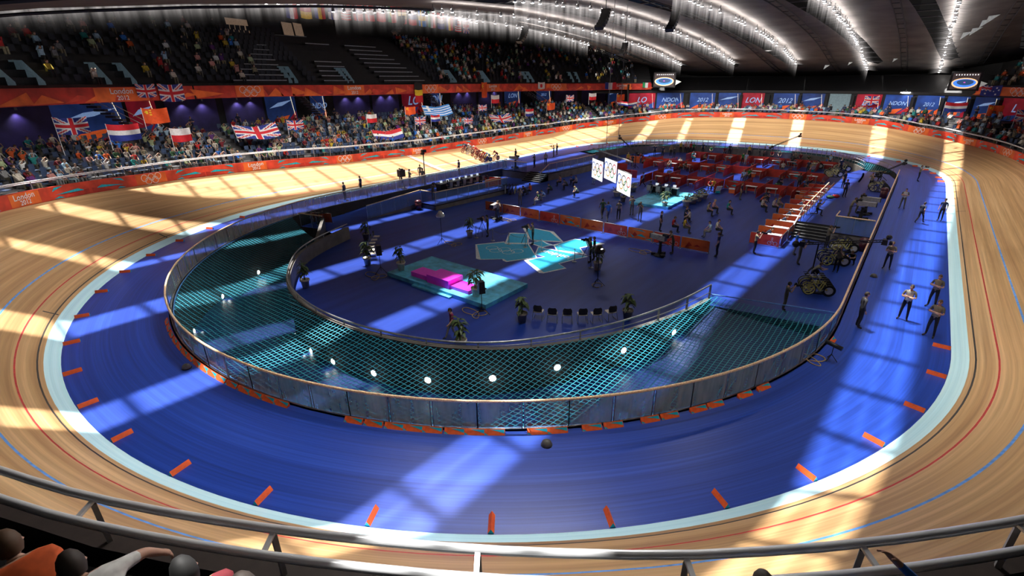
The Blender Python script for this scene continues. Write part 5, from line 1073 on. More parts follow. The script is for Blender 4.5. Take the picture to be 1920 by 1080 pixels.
pose('crouch', pel=(0, -.12, .36), sp=(0, -.02, .52), ch=(0, .14, .7), nk=(0, .24, .82), hd=(0, .3, .95), pitch=.35, hR=(.1, -.08, .36), hL=(-.1, -.08, .36), kR=(.16, .28, .5), kL=(-.16, .28, .5), aR=(.14, .0, .085), aL=(-.14, .0, .085), tR=(.16, .17, .035), tL=(-.16, .17, .035), sR=(.185, .17, .77), sL=(-.185, .17, .77), eR=(.24, .4, .62), eL=(-.24, .4, .62), wR=(.12, .6, .66), wL=(-.12, .6, .62))
pose('kneel', pel=(0, 0, .55), sp=(0, .02, .73), ch=(0, .06, .93), nk=(0, .08, 1.07), hd=(0, .13, 1.22), hR=(.1, .02, .52), hL=(-.1, 0, .52), kR=(.14, .42, .5), aR=(.14, .4, .085), tR=(.15, .57, .035), kL=(-.11, .1, .09), aL=(-.11, -.34, .08), tL=(-.11, -.46, .03), sR=(.185, .06, 1.02), sL=(-.185, .06, 1.02), eR=(.25, .26, .86), eL=(-.25, .26, .86), wR=(.1, .38, 1.1), wL=(-.1, .4, 1.08))
pose('ride', pel=(0, -.28, .98), sp=(0, -.12, 1.1), ch=(0, .12, 1.2), nk=(0, .3, 1.25), hd=(0, .42, 1.31), pitch=.35, hR=(.09, -.25, .95), hL=(-.09, -.25, .95), kR=(.1, .12, .8), kL=(-.1, -.0, .6), aR=(.1, -.08, .4), aL=(-.1, -.12, .2), tR=(.1, .06, .37), tL=(-.1, .02, .17), sR=(.18, .2, 1.19), sL=(-.18, .2, 1.19), eR=(.24, .38, 1.0), eL=(-.24, .38, 1.0), wR=(.2, .58, .88), wL=(-.2, .58, .88))
pose('reachsit', **SIT, sp=(0, .08, .7), ch=(0, .22, .86), nk=(0, .33, .96), hd=(0, .42, 1.04), pitch=.5, sR=(.185, .27, .93), sL=(-.185, .27, .93), eR=(.38, .36, .84), eL=(-.2, .42, .7), wR=(.5, .44, .66), wL=(-.06, .54, .62))
pose('raise', **SIT, sp=(0, .0, .72), ch=(0, .02, .92), nk=(0, .03, 1.07), hd=(0, .06, 1.22), sR=(.185, .02, 1.03), sL=(-.185, .02, 1.01), eR=(.42, .16, 1.16), eL=(-.24, .14, .77), wR=(.2, .3, 1.36), wL=(-.13, .36, .64))
def body_mesh(name):
    p = {k: (Vector(v) if not isinstance(v, float) else v) for k, v in POSES[name].items()}
    V = []; E = []; RAD = []
    def add(v, r_, par=None):
        V.append(Vector(v)); RAD.append(r_ if isinstance(r_, tuple) else (r_, r_)); i = len(V)-1
        if par is not None: E.append((par, i))
        return i
    pel = add(p['pel'], (.15, .105)); sp = add(p['sp'], (.14, .1), pel); ch = add(p['ch'], (.165, .115), sp); nk = add(p['nk'], (.06, .06), ch); add(p['nk']+(p['hd']-p['nk'])*.45, .05, nk)
    for s, sg in (('R', 1), ('L', -1)):
        sh = add(p['s'+s], .066, ch); el = add(p['e'+s], .043, sh); wr = add(p['w'+s], .029, el)
        d = (p['w'+s]-p['e'+s]).normalized(); side = Vector((sg, 0, 0)); side = (side-d*side.dot(d)).normalized(); up = d.cross(side)*sg
        pm = add(p['w'+s]+d*.055, (.036, .02), wr)
        for k, (o_, ln) in enumerate(((-.027, .066), (-.009, .076), (.009, .072), (.027, .056))):
            b = p['w'+s]+d*.09+up*o_; f1 = add(b, .0095, pm); f2 = add(b+d*ln*.55-side*.012, .009, f1); add(b+d*ln-side*.035, .008, f2)
        th = add(p['w'+s]+d*.045-up*.035-side*.008, .011, pm); add(p['w'+s]+d*.085-up*.052-side*.03, .009, th)
        hp = add(p['h'+s], (.093, .093), pel); kn = add(p['k'+s], .06, hp)
        mid = p['k'+s]+(p['a'+s]-p['k'+s])*.35; ca = add(mid+Vector((0, -.015, 0)), .056, kn); an = add(p['a'+s], .042, ca); add(p['t'+s], (.042, .032), an)
    me = bpy.data.meshes.new('b'); me.from_pydata([tuple(v) for v in V], E, []); o = bpy.data.objects.new('b', me); COL.objects.link(o)
    m = o.modifiers.new('s', 'SKIN'); m.use_smooth_shade = True
    sv = me.skin_vertices[0].data
    for i, r_ in enumerate(RAD): sv[i].radius = r_; sv[i].use_root = (i == 0)
    o.modifiers.new('u', 'SUBSURF').levels = 1; o.modifiers['u'].render_levels = 1
    dg = bpy.context.evaluated_depsgraph_get(); out = bpy.data.meshes.new_from_object(o.evaluated_get(dg)); bpy.data.objects.remove(o)
    # head, shaped from a ball
    bm = bmesh.new(); bm.from_mesh(out); nb_ = len(bm.verts)
    hv = bmesh.ops.create_uvsphere(bm, u_segments=16, v_segments=12, radius=1.)['verts']; rot = Matrix.Rotation(-p['pitch'], 3, 'X')
    for v in hv:
        c = v.co.copy(); x, y, z = c.x*.077, c.y*.098, c.z*.122
        if z < 0: x *= 1+z*1.9; y = y*(1+z*1.2)+(-z*.1)
        if y > .05 and abs(x) < .03: y += .022*math.exp(-((z+.012)/.025)**2)*(1-abs(x)/.03)+.006*math.exp(-((z+.055)/.012)**2)
        if y > .05 and .015 < abs(x) < .05: y -= .010*math.exp(-((z-.012)/.018)**2)
        if abs(x) > .066 and -.03 < z < .03 and abs(y) < .03: x *= 1.18
        v.co = rot @ Vector((x, y, z))+p['hd']
    bm.verts.index_update(); hs = set(v.index for v in hv)
    bones = {}
    B_ = [('pel', 'sp', 1), ('sp', 'ch', 1), ('ch', 'nk', 1)]
    segs = [(p['pel'], p['sp'], 1), (p['sp'], p['ch'], 1), (p['ch'], p['nk'], 1), (p['nk'], p['hd'], 0)]
    for s in 'RL':
        m1 = p['s'+s]+(p['e'+s]-p['s'+s])*.75
        segs += [(p['ch'], p['s'+s], 1), (p['s'+s], m1, 1), (m1, p['e'+s], 5), (p['e'+s], p['w'+s]-(p['w'+s]-p['e'+s])*.12, 5), (p['w'+s], p['w'+s]+(p['w'+s]-p['e'+s]).normalized()*.18, 0), (p['pel']-Vector((0, 0, .03)), p['h'+s], 2), (p['h'+s], p['k'+s], 2), (p['k'+s], p['a'+s]+Vector((0, 0, .03)), 2), (p['a'+s], p['t'+s], 3)]
    def near(c):
        best = (9, 0)
        for a, b, k in segs:
            ab = b-a; t = max(0, min(1, (c-a).dot(ab)/max(1e-9, ab.length_squared))); d = (c-a-ab*t).length
            if d < best[0]: best = (d, k)
        return best[1]
    for f in bm.faces:
        c = f.calc_center_median()
        if f.verts[0].index in hs:
            l = rot.inverted() @ (c-p['hd']); f.material_index = 4 if (l.z > .072 or (l.y < -.0 and l.z > -.05 and abs(l.y) > .02)) else 0
            if l.y > .06 and abs(l.z-.012) < .012 and .016 < abs(l.x) < .045: f.material_index = 4
        else: f.material_index = near(c)
        f.smooth = True
    bm.to_mesh(out); bm.free(); idx = [q.material_index for q in out.polygons]; out.materials.clear()
    for m_ in ('skin', 'cloth_navy', 'cloth_black', 'black', 'hair_dark', 'skin'): out.materials.append(MATS[m_])
    out.polygons.foreach_set('material_index', idx); out.name = 'person_'+name
    # hair shell and vest shell
    mb = MB(); mb.ball((0, 0, 0), 1, 'hair_dark', 14); vs = []
    keep = []
    for (x, y, z) in mb.v: vs.append(rot @ Vector((x*.084, y*.105-.006, z*.125+.006))+p['hd'])
    F2 = [f for f in mb.f if (lambda c: (c[2] > .42 or (c[1] < -.05 and c[2] > -.45)) )([sum(mb.v[i][q] for i in f)/len(f) for q in range(3)])]
    mb.v = [tuple(v) for v in vs]; mb.f = F2; mb.m = [0]*len(F2); hair = mb.mesh('hair', True)
    vest = None
    if name in ('cross', 'stand', 'photo'):
        bm = bmesh.new(); bm.from_mesh(out); drop = [f for f in bm.faces if not (f.material_index == 1 and abs(f.calc_center_median().x) < .155 and .97 < f.calc_center_median().z < 1.46)]
        bmesh.ops.delete(bm, geom=drop, context='FACES'); bm.normal_update()
        for v in bm.verts: v.co += v.normal*.014
        vest = bpy.data.meshes.new('vest'); bm.to_mesh(vest); bm.free(); vest.materials.clear(); vest.materials.append(MATS['cloth_pale'])
        for pl in vest.polygons: pl.material_index = 0
    return out, hair, vest
BODY = {}
def person(x, y, z, rz, ps, shirt, pants, hair='dark', vest=None, label='', group=None, h=1., cat='person', name='person'):
    if ps not in BODY: BODY[ps] = body_mesh(ps)
    bme, hme, vme = BODY[ps]
    o = bpy.data.objects.new(name, bme); COL.objects.link(o); o.location = (x, y, z); o.rotation_euler = (0, 0, rz); o.scale = (h, h, h)
    for i, m in ((1, 'cloth_'+shirt), (2, 'cloth_'+pants), (4, 'hair_'+hair)): o.material_slots[i].link = 'OBJECT'; o.material_slots[i].material = MATS[m]
    if shirt == 'suit' or (cat == 'person' and name == 'spectator' and len(label) % 2) or ps == 'ride': o.material_slots[5].link = 'OBJECT'; o.material_slots[5].material = MATS['cloth_'+shirt]
    tag(o, label, cat, group)
    c = bpy.data.objects.new('hair', hme); COL.objects.link(c); c.parent = o; c.material_slots[0].link = 'OBJECT'; c.material_slots[0].material = MATS['hair_'+hair]
    if vest and vme:
        c = bpy.data.objects.new('vest', vme); COL.objects.link(c); c.parent = o; c.material_slots[0].link = 'OBJECT'; c.material_slots[0].material = MATS['cloth_'+vest]
    return o
PEOPLE=[(22.45, -18.68, 0, 172, 'cross', 'olive', 'black', 'pale', 'dark', 'guard with folded arms in a pale grey vest over khaki, behind the suited man'),
(23.47, -20.03, 0, 155, 'cross', 'olive', 'black', 'khaki', 'brown', 'guard in olive vest, arms folded, closer to the near bend of two together'),
(23.48, -16.19, 0, 156, 'cross', 'olive', 'black', 'khaki', 'brown', 'guard in olive vest, arms folded, just beyond another at the track edge'),
(21.32, -11.05, 0, 175, 'cross', 'olive', 'black', 'khaki', 'brown', 'guard in olive vest, arms folded, beside the boom camera at the fence'),
(20.88, -20.91, 0, -69, 'stand', 'suit', 'black', None, 'dark', 'man in a grey suit jacket standing by the bend of the glass fence'),
(21.2, 7.17, 0, 175, 'cross', 'olive', 'olive', 'pale', 'dark', 'guard in a white vest with folded arms, beyond the two navy shirted men'),
(22.51, 2.23, 0, -32, 'walk', 'navy', 'black', None, 'dark', 'man in navy polo walking away along the blue apron'),
(23.77, 4.11, 0, 157, 'stand', 'navy', 'black', None, 'brown', 'man in navy polo standing at the edge of the pale blue band'),
(21.87, 22.52, 0, -91, 'photo', 'khaki', 'black', None, 'brown', 'photographer in khaki on the apron, past the end of the straight fence'),
(-21.24, -19.3, 0, 117, 'stand', 'suit', 'suit', None, 'dark', 'man in dark suit on the apron, first along the fence after the pit'),
(-22.84, -16.28, 0, 115, 'stand', 'navy', 'black', None, 'dark', 'man in navy shirt and shorts on the apron beside the dark suited man'),
(-23.23, -10.74, 0, 81, 'photo', 'khaki', 'black', None, 'dark', 'operator bent behind the large hooded camera on its tripod by the finish line'),
(-21.45, -10.93, 0, -10, 'cross', 'khaki', 'khaki', None, 'dark', 'man in khaki with folded arms next to the hooded camera'),
(-22.83, -8.17, 0, 29, 'stand', 'khaki', 'olive', None, 'brown', 'man in khaki facing the track beside the tall camera mast'),
(-20.94, -9.48, 0, 8, 'stand', 'olive', 'khaki', None, 'dark', 'man in olive shirt right at the foot of the camera mast'),
(-21.81, -2.89, 0, 104, 'stand', 'navy', 'black', None, 'dark', 'man in navy shirt on the apron behind the commentary desk'),
(-22.55, 9.2, 0, 98, 'stand', 'suit', 'suit', None, 'dark', 'man in dark suit on the apron where the glass turns to the stairs'),
(-17.02, 6.02, 0, 96, 'photo', 'olive', 'black', None, 'dark', 'cameraman in olive behind the grey camera at the head of the dark stairs'),
(-17.04, 8.56, 0, -145, 'stand', 'pale', 'black', None, 'dark', 'man in a pale vest and headphones standing at the top of the dark stairs'),
(-20.14, 15.06, 0, 104, 'photo', 'khaki', 'olive', None, 'dark', 'cameraman in khaki shouldering a camera at the track edge'),
(-20.94, 17.1, 0, 93, 'stand', 'khaki', 'olive', None, 'brown', 'assistant in khaki standing behind the shouldered camera at the track edge'),
(-14.08, -14.44, 0, 28, 'photo', 'olive', 'olive', None, 'dark', 'photographer in olive on the deck behind the glass corner'),
(5.59, -31.87, -0.9, 156, 'walk', 'magenta', 'grey', None, 'black', 'man in a maroon shirt walking past the front of the podium stage'),
(-6.76, -13.61, -0.9, -150, 'photo', 'khaki', 'olive', None, 'brown', 'operator in khaki standing behind the white studio camera'),
(-4.1, -18.06, -0.9, 131, 'photo', 'olive', 'olive', None, 'dark', 'photographer in olive at a tripod behind the rope line, by the potted plant'),
(-0.02, -17.6, -0.9, 126, 'photo', 'olive', 'black', None, 'brown', 'photographer in black trousers at a tripod on the turquoise floor emblem'),
(5.45, -18.51, -0.9, 119, 'photo', 'olive', 'black', None, 'brown', 'photographer with video camera at the end of the rope line'),
(5.38, -17.9, -0.9, 109, 'stand', 'black', 'black', None, 'brown', 'assistant in black close behind the video camera at the rope end'),
(9.16, -13.41, -0.9, 120, 'reach', 'olive', 'olive', None, 'dark', 'operator in olive reaching to the big pedestal camera by the red boards'),
(11.84, -12.13, -0.9, 95, 'stand', 'navy', 'black', None, 'brown', 'man in navy standing at the end of the red board line'),
(13.75, -10.0, -0.9, -69, 'photo', 'khaki', 'black', None, 'dark', 'photographer in black trousers in front of the red reporter booths'),
(16.03, -8.6, -0.9, -92, 'stand', 'blue', 'grey', None, 'dark', 'man in a bright blue shirt and grey trousers near the stairs'),
(16.64, -10.57, -0.9, -73, 'photo', 'olive', 'olive', None, 'brown', 'video cameraman in olive behind the bright blue shirted man'),
(17.54, -5.72, -0.9, -55, 'photo', 'olive', 'black', None, 'brown', 'photographer with raised camera at the foot of the wide stairs'),
(18.83, -10.66, -0.9, 174, 'photo', 'olive', 'black', None, 'brown', 'photographer standing among the racked bicycles'),
(17.87, -12.53, -0.9, -74, 'crouch', 'olive', 'black', None, 'brown', 'mechanic in olive crouching beside the yellow bicycle'),
(19.46, -8.47, -0.9, 163, 'crouch', 'black', 'black', None, 'brown', 'man in black crouching beside the disc wheels'),
(17.5, -18.88, -0.9, -72, 'photo', 'olive', 'olive', None, 'dark', 'photographer in olive standing at the edge of the turquoise net'),
(0.51, -7.87, -0.9, 48, 'walk', 'darkgreen', 'olive', None, 'dark', 'man in a dark green shirt walking behind the red boards'),
(1.4, -8.54, -0.9, 47, 'walk', 'blue', 'grey', None, 'brown', 'man in blue shirt and pale trousers just behind the red boards'),
(1.82, -7.36, -0.9, 16, 'stand', 'olive', 'black', None, 'dark', 'man in olive vest watching the hanging ring screens'),
(2.11, -5.33, -0.9, 45, 'photo', 'khaki', 'olive', None, 'dark', 'photographer in khaki aiming a camera below the hanging ring screens'),
(3.56, -6.75, -0.9, -176, 'photo', 'olive', 'olive', None, 'brown', 'photographer in olive turned to the viewer, behind the red boards'),
(-8.47, -8.17, -0.9, -152, 'photo', 'khaki', 'olive', None, 'brown', 'photographer in khaki behind the second red board'),
(6.22, -8.64, -0.9, -79, 'stand', 'navy', 'black', None, 'brown', 'man in navy standing between the big camera and the seated group'),
(-10.25, -4.75, -0.9, 97, 'sit', 'black', 'black', None, 'dark', 'seated person in black beside one in orange, near the racked bicycles'),
(-10.34, -3.86, -0.9, 96, 'sit', 'orange', 'black', None, 'dark', 'seated person in orange next to one in black'),
(-7.11, -6.91, -0.9, 145, 'sit', 'darkgreen', 'grey', None, 'blond', 'seated person in dark green with pale trousers, on the blue floor'),
(-7.65, -5.02, -0.9, 145, 'sit', 'lightblue', 'grey', None, 'dark', 'seated person in pale blue behind the one in dark green'),
(-8.78, -2.1, -0.9, 144, 'sit', 'darkgreen', 'black', None, 'brown', 'person in green seated alone below the dark stairs'),
(-10.38, 2.03, -0.9, 143, 'sit', 'pink', 'black', None, 'dark', 'person in pink seated below the stairs'),
(-8.61, 0.74, -0.9, 142, 'sit', 'olive', 'black', None, 'dark', 'person in olive seated leaning forward, between those in pink and white'),
(-8.71, 2.83, -0.9, 141, 'sit', 'cream', 'black', None, 'brown', 'person in a white top seated beside one in blue, by the long plinth'),
(-9.57, 3.74, -0.9, 141, 'sit', 'blue', 'black', None, 'dark', 'person in blue seated behind the white top, by the long plinth'),
(-5.68, -1.79, -0.9, 141, 'sit', 'palegreen', 'black', None, 'blond', 'person in pale green seated in the strip of sunlight'),
(-7.69, 5.45, -0.9, 169, 'sit', 'lightblue', 'denim', None, 'brown', 'person in pale denim seated behind the hanging ring screens'),
(7.07, -8.21, -0.9, -80, 'sit', 'red', 'black', None, 'brown', 'person in red seated behind the red boards by the big camera'),
(7.9, -7.97, -0.9, -81, 'sit', 'yellow', 'olive', None, 'dark', 'person in a yellow shirt seated behind the red boards'),
(6.67, -4.48, -0.9, -91, 'sit', 'navy', 'black', None, 'brown', 'person in navy seated in the group behind the yellow shirt'),
(7.31, -5.07, -0.9, 98, 'sit', 'cream', 'black', None, 'dark', 'person in cream seated facing the one in navy'),
(7.62, -1.56, -0.9, -83, 'sit', 'khaki', 'black', None, 'dark', 'person in khaki seated beyond the planter row, next to one in pink'),
(7.69, -0.33, -0.9, -84, 'sit', 'pink', 'black', None, 'blond', 'fair haired person in pink seated beyond the planter row'),
(8.86, 0.04, -0.9, -85, 'sit', 'teal', 'black', None, 'dark', 'person in teal seated alone on the open blue floor'),
(9.96, -7.89, -0.9, 126, 'sit', 'lightblue', 'grey', None, 'dark', 'person in pale blue seated beside one in white at the end of the boards'),
(10.14, -7.05, -0.9, -84, 'sit', 'cream', 'black', None, 'dark', 'person in white seated back to back with the pale blue shirt'),
(11.07, 2.84, -0.9, -88, 'sit', 'cream', 'black', None, 'dark', 'person in cream seated in front of the red cubicles with one in orange'),
(10.42, 4.92, -0.9, -88, 'sit', 'orange', 'black', None, 'brown', 'person in orange seated behind the one in cream'),
(11.89, 3.44, -0.9, -90, 'sit', 'cream', 'black', None, 'brown', 'brown haired person in cream seated by the teal splashed cubicle'),
(12.06, 4.55, -0.9, -90, 'sit', 'khaki', 'olive', None, 'brown', 'person in khaki seated closest to the teal splashed cubicle'),
(8.18, 6.64, -0.9, -86, 'stand', 'navy', 'olive', None, 'brown', 'man in navy standing in front of the red cubicles'),
(10.24, 7.25, -0.9, -109, 'sit', 'navy', 'black', None, 'brown', 'person in navy seated at a cubicle opening'),
(9.64, 15.83, -0.9, -110, 'sit', 'navy', 'black', None, 'brown', 'person in navy seated inside a cubicle by a green bag'),
(11.79, 15.58, -0.9, -11, 'stand', 'suit', 'black', None, 'brown', 'man in dark grey standing at the end of the cubicles'),
(12.33, 14.94, -0.9, -92, 'sit', 'blue', 'black', None, 'dark', 'person in blue seated at the end of the cubicles'),
(12.43, 18.54, -0.9, 168, 'sit', 'red', 'black', None, 'blond', 'person in red seated by the racked bicycles beyond the booths'),
(10.86, 26.05, -0.9, 168, 'stand', 'navy', 'black', None, 'brown', 'man in navy standing at a far cubicle by the bicycles'),
(5.6, 17.21, -0.9, 174, 'sit', 'lightblue', 'olive', None, 'blond', 'fair haired person in pale blue seated in a sunlit cubicle'),
(5.67, 18.07, -0.9, 173, 'sit', 'pink', 'olive', None, 'dark', 'person in pink seated between pale blue and green shirts'),
(5.83, 18.61, -0.9, 173, 'sit', 'green', 'olive', None, 'dark', 'person in green seated in the sunlit cubicle'),
(5.7, 19.79, -0.9, 123, 'stand', 'red', 'black', None, 'dark', 'person in red standing behind the green shirt in the cubicle'),
(2.19, 29.14, -0.9, -166, 'stand', 'green', 'black', None, 'dark', 'person in green standing at a white table among far cubicles'),
(2.68, 28.92, -0.9, -166, 'stand', 'lightblue', 'pale', None, 'blond', 'person in pale blue standing at a white table among far cubicles'),
(8.07, 31.0, -0.9, 170, 'stand', 'suit', 'black', None, 'dark', 'man in dark grey among the far cubicles'),
(7.92, 26.34, -0.9, -170, 'sit', 'cream', 'olive', None, 'dark', 'person in cream seated by a white and orange box'),
(3.03, 37.59, -0.9, 122, 'stand', 'navy', 'black', None, 'brown', 'man in navy standing at the end wall by the camera'),
(-2.05, 38.95, -0.9, -165, 'stand', 'navy', 'black', None, 'brown', 'man in navy standing against the end wall'),
(0.88, 38.82, -0.9, -167, 'stand', 'yellow', 'black', None, 'dark', 'person in yellow standing against the end wall'),
(4.26, 38.42, -0.9, -169, 'sit', 'red', 'black', None, 'dark', 'person in dark red seated against the end wall beyond the last cubicles'),
(5.33, 37.23, -0.9, -169, 'sit', 'olive', 'black', None, 'dark', 'person in olive seated against the end wall'),
(7.25, 37.29, -0.9, -171, 'sit', 'suit', 'black', None, 'dark', 'person in grey seated against the end wall, first of three'),
(7.73, 37.01, -0.9, -171, 'sit', 'khaki', 'black', None, 'dark', 'person in khaki seated against the end wall, middle of three'),
(8.44, 36.89, -0.9, -171, 'sit', 'maroon', 'black', None, 'dark', 'person in maroon seated against the end wall, last of three'),
(9.96, 36.75, -0.9, -172, 'sit', 'darkgreen', 'black', None, 'dark', 'person in dark green seated by the end wall near the bicycles'),
(-10.86, 20.18, -0.9, -154, 'stand', 'yellow', 'olive', None, 'blond', 'person in yellow shirt and cap standing beside the cubicles'),
(-9.56, 18.85, -0.9, 5, 'stand', 'navy', 'black', None, 'dark', 'man in navy beside the yellow shirted person'),
(-10.75, 23.78, -0.9, -96, 'sit', 'red', 'black', None, 'dark', 'person in red seated in the corner cubicle group'),
(-10.01, 23.09, -0.9, -176, 'sit', 'black', 'black', None, 'dark', 'person in black seated in the corner cubicle group'),
(-8.66, 20.01, -0.9, -76, 'sit', 'khaki', 'black', None, 'dark', 'person in khaki bending at the side of the corner cubicle'),
(-8.98, 23.2, -0.9, -167, 'sit', 'navy', 'black', None, 'dark', 'person in navy seated at a white table in the corner cubicle'),
(-2.45, 6.9, -0.9, 124, 'walk', 'blue', 'black', None, 'dark', 'person in bright blue walking behind the turquoise presenter stage'),
(-11.14, 30.0, -0.9, -157, 'stand', 'navy', 'black', None, 'brown', 'man in navy by the dark end wall, shorter of two'),
(-9.68, 29.63, -0.9, -178, 'stand', 'navy', 'black', None, 'dark', 'man in navy by the dark end wall, taller of two'),
(-9.1, 31.38, -0.9, -159, 'stand', 'khaki', 'black', None, 'dark', 'person in khaki at a far cubicle, beside one in grey'),
(-7.85, 29.55, -0.9, -159, 'stand', 'suit', 'black', None, 'dark', 'person in grey at a far cubicle, beside one in khaki'),
(-4.87, 29.03, -0.9, -101, 'sit', 'teal', 'teal', None, 'dark', 'person in teal seated at a far sunlit table'),
(-4.91, 30.25, -0.9, 179, 'sit', 'lightblue', 'black', None, 'dark', 'person in pale blue seated beside the one in teal'),
(-2.96, 28.51, -0.9, -102, 'sit', 'khaki', 'black', None, 'dark', 'person in khaki seated inside a far cubicle'),
(-4.79, 20.55, -0.9, 151, 'sit', 'cream', 'olive', None, 'brown', 'person in white seated in a cubicle behind an orange box'),
(-4.22, 22.53, -0.9, -160, 'sit', 'cream', 'black', None, 'brown', 'person in white seated behind a teal splashed table'),
(-2.53, 19.09, -0.9, 120, 'sit', 'orange', 'black', None, 'dark', 'person in orange seated at the edge of the cubicle aisle'),
(-2.45, 19.63, -0.9, -100, 'sit', 'olive', 'black', None, 'dark', 'person in olive seated with the one in orange'),
(4.19, 9.49, -0.9, -163, 'sit', 'red', 'black', None, 'dark', 'person in red seated in the sunlit aisle between cubicles'),
(4.47, 9.69, -0.9, -164, 'sit', 'yellow', 'black', None, 'brown', 'person in yellow seated in the sunlit aisle between cubicles'),
(-9.66, 36.81, -0.9, -160, 'stand', 'yellow', 'black', None, 'dark', 'person in yellow at the end wall, first of a bright row'),
(-9.02, 37.24, -0.9, -160, 'stand', 'pink', 'black', None, 'dark', 'person in pink at the end wall in a bright row'),
(-8.43, 36.87, -0.9, -160, 'stand', 'cream', 'black', None, 'dark', 'person in white at the end wall in a bright row'),
(-8.23, 37.77, -0.9, -161, 'stand', 'red', 'black', None, 'dark', 'person in crimson at the end wall in a bright row'),
(-7.94, 37.96, -0.9, -161, 'stand', 'green', 'black', None, 'dark', 'person in green at the end wall in a bright row'),
(-6.52, 38.91, -0.9, -162, 'stand', 'navy', 'black', None, 'dark', 'man in navy at the middle of the end wall'),
(-4.92, 37.74, -0.9, -163, 'sit', 'green', 'black', None, 'dark', 'person in green seated at the middle of the end wall'),
(-2.69, 37.81, -0.9, -164, 'sit', 'maroon', 'black', None, 'dark', 'person in maroon seated at the middle of the end wall'),
(16.69, 9.28, 0, -145, 'stand', 'navy', 'black', None, 'brown', 'man in navy standing on the raised deck by the bicycles'),
(15.99, 13.9, 0, -125, 'stand', 'navy', 'black', None, 'brown', 'man in navy leaning near the disc wheels on the raised deck'),
(18.25, 14.55, 0, 163, 'photo', 'khaki', 'black', None, 'brown', 'cameraman in black trousers with a tripod before the dark pit grating'),
(15.74, 0.53, 0, -93, 'kneel', 'olive', 'black', None, 'brown', 'photographer kneeling at the handrail beside the booths'),
(18.29, 3.03, 0, -77, 'reach', 'khaki', 'olive', None, 'brown', 'operator in khaki leaning to the farther grey broadcast camera'),
(17.98, 1.1, 0, -76, 'reach', 'khaki', 'olive', None, 'brown', 'operator in khaki leaning to the grey broadcast camera behind the glass panel'),
(14.51, 23.29, 0, -145, 'stand', 'navy', 'black', None, 'dark', 'man in navy beside the curved wall end and bicycles'),
(11.76, 33.55, -0.9, -83, 'sit', 'blue', 'olive', None, 'dark', 'person in blue seated at the curved end wall by the bicycles'),
(12.62, 34.14, -0.9, -174, 'stand', 'lightblue', 'navy', None, 'dark', 'person in pale blue at the curved end wall by the bicycles')]
def handcam():
    t = thing('handheld_camera', 'x', 'camera'); mb = MB(); mb.box((0, .36, 1.6), (.13, .2, .13), 'black'); mb.box((0, .34, 1.69), (.06, .1, .06), 'rib'); mb.build('body', t); mb = MB(); mb.bar((0, .45, 1.6), (0, .66, 1.6), .1, .1, 'rib'); mb.build('lens', t); return t
HC = Once(handcam); KC = None
for x, y, z, rz, ps, sh, pa, ve, ha, lab in PEOPLE:
    rz = R(rz)
    if y > 24 and x < 15:
        q = min(np.arange(45, 119, .3), key=lambda k: (P(k, -7.6)-Vector((x, y, 0))).length); v = Vector((x, y, 0))-P(q, 0)
        if v.dot(nrm(q)) > -7.75: x, y, _ = P(q, -7.8)
    if ps == 'sit' and int(x*10+y*7) % 3 == 0: ps = 'sitlean'
    hgt = .97+.05*(abs(int(x*37+y*13)) % 3)/2
    if 'leaning forward' in lab or 'bending' in lab: ps = 'sitlean'
    person(x, y, z, rz, ps, sh, pa, ha, ve, lab, h=hgt)
    if ps == 'photo' and 'tripod' not in lab and 'hooded' not in lab and 'studio' not in lab and 'emblem' not in lab and 'grey camera' not in lab:
        w_ = lab.split(); HC((x, y, z), rz, ' '.join(['camera', 'of', 'the']+w_), scale=hgt)
for i, (x, s) in enumerate(((.1, .9), (1.1, 1), (2.1, 1))): person(x, 2.95, ZI+.25, 0, 'sit', 'navy', 'black', 'dark', None, 'presenter in navy seated at the stage desk, %s of three' % od(i), 'presenters at the stage desk')
for i, k in enumerate((0, 2, 5)): person(-17.0+.03*k, -9.2+k*1.0, -.4, PI/2, 'sitlean', 'navy', 'black', 'brown', None, 'commentator in navy seated at the long desk, %s from the camera mast' % od(i), 'commentators at the long desk')
person(-15.9, -4.4, -.4, 1.2, 'sit', 'navy', 'black', 'dark', None, 'person in navy seated among red boards at the end of the commentary deck')
for i, (bx, b) in enumerate(((13.6, 0), (13.7, 2), (13.6, 3), (14.1, 4), (13.7, 5), (13.6, 10))): person(bx, -7.6+b*2.25+1.0, ZI, R(-80), 'sitlean', 'navy', 'black', 'brown', None, 'reporter in navy seated inside the %s reporter booth' % od(b), 'reporters in the booths')
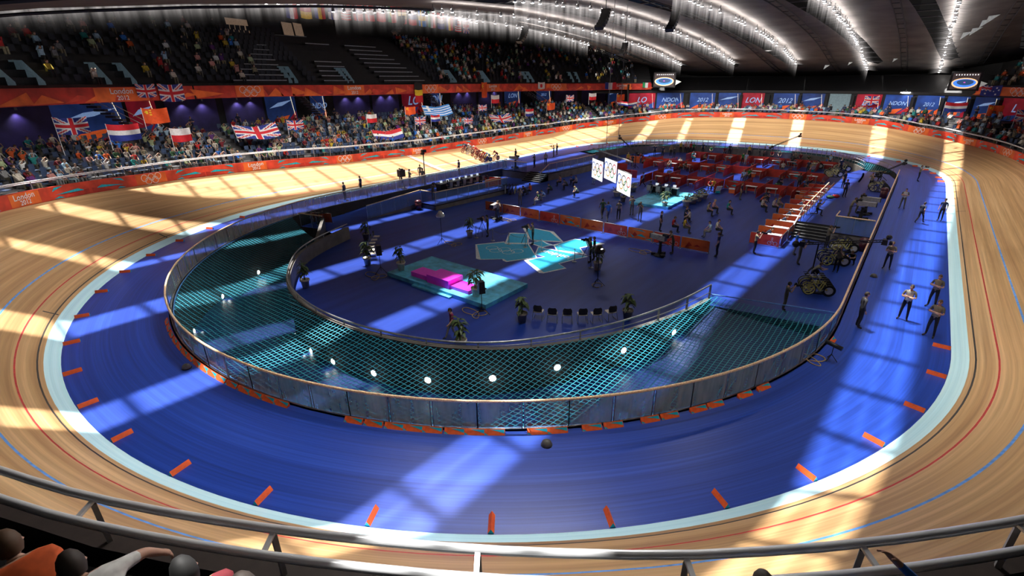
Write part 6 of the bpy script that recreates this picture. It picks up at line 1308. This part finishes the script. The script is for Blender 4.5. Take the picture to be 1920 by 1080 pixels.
# racing cyclists coming round the banking
RID = [(-29.24, 5.76, 5.09, 'navy', 'bike_red', 'dark blue and red kit'), (-28.4, 5.85, 4.24, 'grey', 'bike_white', 'grey kit'), (-27.47, 5.81, 3.29, 'red', 'bike_red', 'red and white kit'), (-26.38, 5.37, 2.18, 'maroon', 'bike_red', 'maroon kit'), (-25.6, 5.38, 1.39, 'maroon', 'bike_red', 'crimson kit with white helmet'), (-25.0, 5.1, .85, 'red', 'bike_red', 'red and yellow kit'), (-24.52, 5.24, .3, 'lightblue', 'bike_blue', 'white and blue kit')]
RB = {c: Once(lambda c=c: bike_thing(c, c, 'disc', 'racing_bicycle')) for c in ('bike_red', 'bike_white', 'bike_blue')}
for i, (x, y, tt, kit, bk, lab) in enumerate(RID+[(-24.54, 6.9, .35, 'maroon', 'bike_red', 'dark kit')]):
    s = min(np.arange(119, 161, .1), key=lambda q: (P(q, ww(q)*tt/TW)-Vector((x, y, 0))).length); p = TP(s-.5, tt+.12); b = beta(s)
    rz = math.atan2(tan(s).y, tan(s).x)-PI/2; lean = Matrix.Rotation(rz, 4, 'Z') @ Matrix.Rotation(-b*.6, 4, 'Y')
    o = RB[bk](p, 0, 'racing bicycle with dark disc wheels under the rider in '+lab); o.rotation_euler = lean.to_euler()
    r_ = person(p.x, p.y, p.z, 0, 'ride', kit, {'red': 'yellow' if i == 5 else 'red', 'lightblue': 'navy'}.get(kit, kit), 'black', None, 'racing cyclist in %s riding on the boards' % lab); r_.rotation_euler = lean.to_euler()
    h = thing('helmet', 'smooth racing helmet worn by the cyclist in '+lab, 'helmet', p); h.rotation_euler = lean.to_euler(); mb = MB(); mb.ball((0, .38, 1.36), .12, 'white' if i in (1, 2, 4, 6) else ('cloth_red' if i != 5 else 'cloth_yellow'), 10, (.85, 1.3, .9)); mb.build('shell', h, True); mb = MB(); mb.box((0, .52, 1.3), (.15, .03, .05), 'black'); mb.build('visor', h)
# ------------------------------------------------------------------ spectators and seats
SHIRT = ['cream', 'cream', 'white', 'lightblue', 'blue', 'red', 'orange', 'yellow', 'darkgreen', 'purple', 'navy', 'pink', 'maroon', 'palegreen', 'teal', 'khaki', 'grey', 'black', 'cream', 'lightblue']
CNAME = dict(cream='cream', white='white', lightblue='pale blue', blue='bright blue', red='red', orange='orange', yellow='yellow', darkgreen='dark green', purple='purple', navy='navy', pink='pink', maroon='maroon', palegreen='pale green', teal='teal', khaki='khaki', grey='grey', black='black')
g = random.Random(21)
CAMP = Vector((21.189, -46.758, 10.8004))
AISLE = {'A': [104.5, 112, 119.5, 127, 134.5, 142, 149.5, 157, 163.5, 168.8, 174, 179], 'B': [62, 68, 74, 80, 86, 92, 97], 'C': [46, 52]}
SEATS = []
for sec, a, b, K, nm in SEC:
    for k in range(K):
        if sec == 'B' and k == K-0: continue
        s = a+.3; n_ = 0; blk = 0
        while s < b-.3:
            nx = [q for q in AISLE[sec] if abs(q-s) < .62]
            if nx: s = nx[0]+.63; blk += 1; n_ = 0; continue
            w_, z = row(sec, K, s, k); z = row(sec, K, s, k+1)[1]
            SEATS.append((sec, blk, k, n_, s, P(s, w_+.42, z), nrm(s), nm)); n_ += 1; s += .56
mb = MB()
for sec, a, b, K, nm in SEC:
    for q in AISLE[sec]:
        for k in range(K):
            z = row(sec, K, q, k)[1]; z2 = row(sec, K, q, k+1)[1]; p = P(q, row(sec, K, q, k)[0]+.12, (z+z2)/2-.03); mb.box(p, (1., .3, max(.06, (z2-z)*.55)), 'grey', Matrix.Rotation(math.atan2(tan(q).y, tan(q).x), 3, 'Z'))
tag(mb.build('floor_aisle_steps'), kind='structure')
def crowd_p(S): 
    s = S[4]; d = .82 if S[0] != 'B' else .75
    return d*(.75+.35*math.sin(s*.9+S[2]*1.3))
OCC = [S for S in SEATS if g.random() < crowd_p(S)]
OCC.sort(key=lambda S: (S[5]-CAMP).length)
vis = [S for S in OCC if S[4] > 60 and S[4] < 176.5]
IND = vis[:285]; INDSET = set(id(S) for S in IND); REST = [S for S in OCC if id(S) not in INDSET]
SECN = {'A': 'lower straight stand', 'B': 'end stand', 'C': 'far corner stand'}
for S in IND:
    sec, blk, k, n_, s, p, n, nm = S; sh = g.choice(SHIRT); ps = g.choice(['sit', 'sit', 'sitlean', 'sitcheer'])
    person(p.x, p.y, p.z-.08, math.atan2(-n.y, -n.x)-PI/2+g.uniform(-.25, .25), ps, sh, g.choice(['khaki', 'black', 'denim', 'olive', 'grey']), g.choice(['dark', 'brown', 'brown', 'black', 'blond']), None, '%s shirted spectator, %s, %s block, %s row, %s seat' % (CNAME[sh], SECN[sec], od(blk), od(k), od(n_)), 'spectators in the lower stand', g.uniform(.95, 1.03), name='spectator')
def simple(mb, p, n, sh, pa, sk, up=False, sit=True):
    """plain far spectator"""
    f = -n; sd = Vector((-f.y, f.x, 0)); q = Matrix((sd, f, (0, 0, 1))).transposed(); z = Vector((0, 0, 1))
    hb = .42 if sit else .85
    mb.box(p+z*(hb+.32)+f*.05, (.4, .24, .58), sh, q, .85); mb.ball(p+z*(hb+.76)+f*.1, .115, sk, 6, (.9, .9, 1.1))
    mb.box(p+z*(hb+.84)+f*.07, (.19, .2, .1), g.choice(['hair_dark', 'hair_brown']), q)
    for s in (-1, 1):
        if sit: mb.box(p+z*.5+f*.25+sd*s*.11, (.15, .5, .15), pa, q); mb.box(p+z*.25+f*.45+sd*s*.11, (.12, .13, .46), pa, q)
        else: mb.box(p+z*.44+sd*s*.1, (.16, .18, .86), pa, q)
        if up: mb.bar(p+z*(hb+.55)+sd*s*.22, p+z*(hb+.85)+sd*s*.14+f*.2, .09, .09, sh)
        else: mb.bar(p+z*(hb+.55)+sd*s*.23, p+z*(hb+.2)+sd*s*.2+f*.25, .09, .09, sh)
mb = MB()
for S in REST: simple(mb, S[5]-Vector((0, 0, .02)), S[6], 'cloth_'+g.choice(SHIRT), 'cloth_'+g.choice(['khaki', 'black', 'olive', 'grey']), g.choice(['skin', 'skin', 'skin_dark']), g.random() < .2)
tag(mb.build('crowd', merge=False), 'seated crowd in mixed bright shirts filling the lower stands round the track', 'crowd', kind='stuff')
mb = MB(); nu = 0
for a, b in ((151.5, 158), (158, 178), (99, 133)):
    for k in range(UK):
        s = a
        while s < b:
            dens = .30 if a > 157 else .42
            if a == 151.5: dens = .0
            if g.random() < dens and not any(abs(s-q) < 1.3 for q in (173.0, 168.2, 154.6, 147.0, 128.5, 120.6, 112.5, 106) if k < 4):
                w_, z = urow(s, k); z = urow(s, k+1)[1]; simple(mb, P(s, w_+.4, z), nrm(s), 'cloth_'+g.choice(SHIRT), 'cloth_'+g.choice(['khaki', 'black', 'olive']), 'skin', g.random() < .2)
            s += .62
for k in range(4):
    s = 46.
    while s < 62:
        if g.random() < .5: w_, z = urow(s, k); simple(mb, P(s, w_+.4, urow(s, k+1)[1]), nrm(s), 'cloth_'+g.choice(SHIRT), 'cloth_khaki', 'skin')
        s += .62
tag(mb.build('crowd', merge=False), 'dim crowd scattered over the dark upper stand', 'crowd', kind='stuff')
# blue folding seats
def seat_thing():
    t = thing('stadium_seat', 'x', 'seat'); mb = MB(); mb.grid([[(x, y, .42+.06*x*x*4-.03*math.cos(y*5)) for x in (-.22, -.1, .1, .22)] for y in (-.2, 0, .2)], 'seat_blue'); mb.grid([[(x, y, .385+.06*x*x*4-.03*math.cos(y*5)) for x in (-.22, -.1, .1, .22)] for y in (-.2, 0, .2)], 'seat_blue'); mb.build('seat', t, True)
    mb = MB(); mb.grid([[(x, -.2-.06*(z-.45)-.02*math.cos(x*6), z) for x in (-.22, -.1, .1, .22)] for z in (.45, .65, .84)], 'seat_blue'); mb.build('backrest', t, True); mb = MB(); mb.bar((0, -.15, 0), (0, -.1, .4), .08, .06, 'rib'); mb.build('bracket', t); return t
ST = Once(seat_thing)
near_s = sorted([S for S in SEATS if 60 < S[4] < 176.5], key=lambda S: (S[5]-CAMP).length); occ = set((S[0], S[2], round(S[4], 2)) for S in OCC)
empt = [S for S in near_s if (S[0], S[2], round(S[4], 2)) not in occ][:220]; es = set(id(S) for S in empt)
for S in empt:
    sec, blk, k, n_, s, p, n, nm = S; ST(p, math.atan2(-n.y, -n.x)-PI/2, 'empty blue seat, %s, %s block, %s row, %s seat' % (SECN[sec], od(blk), od(k), od(n_)), 'empty blue seats of the lower stand')
mb = MB()
for S in SEATS:
    if id(S) in es: continue
    p, n = S[5], S[6]; f = -n; sd = Vector((-f.y, f.x, 0)); q = Matrix((sd, f, (0, 0, 1))).transposed(); mb.box(p+Vector((0, 0, .4)), (.44, .4, .05), 'seat_blue', q); mb.box(p+Vector((0, 0, .64))-f*.21, (.44, .05, .42), 'seat_blue', q)
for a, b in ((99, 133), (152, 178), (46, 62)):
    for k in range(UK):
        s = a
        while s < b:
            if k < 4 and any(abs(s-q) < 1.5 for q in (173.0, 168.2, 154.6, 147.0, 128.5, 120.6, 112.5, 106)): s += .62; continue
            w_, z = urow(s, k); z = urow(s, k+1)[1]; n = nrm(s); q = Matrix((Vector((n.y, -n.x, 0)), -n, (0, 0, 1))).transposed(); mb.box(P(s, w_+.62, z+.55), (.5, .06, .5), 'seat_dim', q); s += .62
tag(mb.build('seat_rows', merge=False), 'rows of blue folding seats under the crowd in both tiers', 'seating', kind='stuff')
# spectators right below the camera
for i, (s, ps, sh, ha, dw, lab) in enumerate(((213.3, 'sitlean', 'cream', 'brown', 0, 'spectator in a cream shirt with bent arm, lowest by the double rail'), (213.8, 'sitlean', 'orange', 'brown', .0, 'spectator in an orange shirt bending forward by the double rail'), (214.3, 'reachsit', 'white', 'dark', .1, 'spectator in a white shirt with an outstretched arm by the double rail'), (214.95, 'sitlean', 'maroon', 'black', .1, 'spectator in a crimson shirt bending forward by the double rail'), (215.4, 'sitlean', 'lightblue', 'dark', .2, 'spectator in pale blue, end of the row under the double rail'),
      (218.2, 'sitlean', 'khaki', 'dark', .05, 'dark haired spectator just under the chrome double rail'), (218.75, 'raise', 'blue', 'brown', .05, 'spectator in blue raising a bare arm over the double rail'), (219.3, 'sit', 'khaki', 'brown', .1, 'brown haired spectator behind the raised arm'))):
    n = nrm(s); f_ = (-tan(s)*.85-n*.5) if s < 217 else -n; person(*P(s, 6.98+dw, nfl(s)+.02), math.atan2(f_.y, f_.x)-PI/2, ps, sh, 'grey', ha, None, lab, h=1.04, name='spectator'); 
    ST(P(s, 7.02+dw, nfl(s)+.02), math.atan2(f_.y, f_.x)-PI/2, 'blue seat hidden under the '+' '.join(lab.split()[:9]))
# standing stewards at the top of the lower stand
for i, s in enumerate((171.0, 164.2, 160.5, 147.9, 136.3, 125.8, 110.6, 78.2, 69.1, 61.5)):
    sec, K = ('A', 9) if s > 100 else ('B', 4); n = nrm(s); person(*P(s, w0(s)+.85*K+.5, zb(sec, s)), math.atan2(-n.y, -n.x)-PI/2, 'cross' if i % 2 else 'stand', 'navy', 'black', 'dark', None, 'steward in navy standing behind the lower seats, %s along the concourse' % od(i), 'stewards on the concourse')
# ------------------------------------------------------------------ flags
FC = dict(r=(.55, .01, .02), w=(.7, .7, .7), b=(.015, .03, .25), y=(.8, .55, .02), k=(.01, .01, .01), g=(.01, .25, .08), l=(.03, .2, .55), o=(.7, .08, .01))
for k, c in FC.items(): M('flag_'+k, c, .75, noise=.06)
def uk(u, v):
    x, y = (u-.5)*2, (v-.5); ax, ay = abs(x), abs(y)
    if ax < .1 or ay < .1: return 'r'
    if ax < .18 or ay < .18: return 'w'
    d = abs(ay-ax*.5)
    return 'r' if d < .035 else ('w' if d < .11 else 'b')
def tri(a, b, c, vert=False): return (lambda u, v: (a if u < 1/3 else b if u < 2/3 else c)) if vert else (lambda u, v: (a if v > 2/3 else b if v > 1/3 else c))
def cross_(bg, fg, inner=None): return lambda u, v: (inner if inner and (abs(u-.36) < .05 or abs(v-.5) < .07) else fg) if (abs(u-.36) < .09 or abs(v-.5) < .13) else bg
FL = dict(uk=uk, nl=tri('r', 'w', 'b'), pl=lambda u, v: 'w' if v > .5 else 'r', cn=lambda u, v: 'y' if (math.hypot((u-.17)*1.5, v-.74) < .1 or (.28 < u < .38 and .5 < v < .95 and int(v*13) % 2)) else 'o', gr=lambda u, v: ('w' if (abs(u-.18) < .04 or abs(v-.72) < .06) else 'l') if (u < .36 and v > .45) else ('l' if int(v*9) % 2 == 0 else 'w'),
          be=tri('k', 'y', 'r', True), bev=tri('k', 'y', 'r'), jp=lambda u, v: 'r' if math.hypot((u-.5)*1.5, v-.5) < .3 else 'w', fr=tri('b', 'w', 'r', True), it=tri('g', 'w', 'r', True), au=lambda u, v: uk(u*2, (v-.5)*2) if u < .5 and v > .5 else ('w' if any(math.hypot((u-a)*1.6, v-b) < .07 for a, b in ((.25, .25), (.75, .8), (.75, .2), (.62, .5), (.88, .55))) else 'b'),
          se=cross_('l', 'y'), dk=cross_('r', 'w'), no=cross_('r', 'w', 'b'), es=lambda u, v: 'y' if .25 < v < .75 else 'r', pt=lambda u, v: 'y' if math.hypot((u-.4)*1.5, v-.5) < .17 else ('g' if u < .4 else 'r'), de=tri('k', 'r', 'y'), ru=tri('w', 'b', 'r'), fi=cross_('w', 'b'), us=lambda u, v: 'b' if u < .4 and v > .46 else ('r' if int(v*13) % 2 == 0 else 'w'), ro=tri('b', 'y', 'r', True))
FLN = dict(uk='union', nl='red, white and blue striped', pl='white and red', cn='red five starred', gr='blue and white striped', be='black, yellow and red', bev='black, yellow and red', jp='white with red disc', fr='blue, white and red', it='green, white and red', au='dark blue southern cross', se='blue with yellow cross', dk='red with white cross', no='red with blue and white cross', es='red and yellow', pt='green and red', de='black, red and gold', ru='white, blue and red', fi='white with blue cross', us='stars and stripes', ro='blue, yellow and red')
def flag(kind, o, X, Y, w_, h, label, pole=None, wave=.09, grp=None):
    t = thing('flag', label, 'flag', group=grp); o = Vector(o); X = Vector(X).normalized(); Y = Vector(Y).normalized(); N = X.cross(Y); nx, ny = (34, 22) if kind in ('uk', 'au') else (22, 14)
    wave *= .4 if w_ > 3 else 1
    mb = MB(); pt = lambda i, j: o+X*w_*i/nx+Y*h*j/ny+N*wave*w_*math.sin(i/nx*7+j/ny*1.5)*min(1, i/nx*2.5)-Y*.06*w_*math.sin(i/nx*3)
    base = len(mb.v); mb.v = [tuple(pt(i, j)) for j in range(ny+1) for i in range(nx+1)]
    for j in range(ny):
        for i in range(nx): mb.f.append((j*(nx+1)+i, j*(nx+1)+i+1, (j+1)*(nx+1)+i+1, (j+1)*(nx+1)+i)); mb.m.append(mb.mi('flag_'+FL[kind]((i+.5)/nx, (j+.5)/ny)))
    mb.build('cloth', t, True)
    if pole: mb = MB(); mb.tube([o+Y*h*1.02, o+Vector((0, 0, -pole))], .025, 'white', 6); mb.build('pole', t)
CFL = [('uk', (-30.1, -37.3, 7.2), 2., 1.2, 1.6, 'union flag on a pole over the first spectators, before the purple panel'), ('nl', (-31.7, -33.8, 6.3), 2.2, 1.3, .8, 'large red, white and blue striped flag held up by the lower aisle'), ('pl', (-33.4, -28.7, 5.6), 1.6, 1.2, .8, 'white over red flag beside the second aisle steps'), ('uk', (-34.0, -22.5, 5.3), 4.2, 1.5, .4, 'very large union flag spread over the seats under the purple panels'), ('uk', (-34.3, -16.8, 5.7), 1.7, 1.0, .8, 'small union flag waved behind the very large one'), ('pl', (-34.3, -6.2, 5.7), 1.3, 1., .8, 'white over red flag by the third aisle steps'), ('nl', (-34.0, -5.4, 3.6), 4.0, 1.3, .3, 'large red, white and blue striped flag draped low over the front seats'),
       ('cn', (-34.3, .1, 6.3), 1.5, 1., .8, 'red starred flag high in the stand beside the striped blue flag'), ('uk', (-34.3, 1.7, 4.9), 1.6, 1.0, .8, 'union flag low in the stand below the red starred flag'), ('gr', (-34.5, 4.0, 6.0), 4.4, 1.5, .3, 'wide blue and white striped flag spread over the top rows'), ('nl', (-34.2, 4.6, 5.1), 1.4, .9, .8, 'small red, white and blue striped flag under the blue and white one'), ('uk', (-34.3, 11.5, 4.3), 1.5, .9, .8, 'small union flag low in the middle of the stand'), ('uk', (-34.3, 14.9, 6.0), 1.5, .9, .8, 'small union flag below the white and red flag at the top rows'), ('pl', (-34.3, 18.0, 7.0), 1.5, 1.2, .8, 'white over red flag at the top of the stand under the balcony'), ('uk', (-34.3, 18.2, 4.1), 4., 1.4, .3, 'large union flag spread over the front rows near the racing cyclists'), ('nl', (-34.0, 26.7, 4.5), 1.7, 1.2, .8, 'red, white and blue striped flag near the far end of the straight stand'), ('cn', (-33.1, 31.9, 5.3), 1.8, 1.2, .8, 'red starred flag near the far end of the straight stand'), ('uk', (-31.7, 36.1, 6.6), 1.8, 1.1, .8, 'union flag by the last aisle of the straight stand'), ('pl', (-29.5, 40.5, 6.7), 1.8, 1.2, .8, 'white over red flag by the last purple panels'), ('cn', (-26.2, 45.2, 6.5), 1.5, 1.1, .8, 'red starred flag beside the hanging cables'), ('nl', (-26.0, 45.9, 5.6), 4, 1., .3, 'wide red and white flag at the end of the straight stand'),
       ('uk', (12.6, 54.2, 6.3), 1.9, 1.2, .8, 'union flag in front of the crimson banner of the far end'), ('nl', (22.6, 48.4, 5.8), 2.4, 1.2, .8, 'red, white and blue striped flag in the far corner stand'), ('cn', (26.9, 44.1, 5.6), 1.5, 1.3, .4, 'plain orange red flag at the far corner concourse'), ('uk', (29.4, 40.6, 5.3), 1.8, 1.3, .8, 'union flag at the edge of the far corner stand'), ('cn', (-33.0, -30.6, 7.4), 1.9, 1.25, .5, 'red starred flag at the foot of the first staircase')]
for kind, o, w_, h, pole, lab in CFL:
    X = Vector((.25, 1, 0)) if o[1] < 44 and o[0] < 0 else (Vector((1, .1, 0)) if o[0] > 0 else Vector((.8, .8, 0))); flag(kind, o, X, (0, -.0 if w_ < 3 else .0, 1) if w_ < 3 else (-.55 if o[0] < 0 else 0, 0, .85), w_, h, lab, pole)
for kind, s, w_, h, lab in (('uk', 168.2, 1.7, 1.1, 'small union flag hung over the balcony banner'), ('uk', 166.9, 2.3, 1.5, 'larger union flag hung over the balcony banner'), ('bev', 137.5, 1.4, 2.6, 'black, yellow and red flag hung long over the balcony'), ('cn', 123.4, 1.3, 2.3, 'red starred flag hung long over the balcony'), ('jp', 112.2, 1.6, 1.1, 'white flag with red disc hung on the balcony'), ('fr', 102.7, 2.2, 1.2, 'blue, white and red flag hung on the balcony by the cables'), ('it', 98.2, 1.5, .9, 'green, white and red flag hung at the end of the balcony'), ('au', 61.9, 2.6, 1.3, 'dark blue starred flag hung on the corner balcony')):
    flag(kind, P(s, UW-.2, ft(s)-h+.25), -tan(s), (0, 0, 1), w_, h, lab, None, .02)
for i, kind in enumerate(('fr', 'de', 'ro', 'fi', 'us', 'no', 'dk', 'pl', 'pt', 'es', 'ru', 'se', 'it', 'nl', 'ro', 'us', 'uk')):
    y = -13.5+i*1.75; x = -36.5; z = ZC(x, y)-2.25; flag(kind, (x, y, z), (0, 1, 0), (0, 0, 1), 1.35, 2.0, '%s flag hung from the roof, %s along the row' % (FLN[kind], od(i)), None, .02, 'flags hung from the roof')

# ------------------------------------------------------------------ light
def sunlamp():
    l = bpy.data.lights.new('sun', 'SUN'); l.energy = 11.; l.angle = R(1.9); l.color = (1, .97, .93); o = bpy.data.objects.new('sun', l); COL.objects.link(o); o.rotation_euler = SUN.to_track_quat('-Z', 'Y').to_euler()
sunlamp()
def track_light(loc, aim, size, e, col=(1, .93, .84)):
    d = (Vector(aim)-Vector(loc)).normalized(); return area('track_light', loc, size, e, col, tilt=d.to_track_quat('-Z', 'X').to_euler(), spread=R(84))
for y in (-24, -12, 0, 12, 24, 36): track_light((-22, y, ZT(y)-.3), (-28.5, y, 0), (.5, 8), 430 if y < -10 else 600)
for y in (-24, -12, 0, 12, 24): track_light((20, y, ZT(y)-.3), (27, y, 0), (.5, 8), 420)
for x in (-16, -8, 0, 8, 16): track_light((x, 40, ZT(40)-.3), (x*1.15, 48.5, 2), (6, .5), 520)
for x in (-14, -5, 4, 13): track_light((x, -33, ZT(33)-.3), (x*1.15, -45, 1), (6, .5), 400, (1, .95, .9))
def key(loc, e, aim, ang=130, r_=.35):
    l = bpy.data.lights.new('key_spot', 'SPOT'); l.energy = e; l.spot_size = R(ang); l.spot_blend = .6; l.shadow_soft_size = r_; l.color = (1, .96, .92); o = bpy.data.objects.new('key_spot', l); COL.objects.link(o); o.location = loc; o.rotation_euler = (Vector(aim)-Vector(loc)).to_track_quat('-Z', 'Y').to_euler()
key((0, -12, 15.6), 1500, (0, -16, 0)); key((11.5, -12, 15.6), 1000, (16, -20, 0)); key((-6, 12, 15.6), 2600, (0, 16, 0)); key((15, -34, 14.), 1500, (17, -38, 0), 120, 1.); key((9, -32, 14.2), 2600, (10, -40, 0))  # leading pair follow the shadows; the others are added to brighten floor and cubicles
key((14, -24, 14.6), 4200, (13.8, 4, 0), 42, .6); key((2, -30, 14.6), 3000, (2, -6, 0), 50, 1.2)  # unseen front spots added to brighten the booth and barrier boards
for y in (-20, 0, 18): area('upper_fill', (-30, y, ZC(-30, y)-1.2), (.6, 8), 12, (1, .93, .88), tilt=(0, R(38), 0), spread=R(140))
area('stand_fill', (-27, -10, 12.), (1, 50), 720, (1, .95, .9), tilt=(0, R(40), 0), spread=R(78)); area('stand_fill', (-21, -38, 11.), (1, 8), 170, (1, .95, .9), tilt=(0, R(44), R(30)), spread=R(90)); area('stand_fill', (0, 46, 11.5), (50, 1), 650, (1, .95, .9), tilt=(R(55), 0, 0), spread=R(90)); area('near_fill', (19, -44.5, 12.2), (6, 1.), 26, (1, .9, .8), tilt=(R(-20), 0, 0))
w = bpy.data.worlds.new('hall_air'); SC.world = w; w.use_nodes = True; w.node_tree.nodes['Background'].inputs[0].default_value = (.02, .03, .06, 1); w.node_tree.nodes['Background'].inputs[1].default_value = .25
# ------------------------------------------------------------------ camera
F_ = 935.3; PT_ = R(22.9188); RO_ = R(.66544); YA_ = R(38.5978)
fw = Vector((-math.sin(YA_)*math.cos(PT_), math.cos(YA_)*math.cos(PT_), -math.sin(PT_))); rt = Vector((math.cos(YA_), math.sin(YA_), 0)); up = rt.cross(fw)
c, s = math.cos(RO_), math.sin(RO_)
# image axes after the small roll
rx = rt*c-up*s; uy = up*c+rt*s
mx = Matrix((rx, uy, -fw)).transposed().to_4x4(); mx.translation = CAMP
cd = bpy.data.cameras.new('camera'); cd.sensor_fit = 'HORIZONTAL'; cd.sensor_width = 36.; cd.lens = 36*F_/1920; cd.clip_end = 400; cam = bpy.data.objects.new('camera', cd); COL.objects.link(cam); cam.matrix_world = mx; SC.camera = cam
SC.view_settings.view_transform = 'Standard'; SC.view_settings.look = 'None'; SC.view_settings.exposure = 0.
cy = SC.cycles; cy.max_bounces = 5; cy.diffuse_bounces = 2; cy.glossy_bounces = 2; cy.transmission_bounces = 2; cy.transparent_max_bounces = 12; cy.use_denoising = True; cy.sample_clamp_indirect = 4; cy.caustics_reflective = False; cy.caustics_refractive = False
bpy.context.view_layer.update()
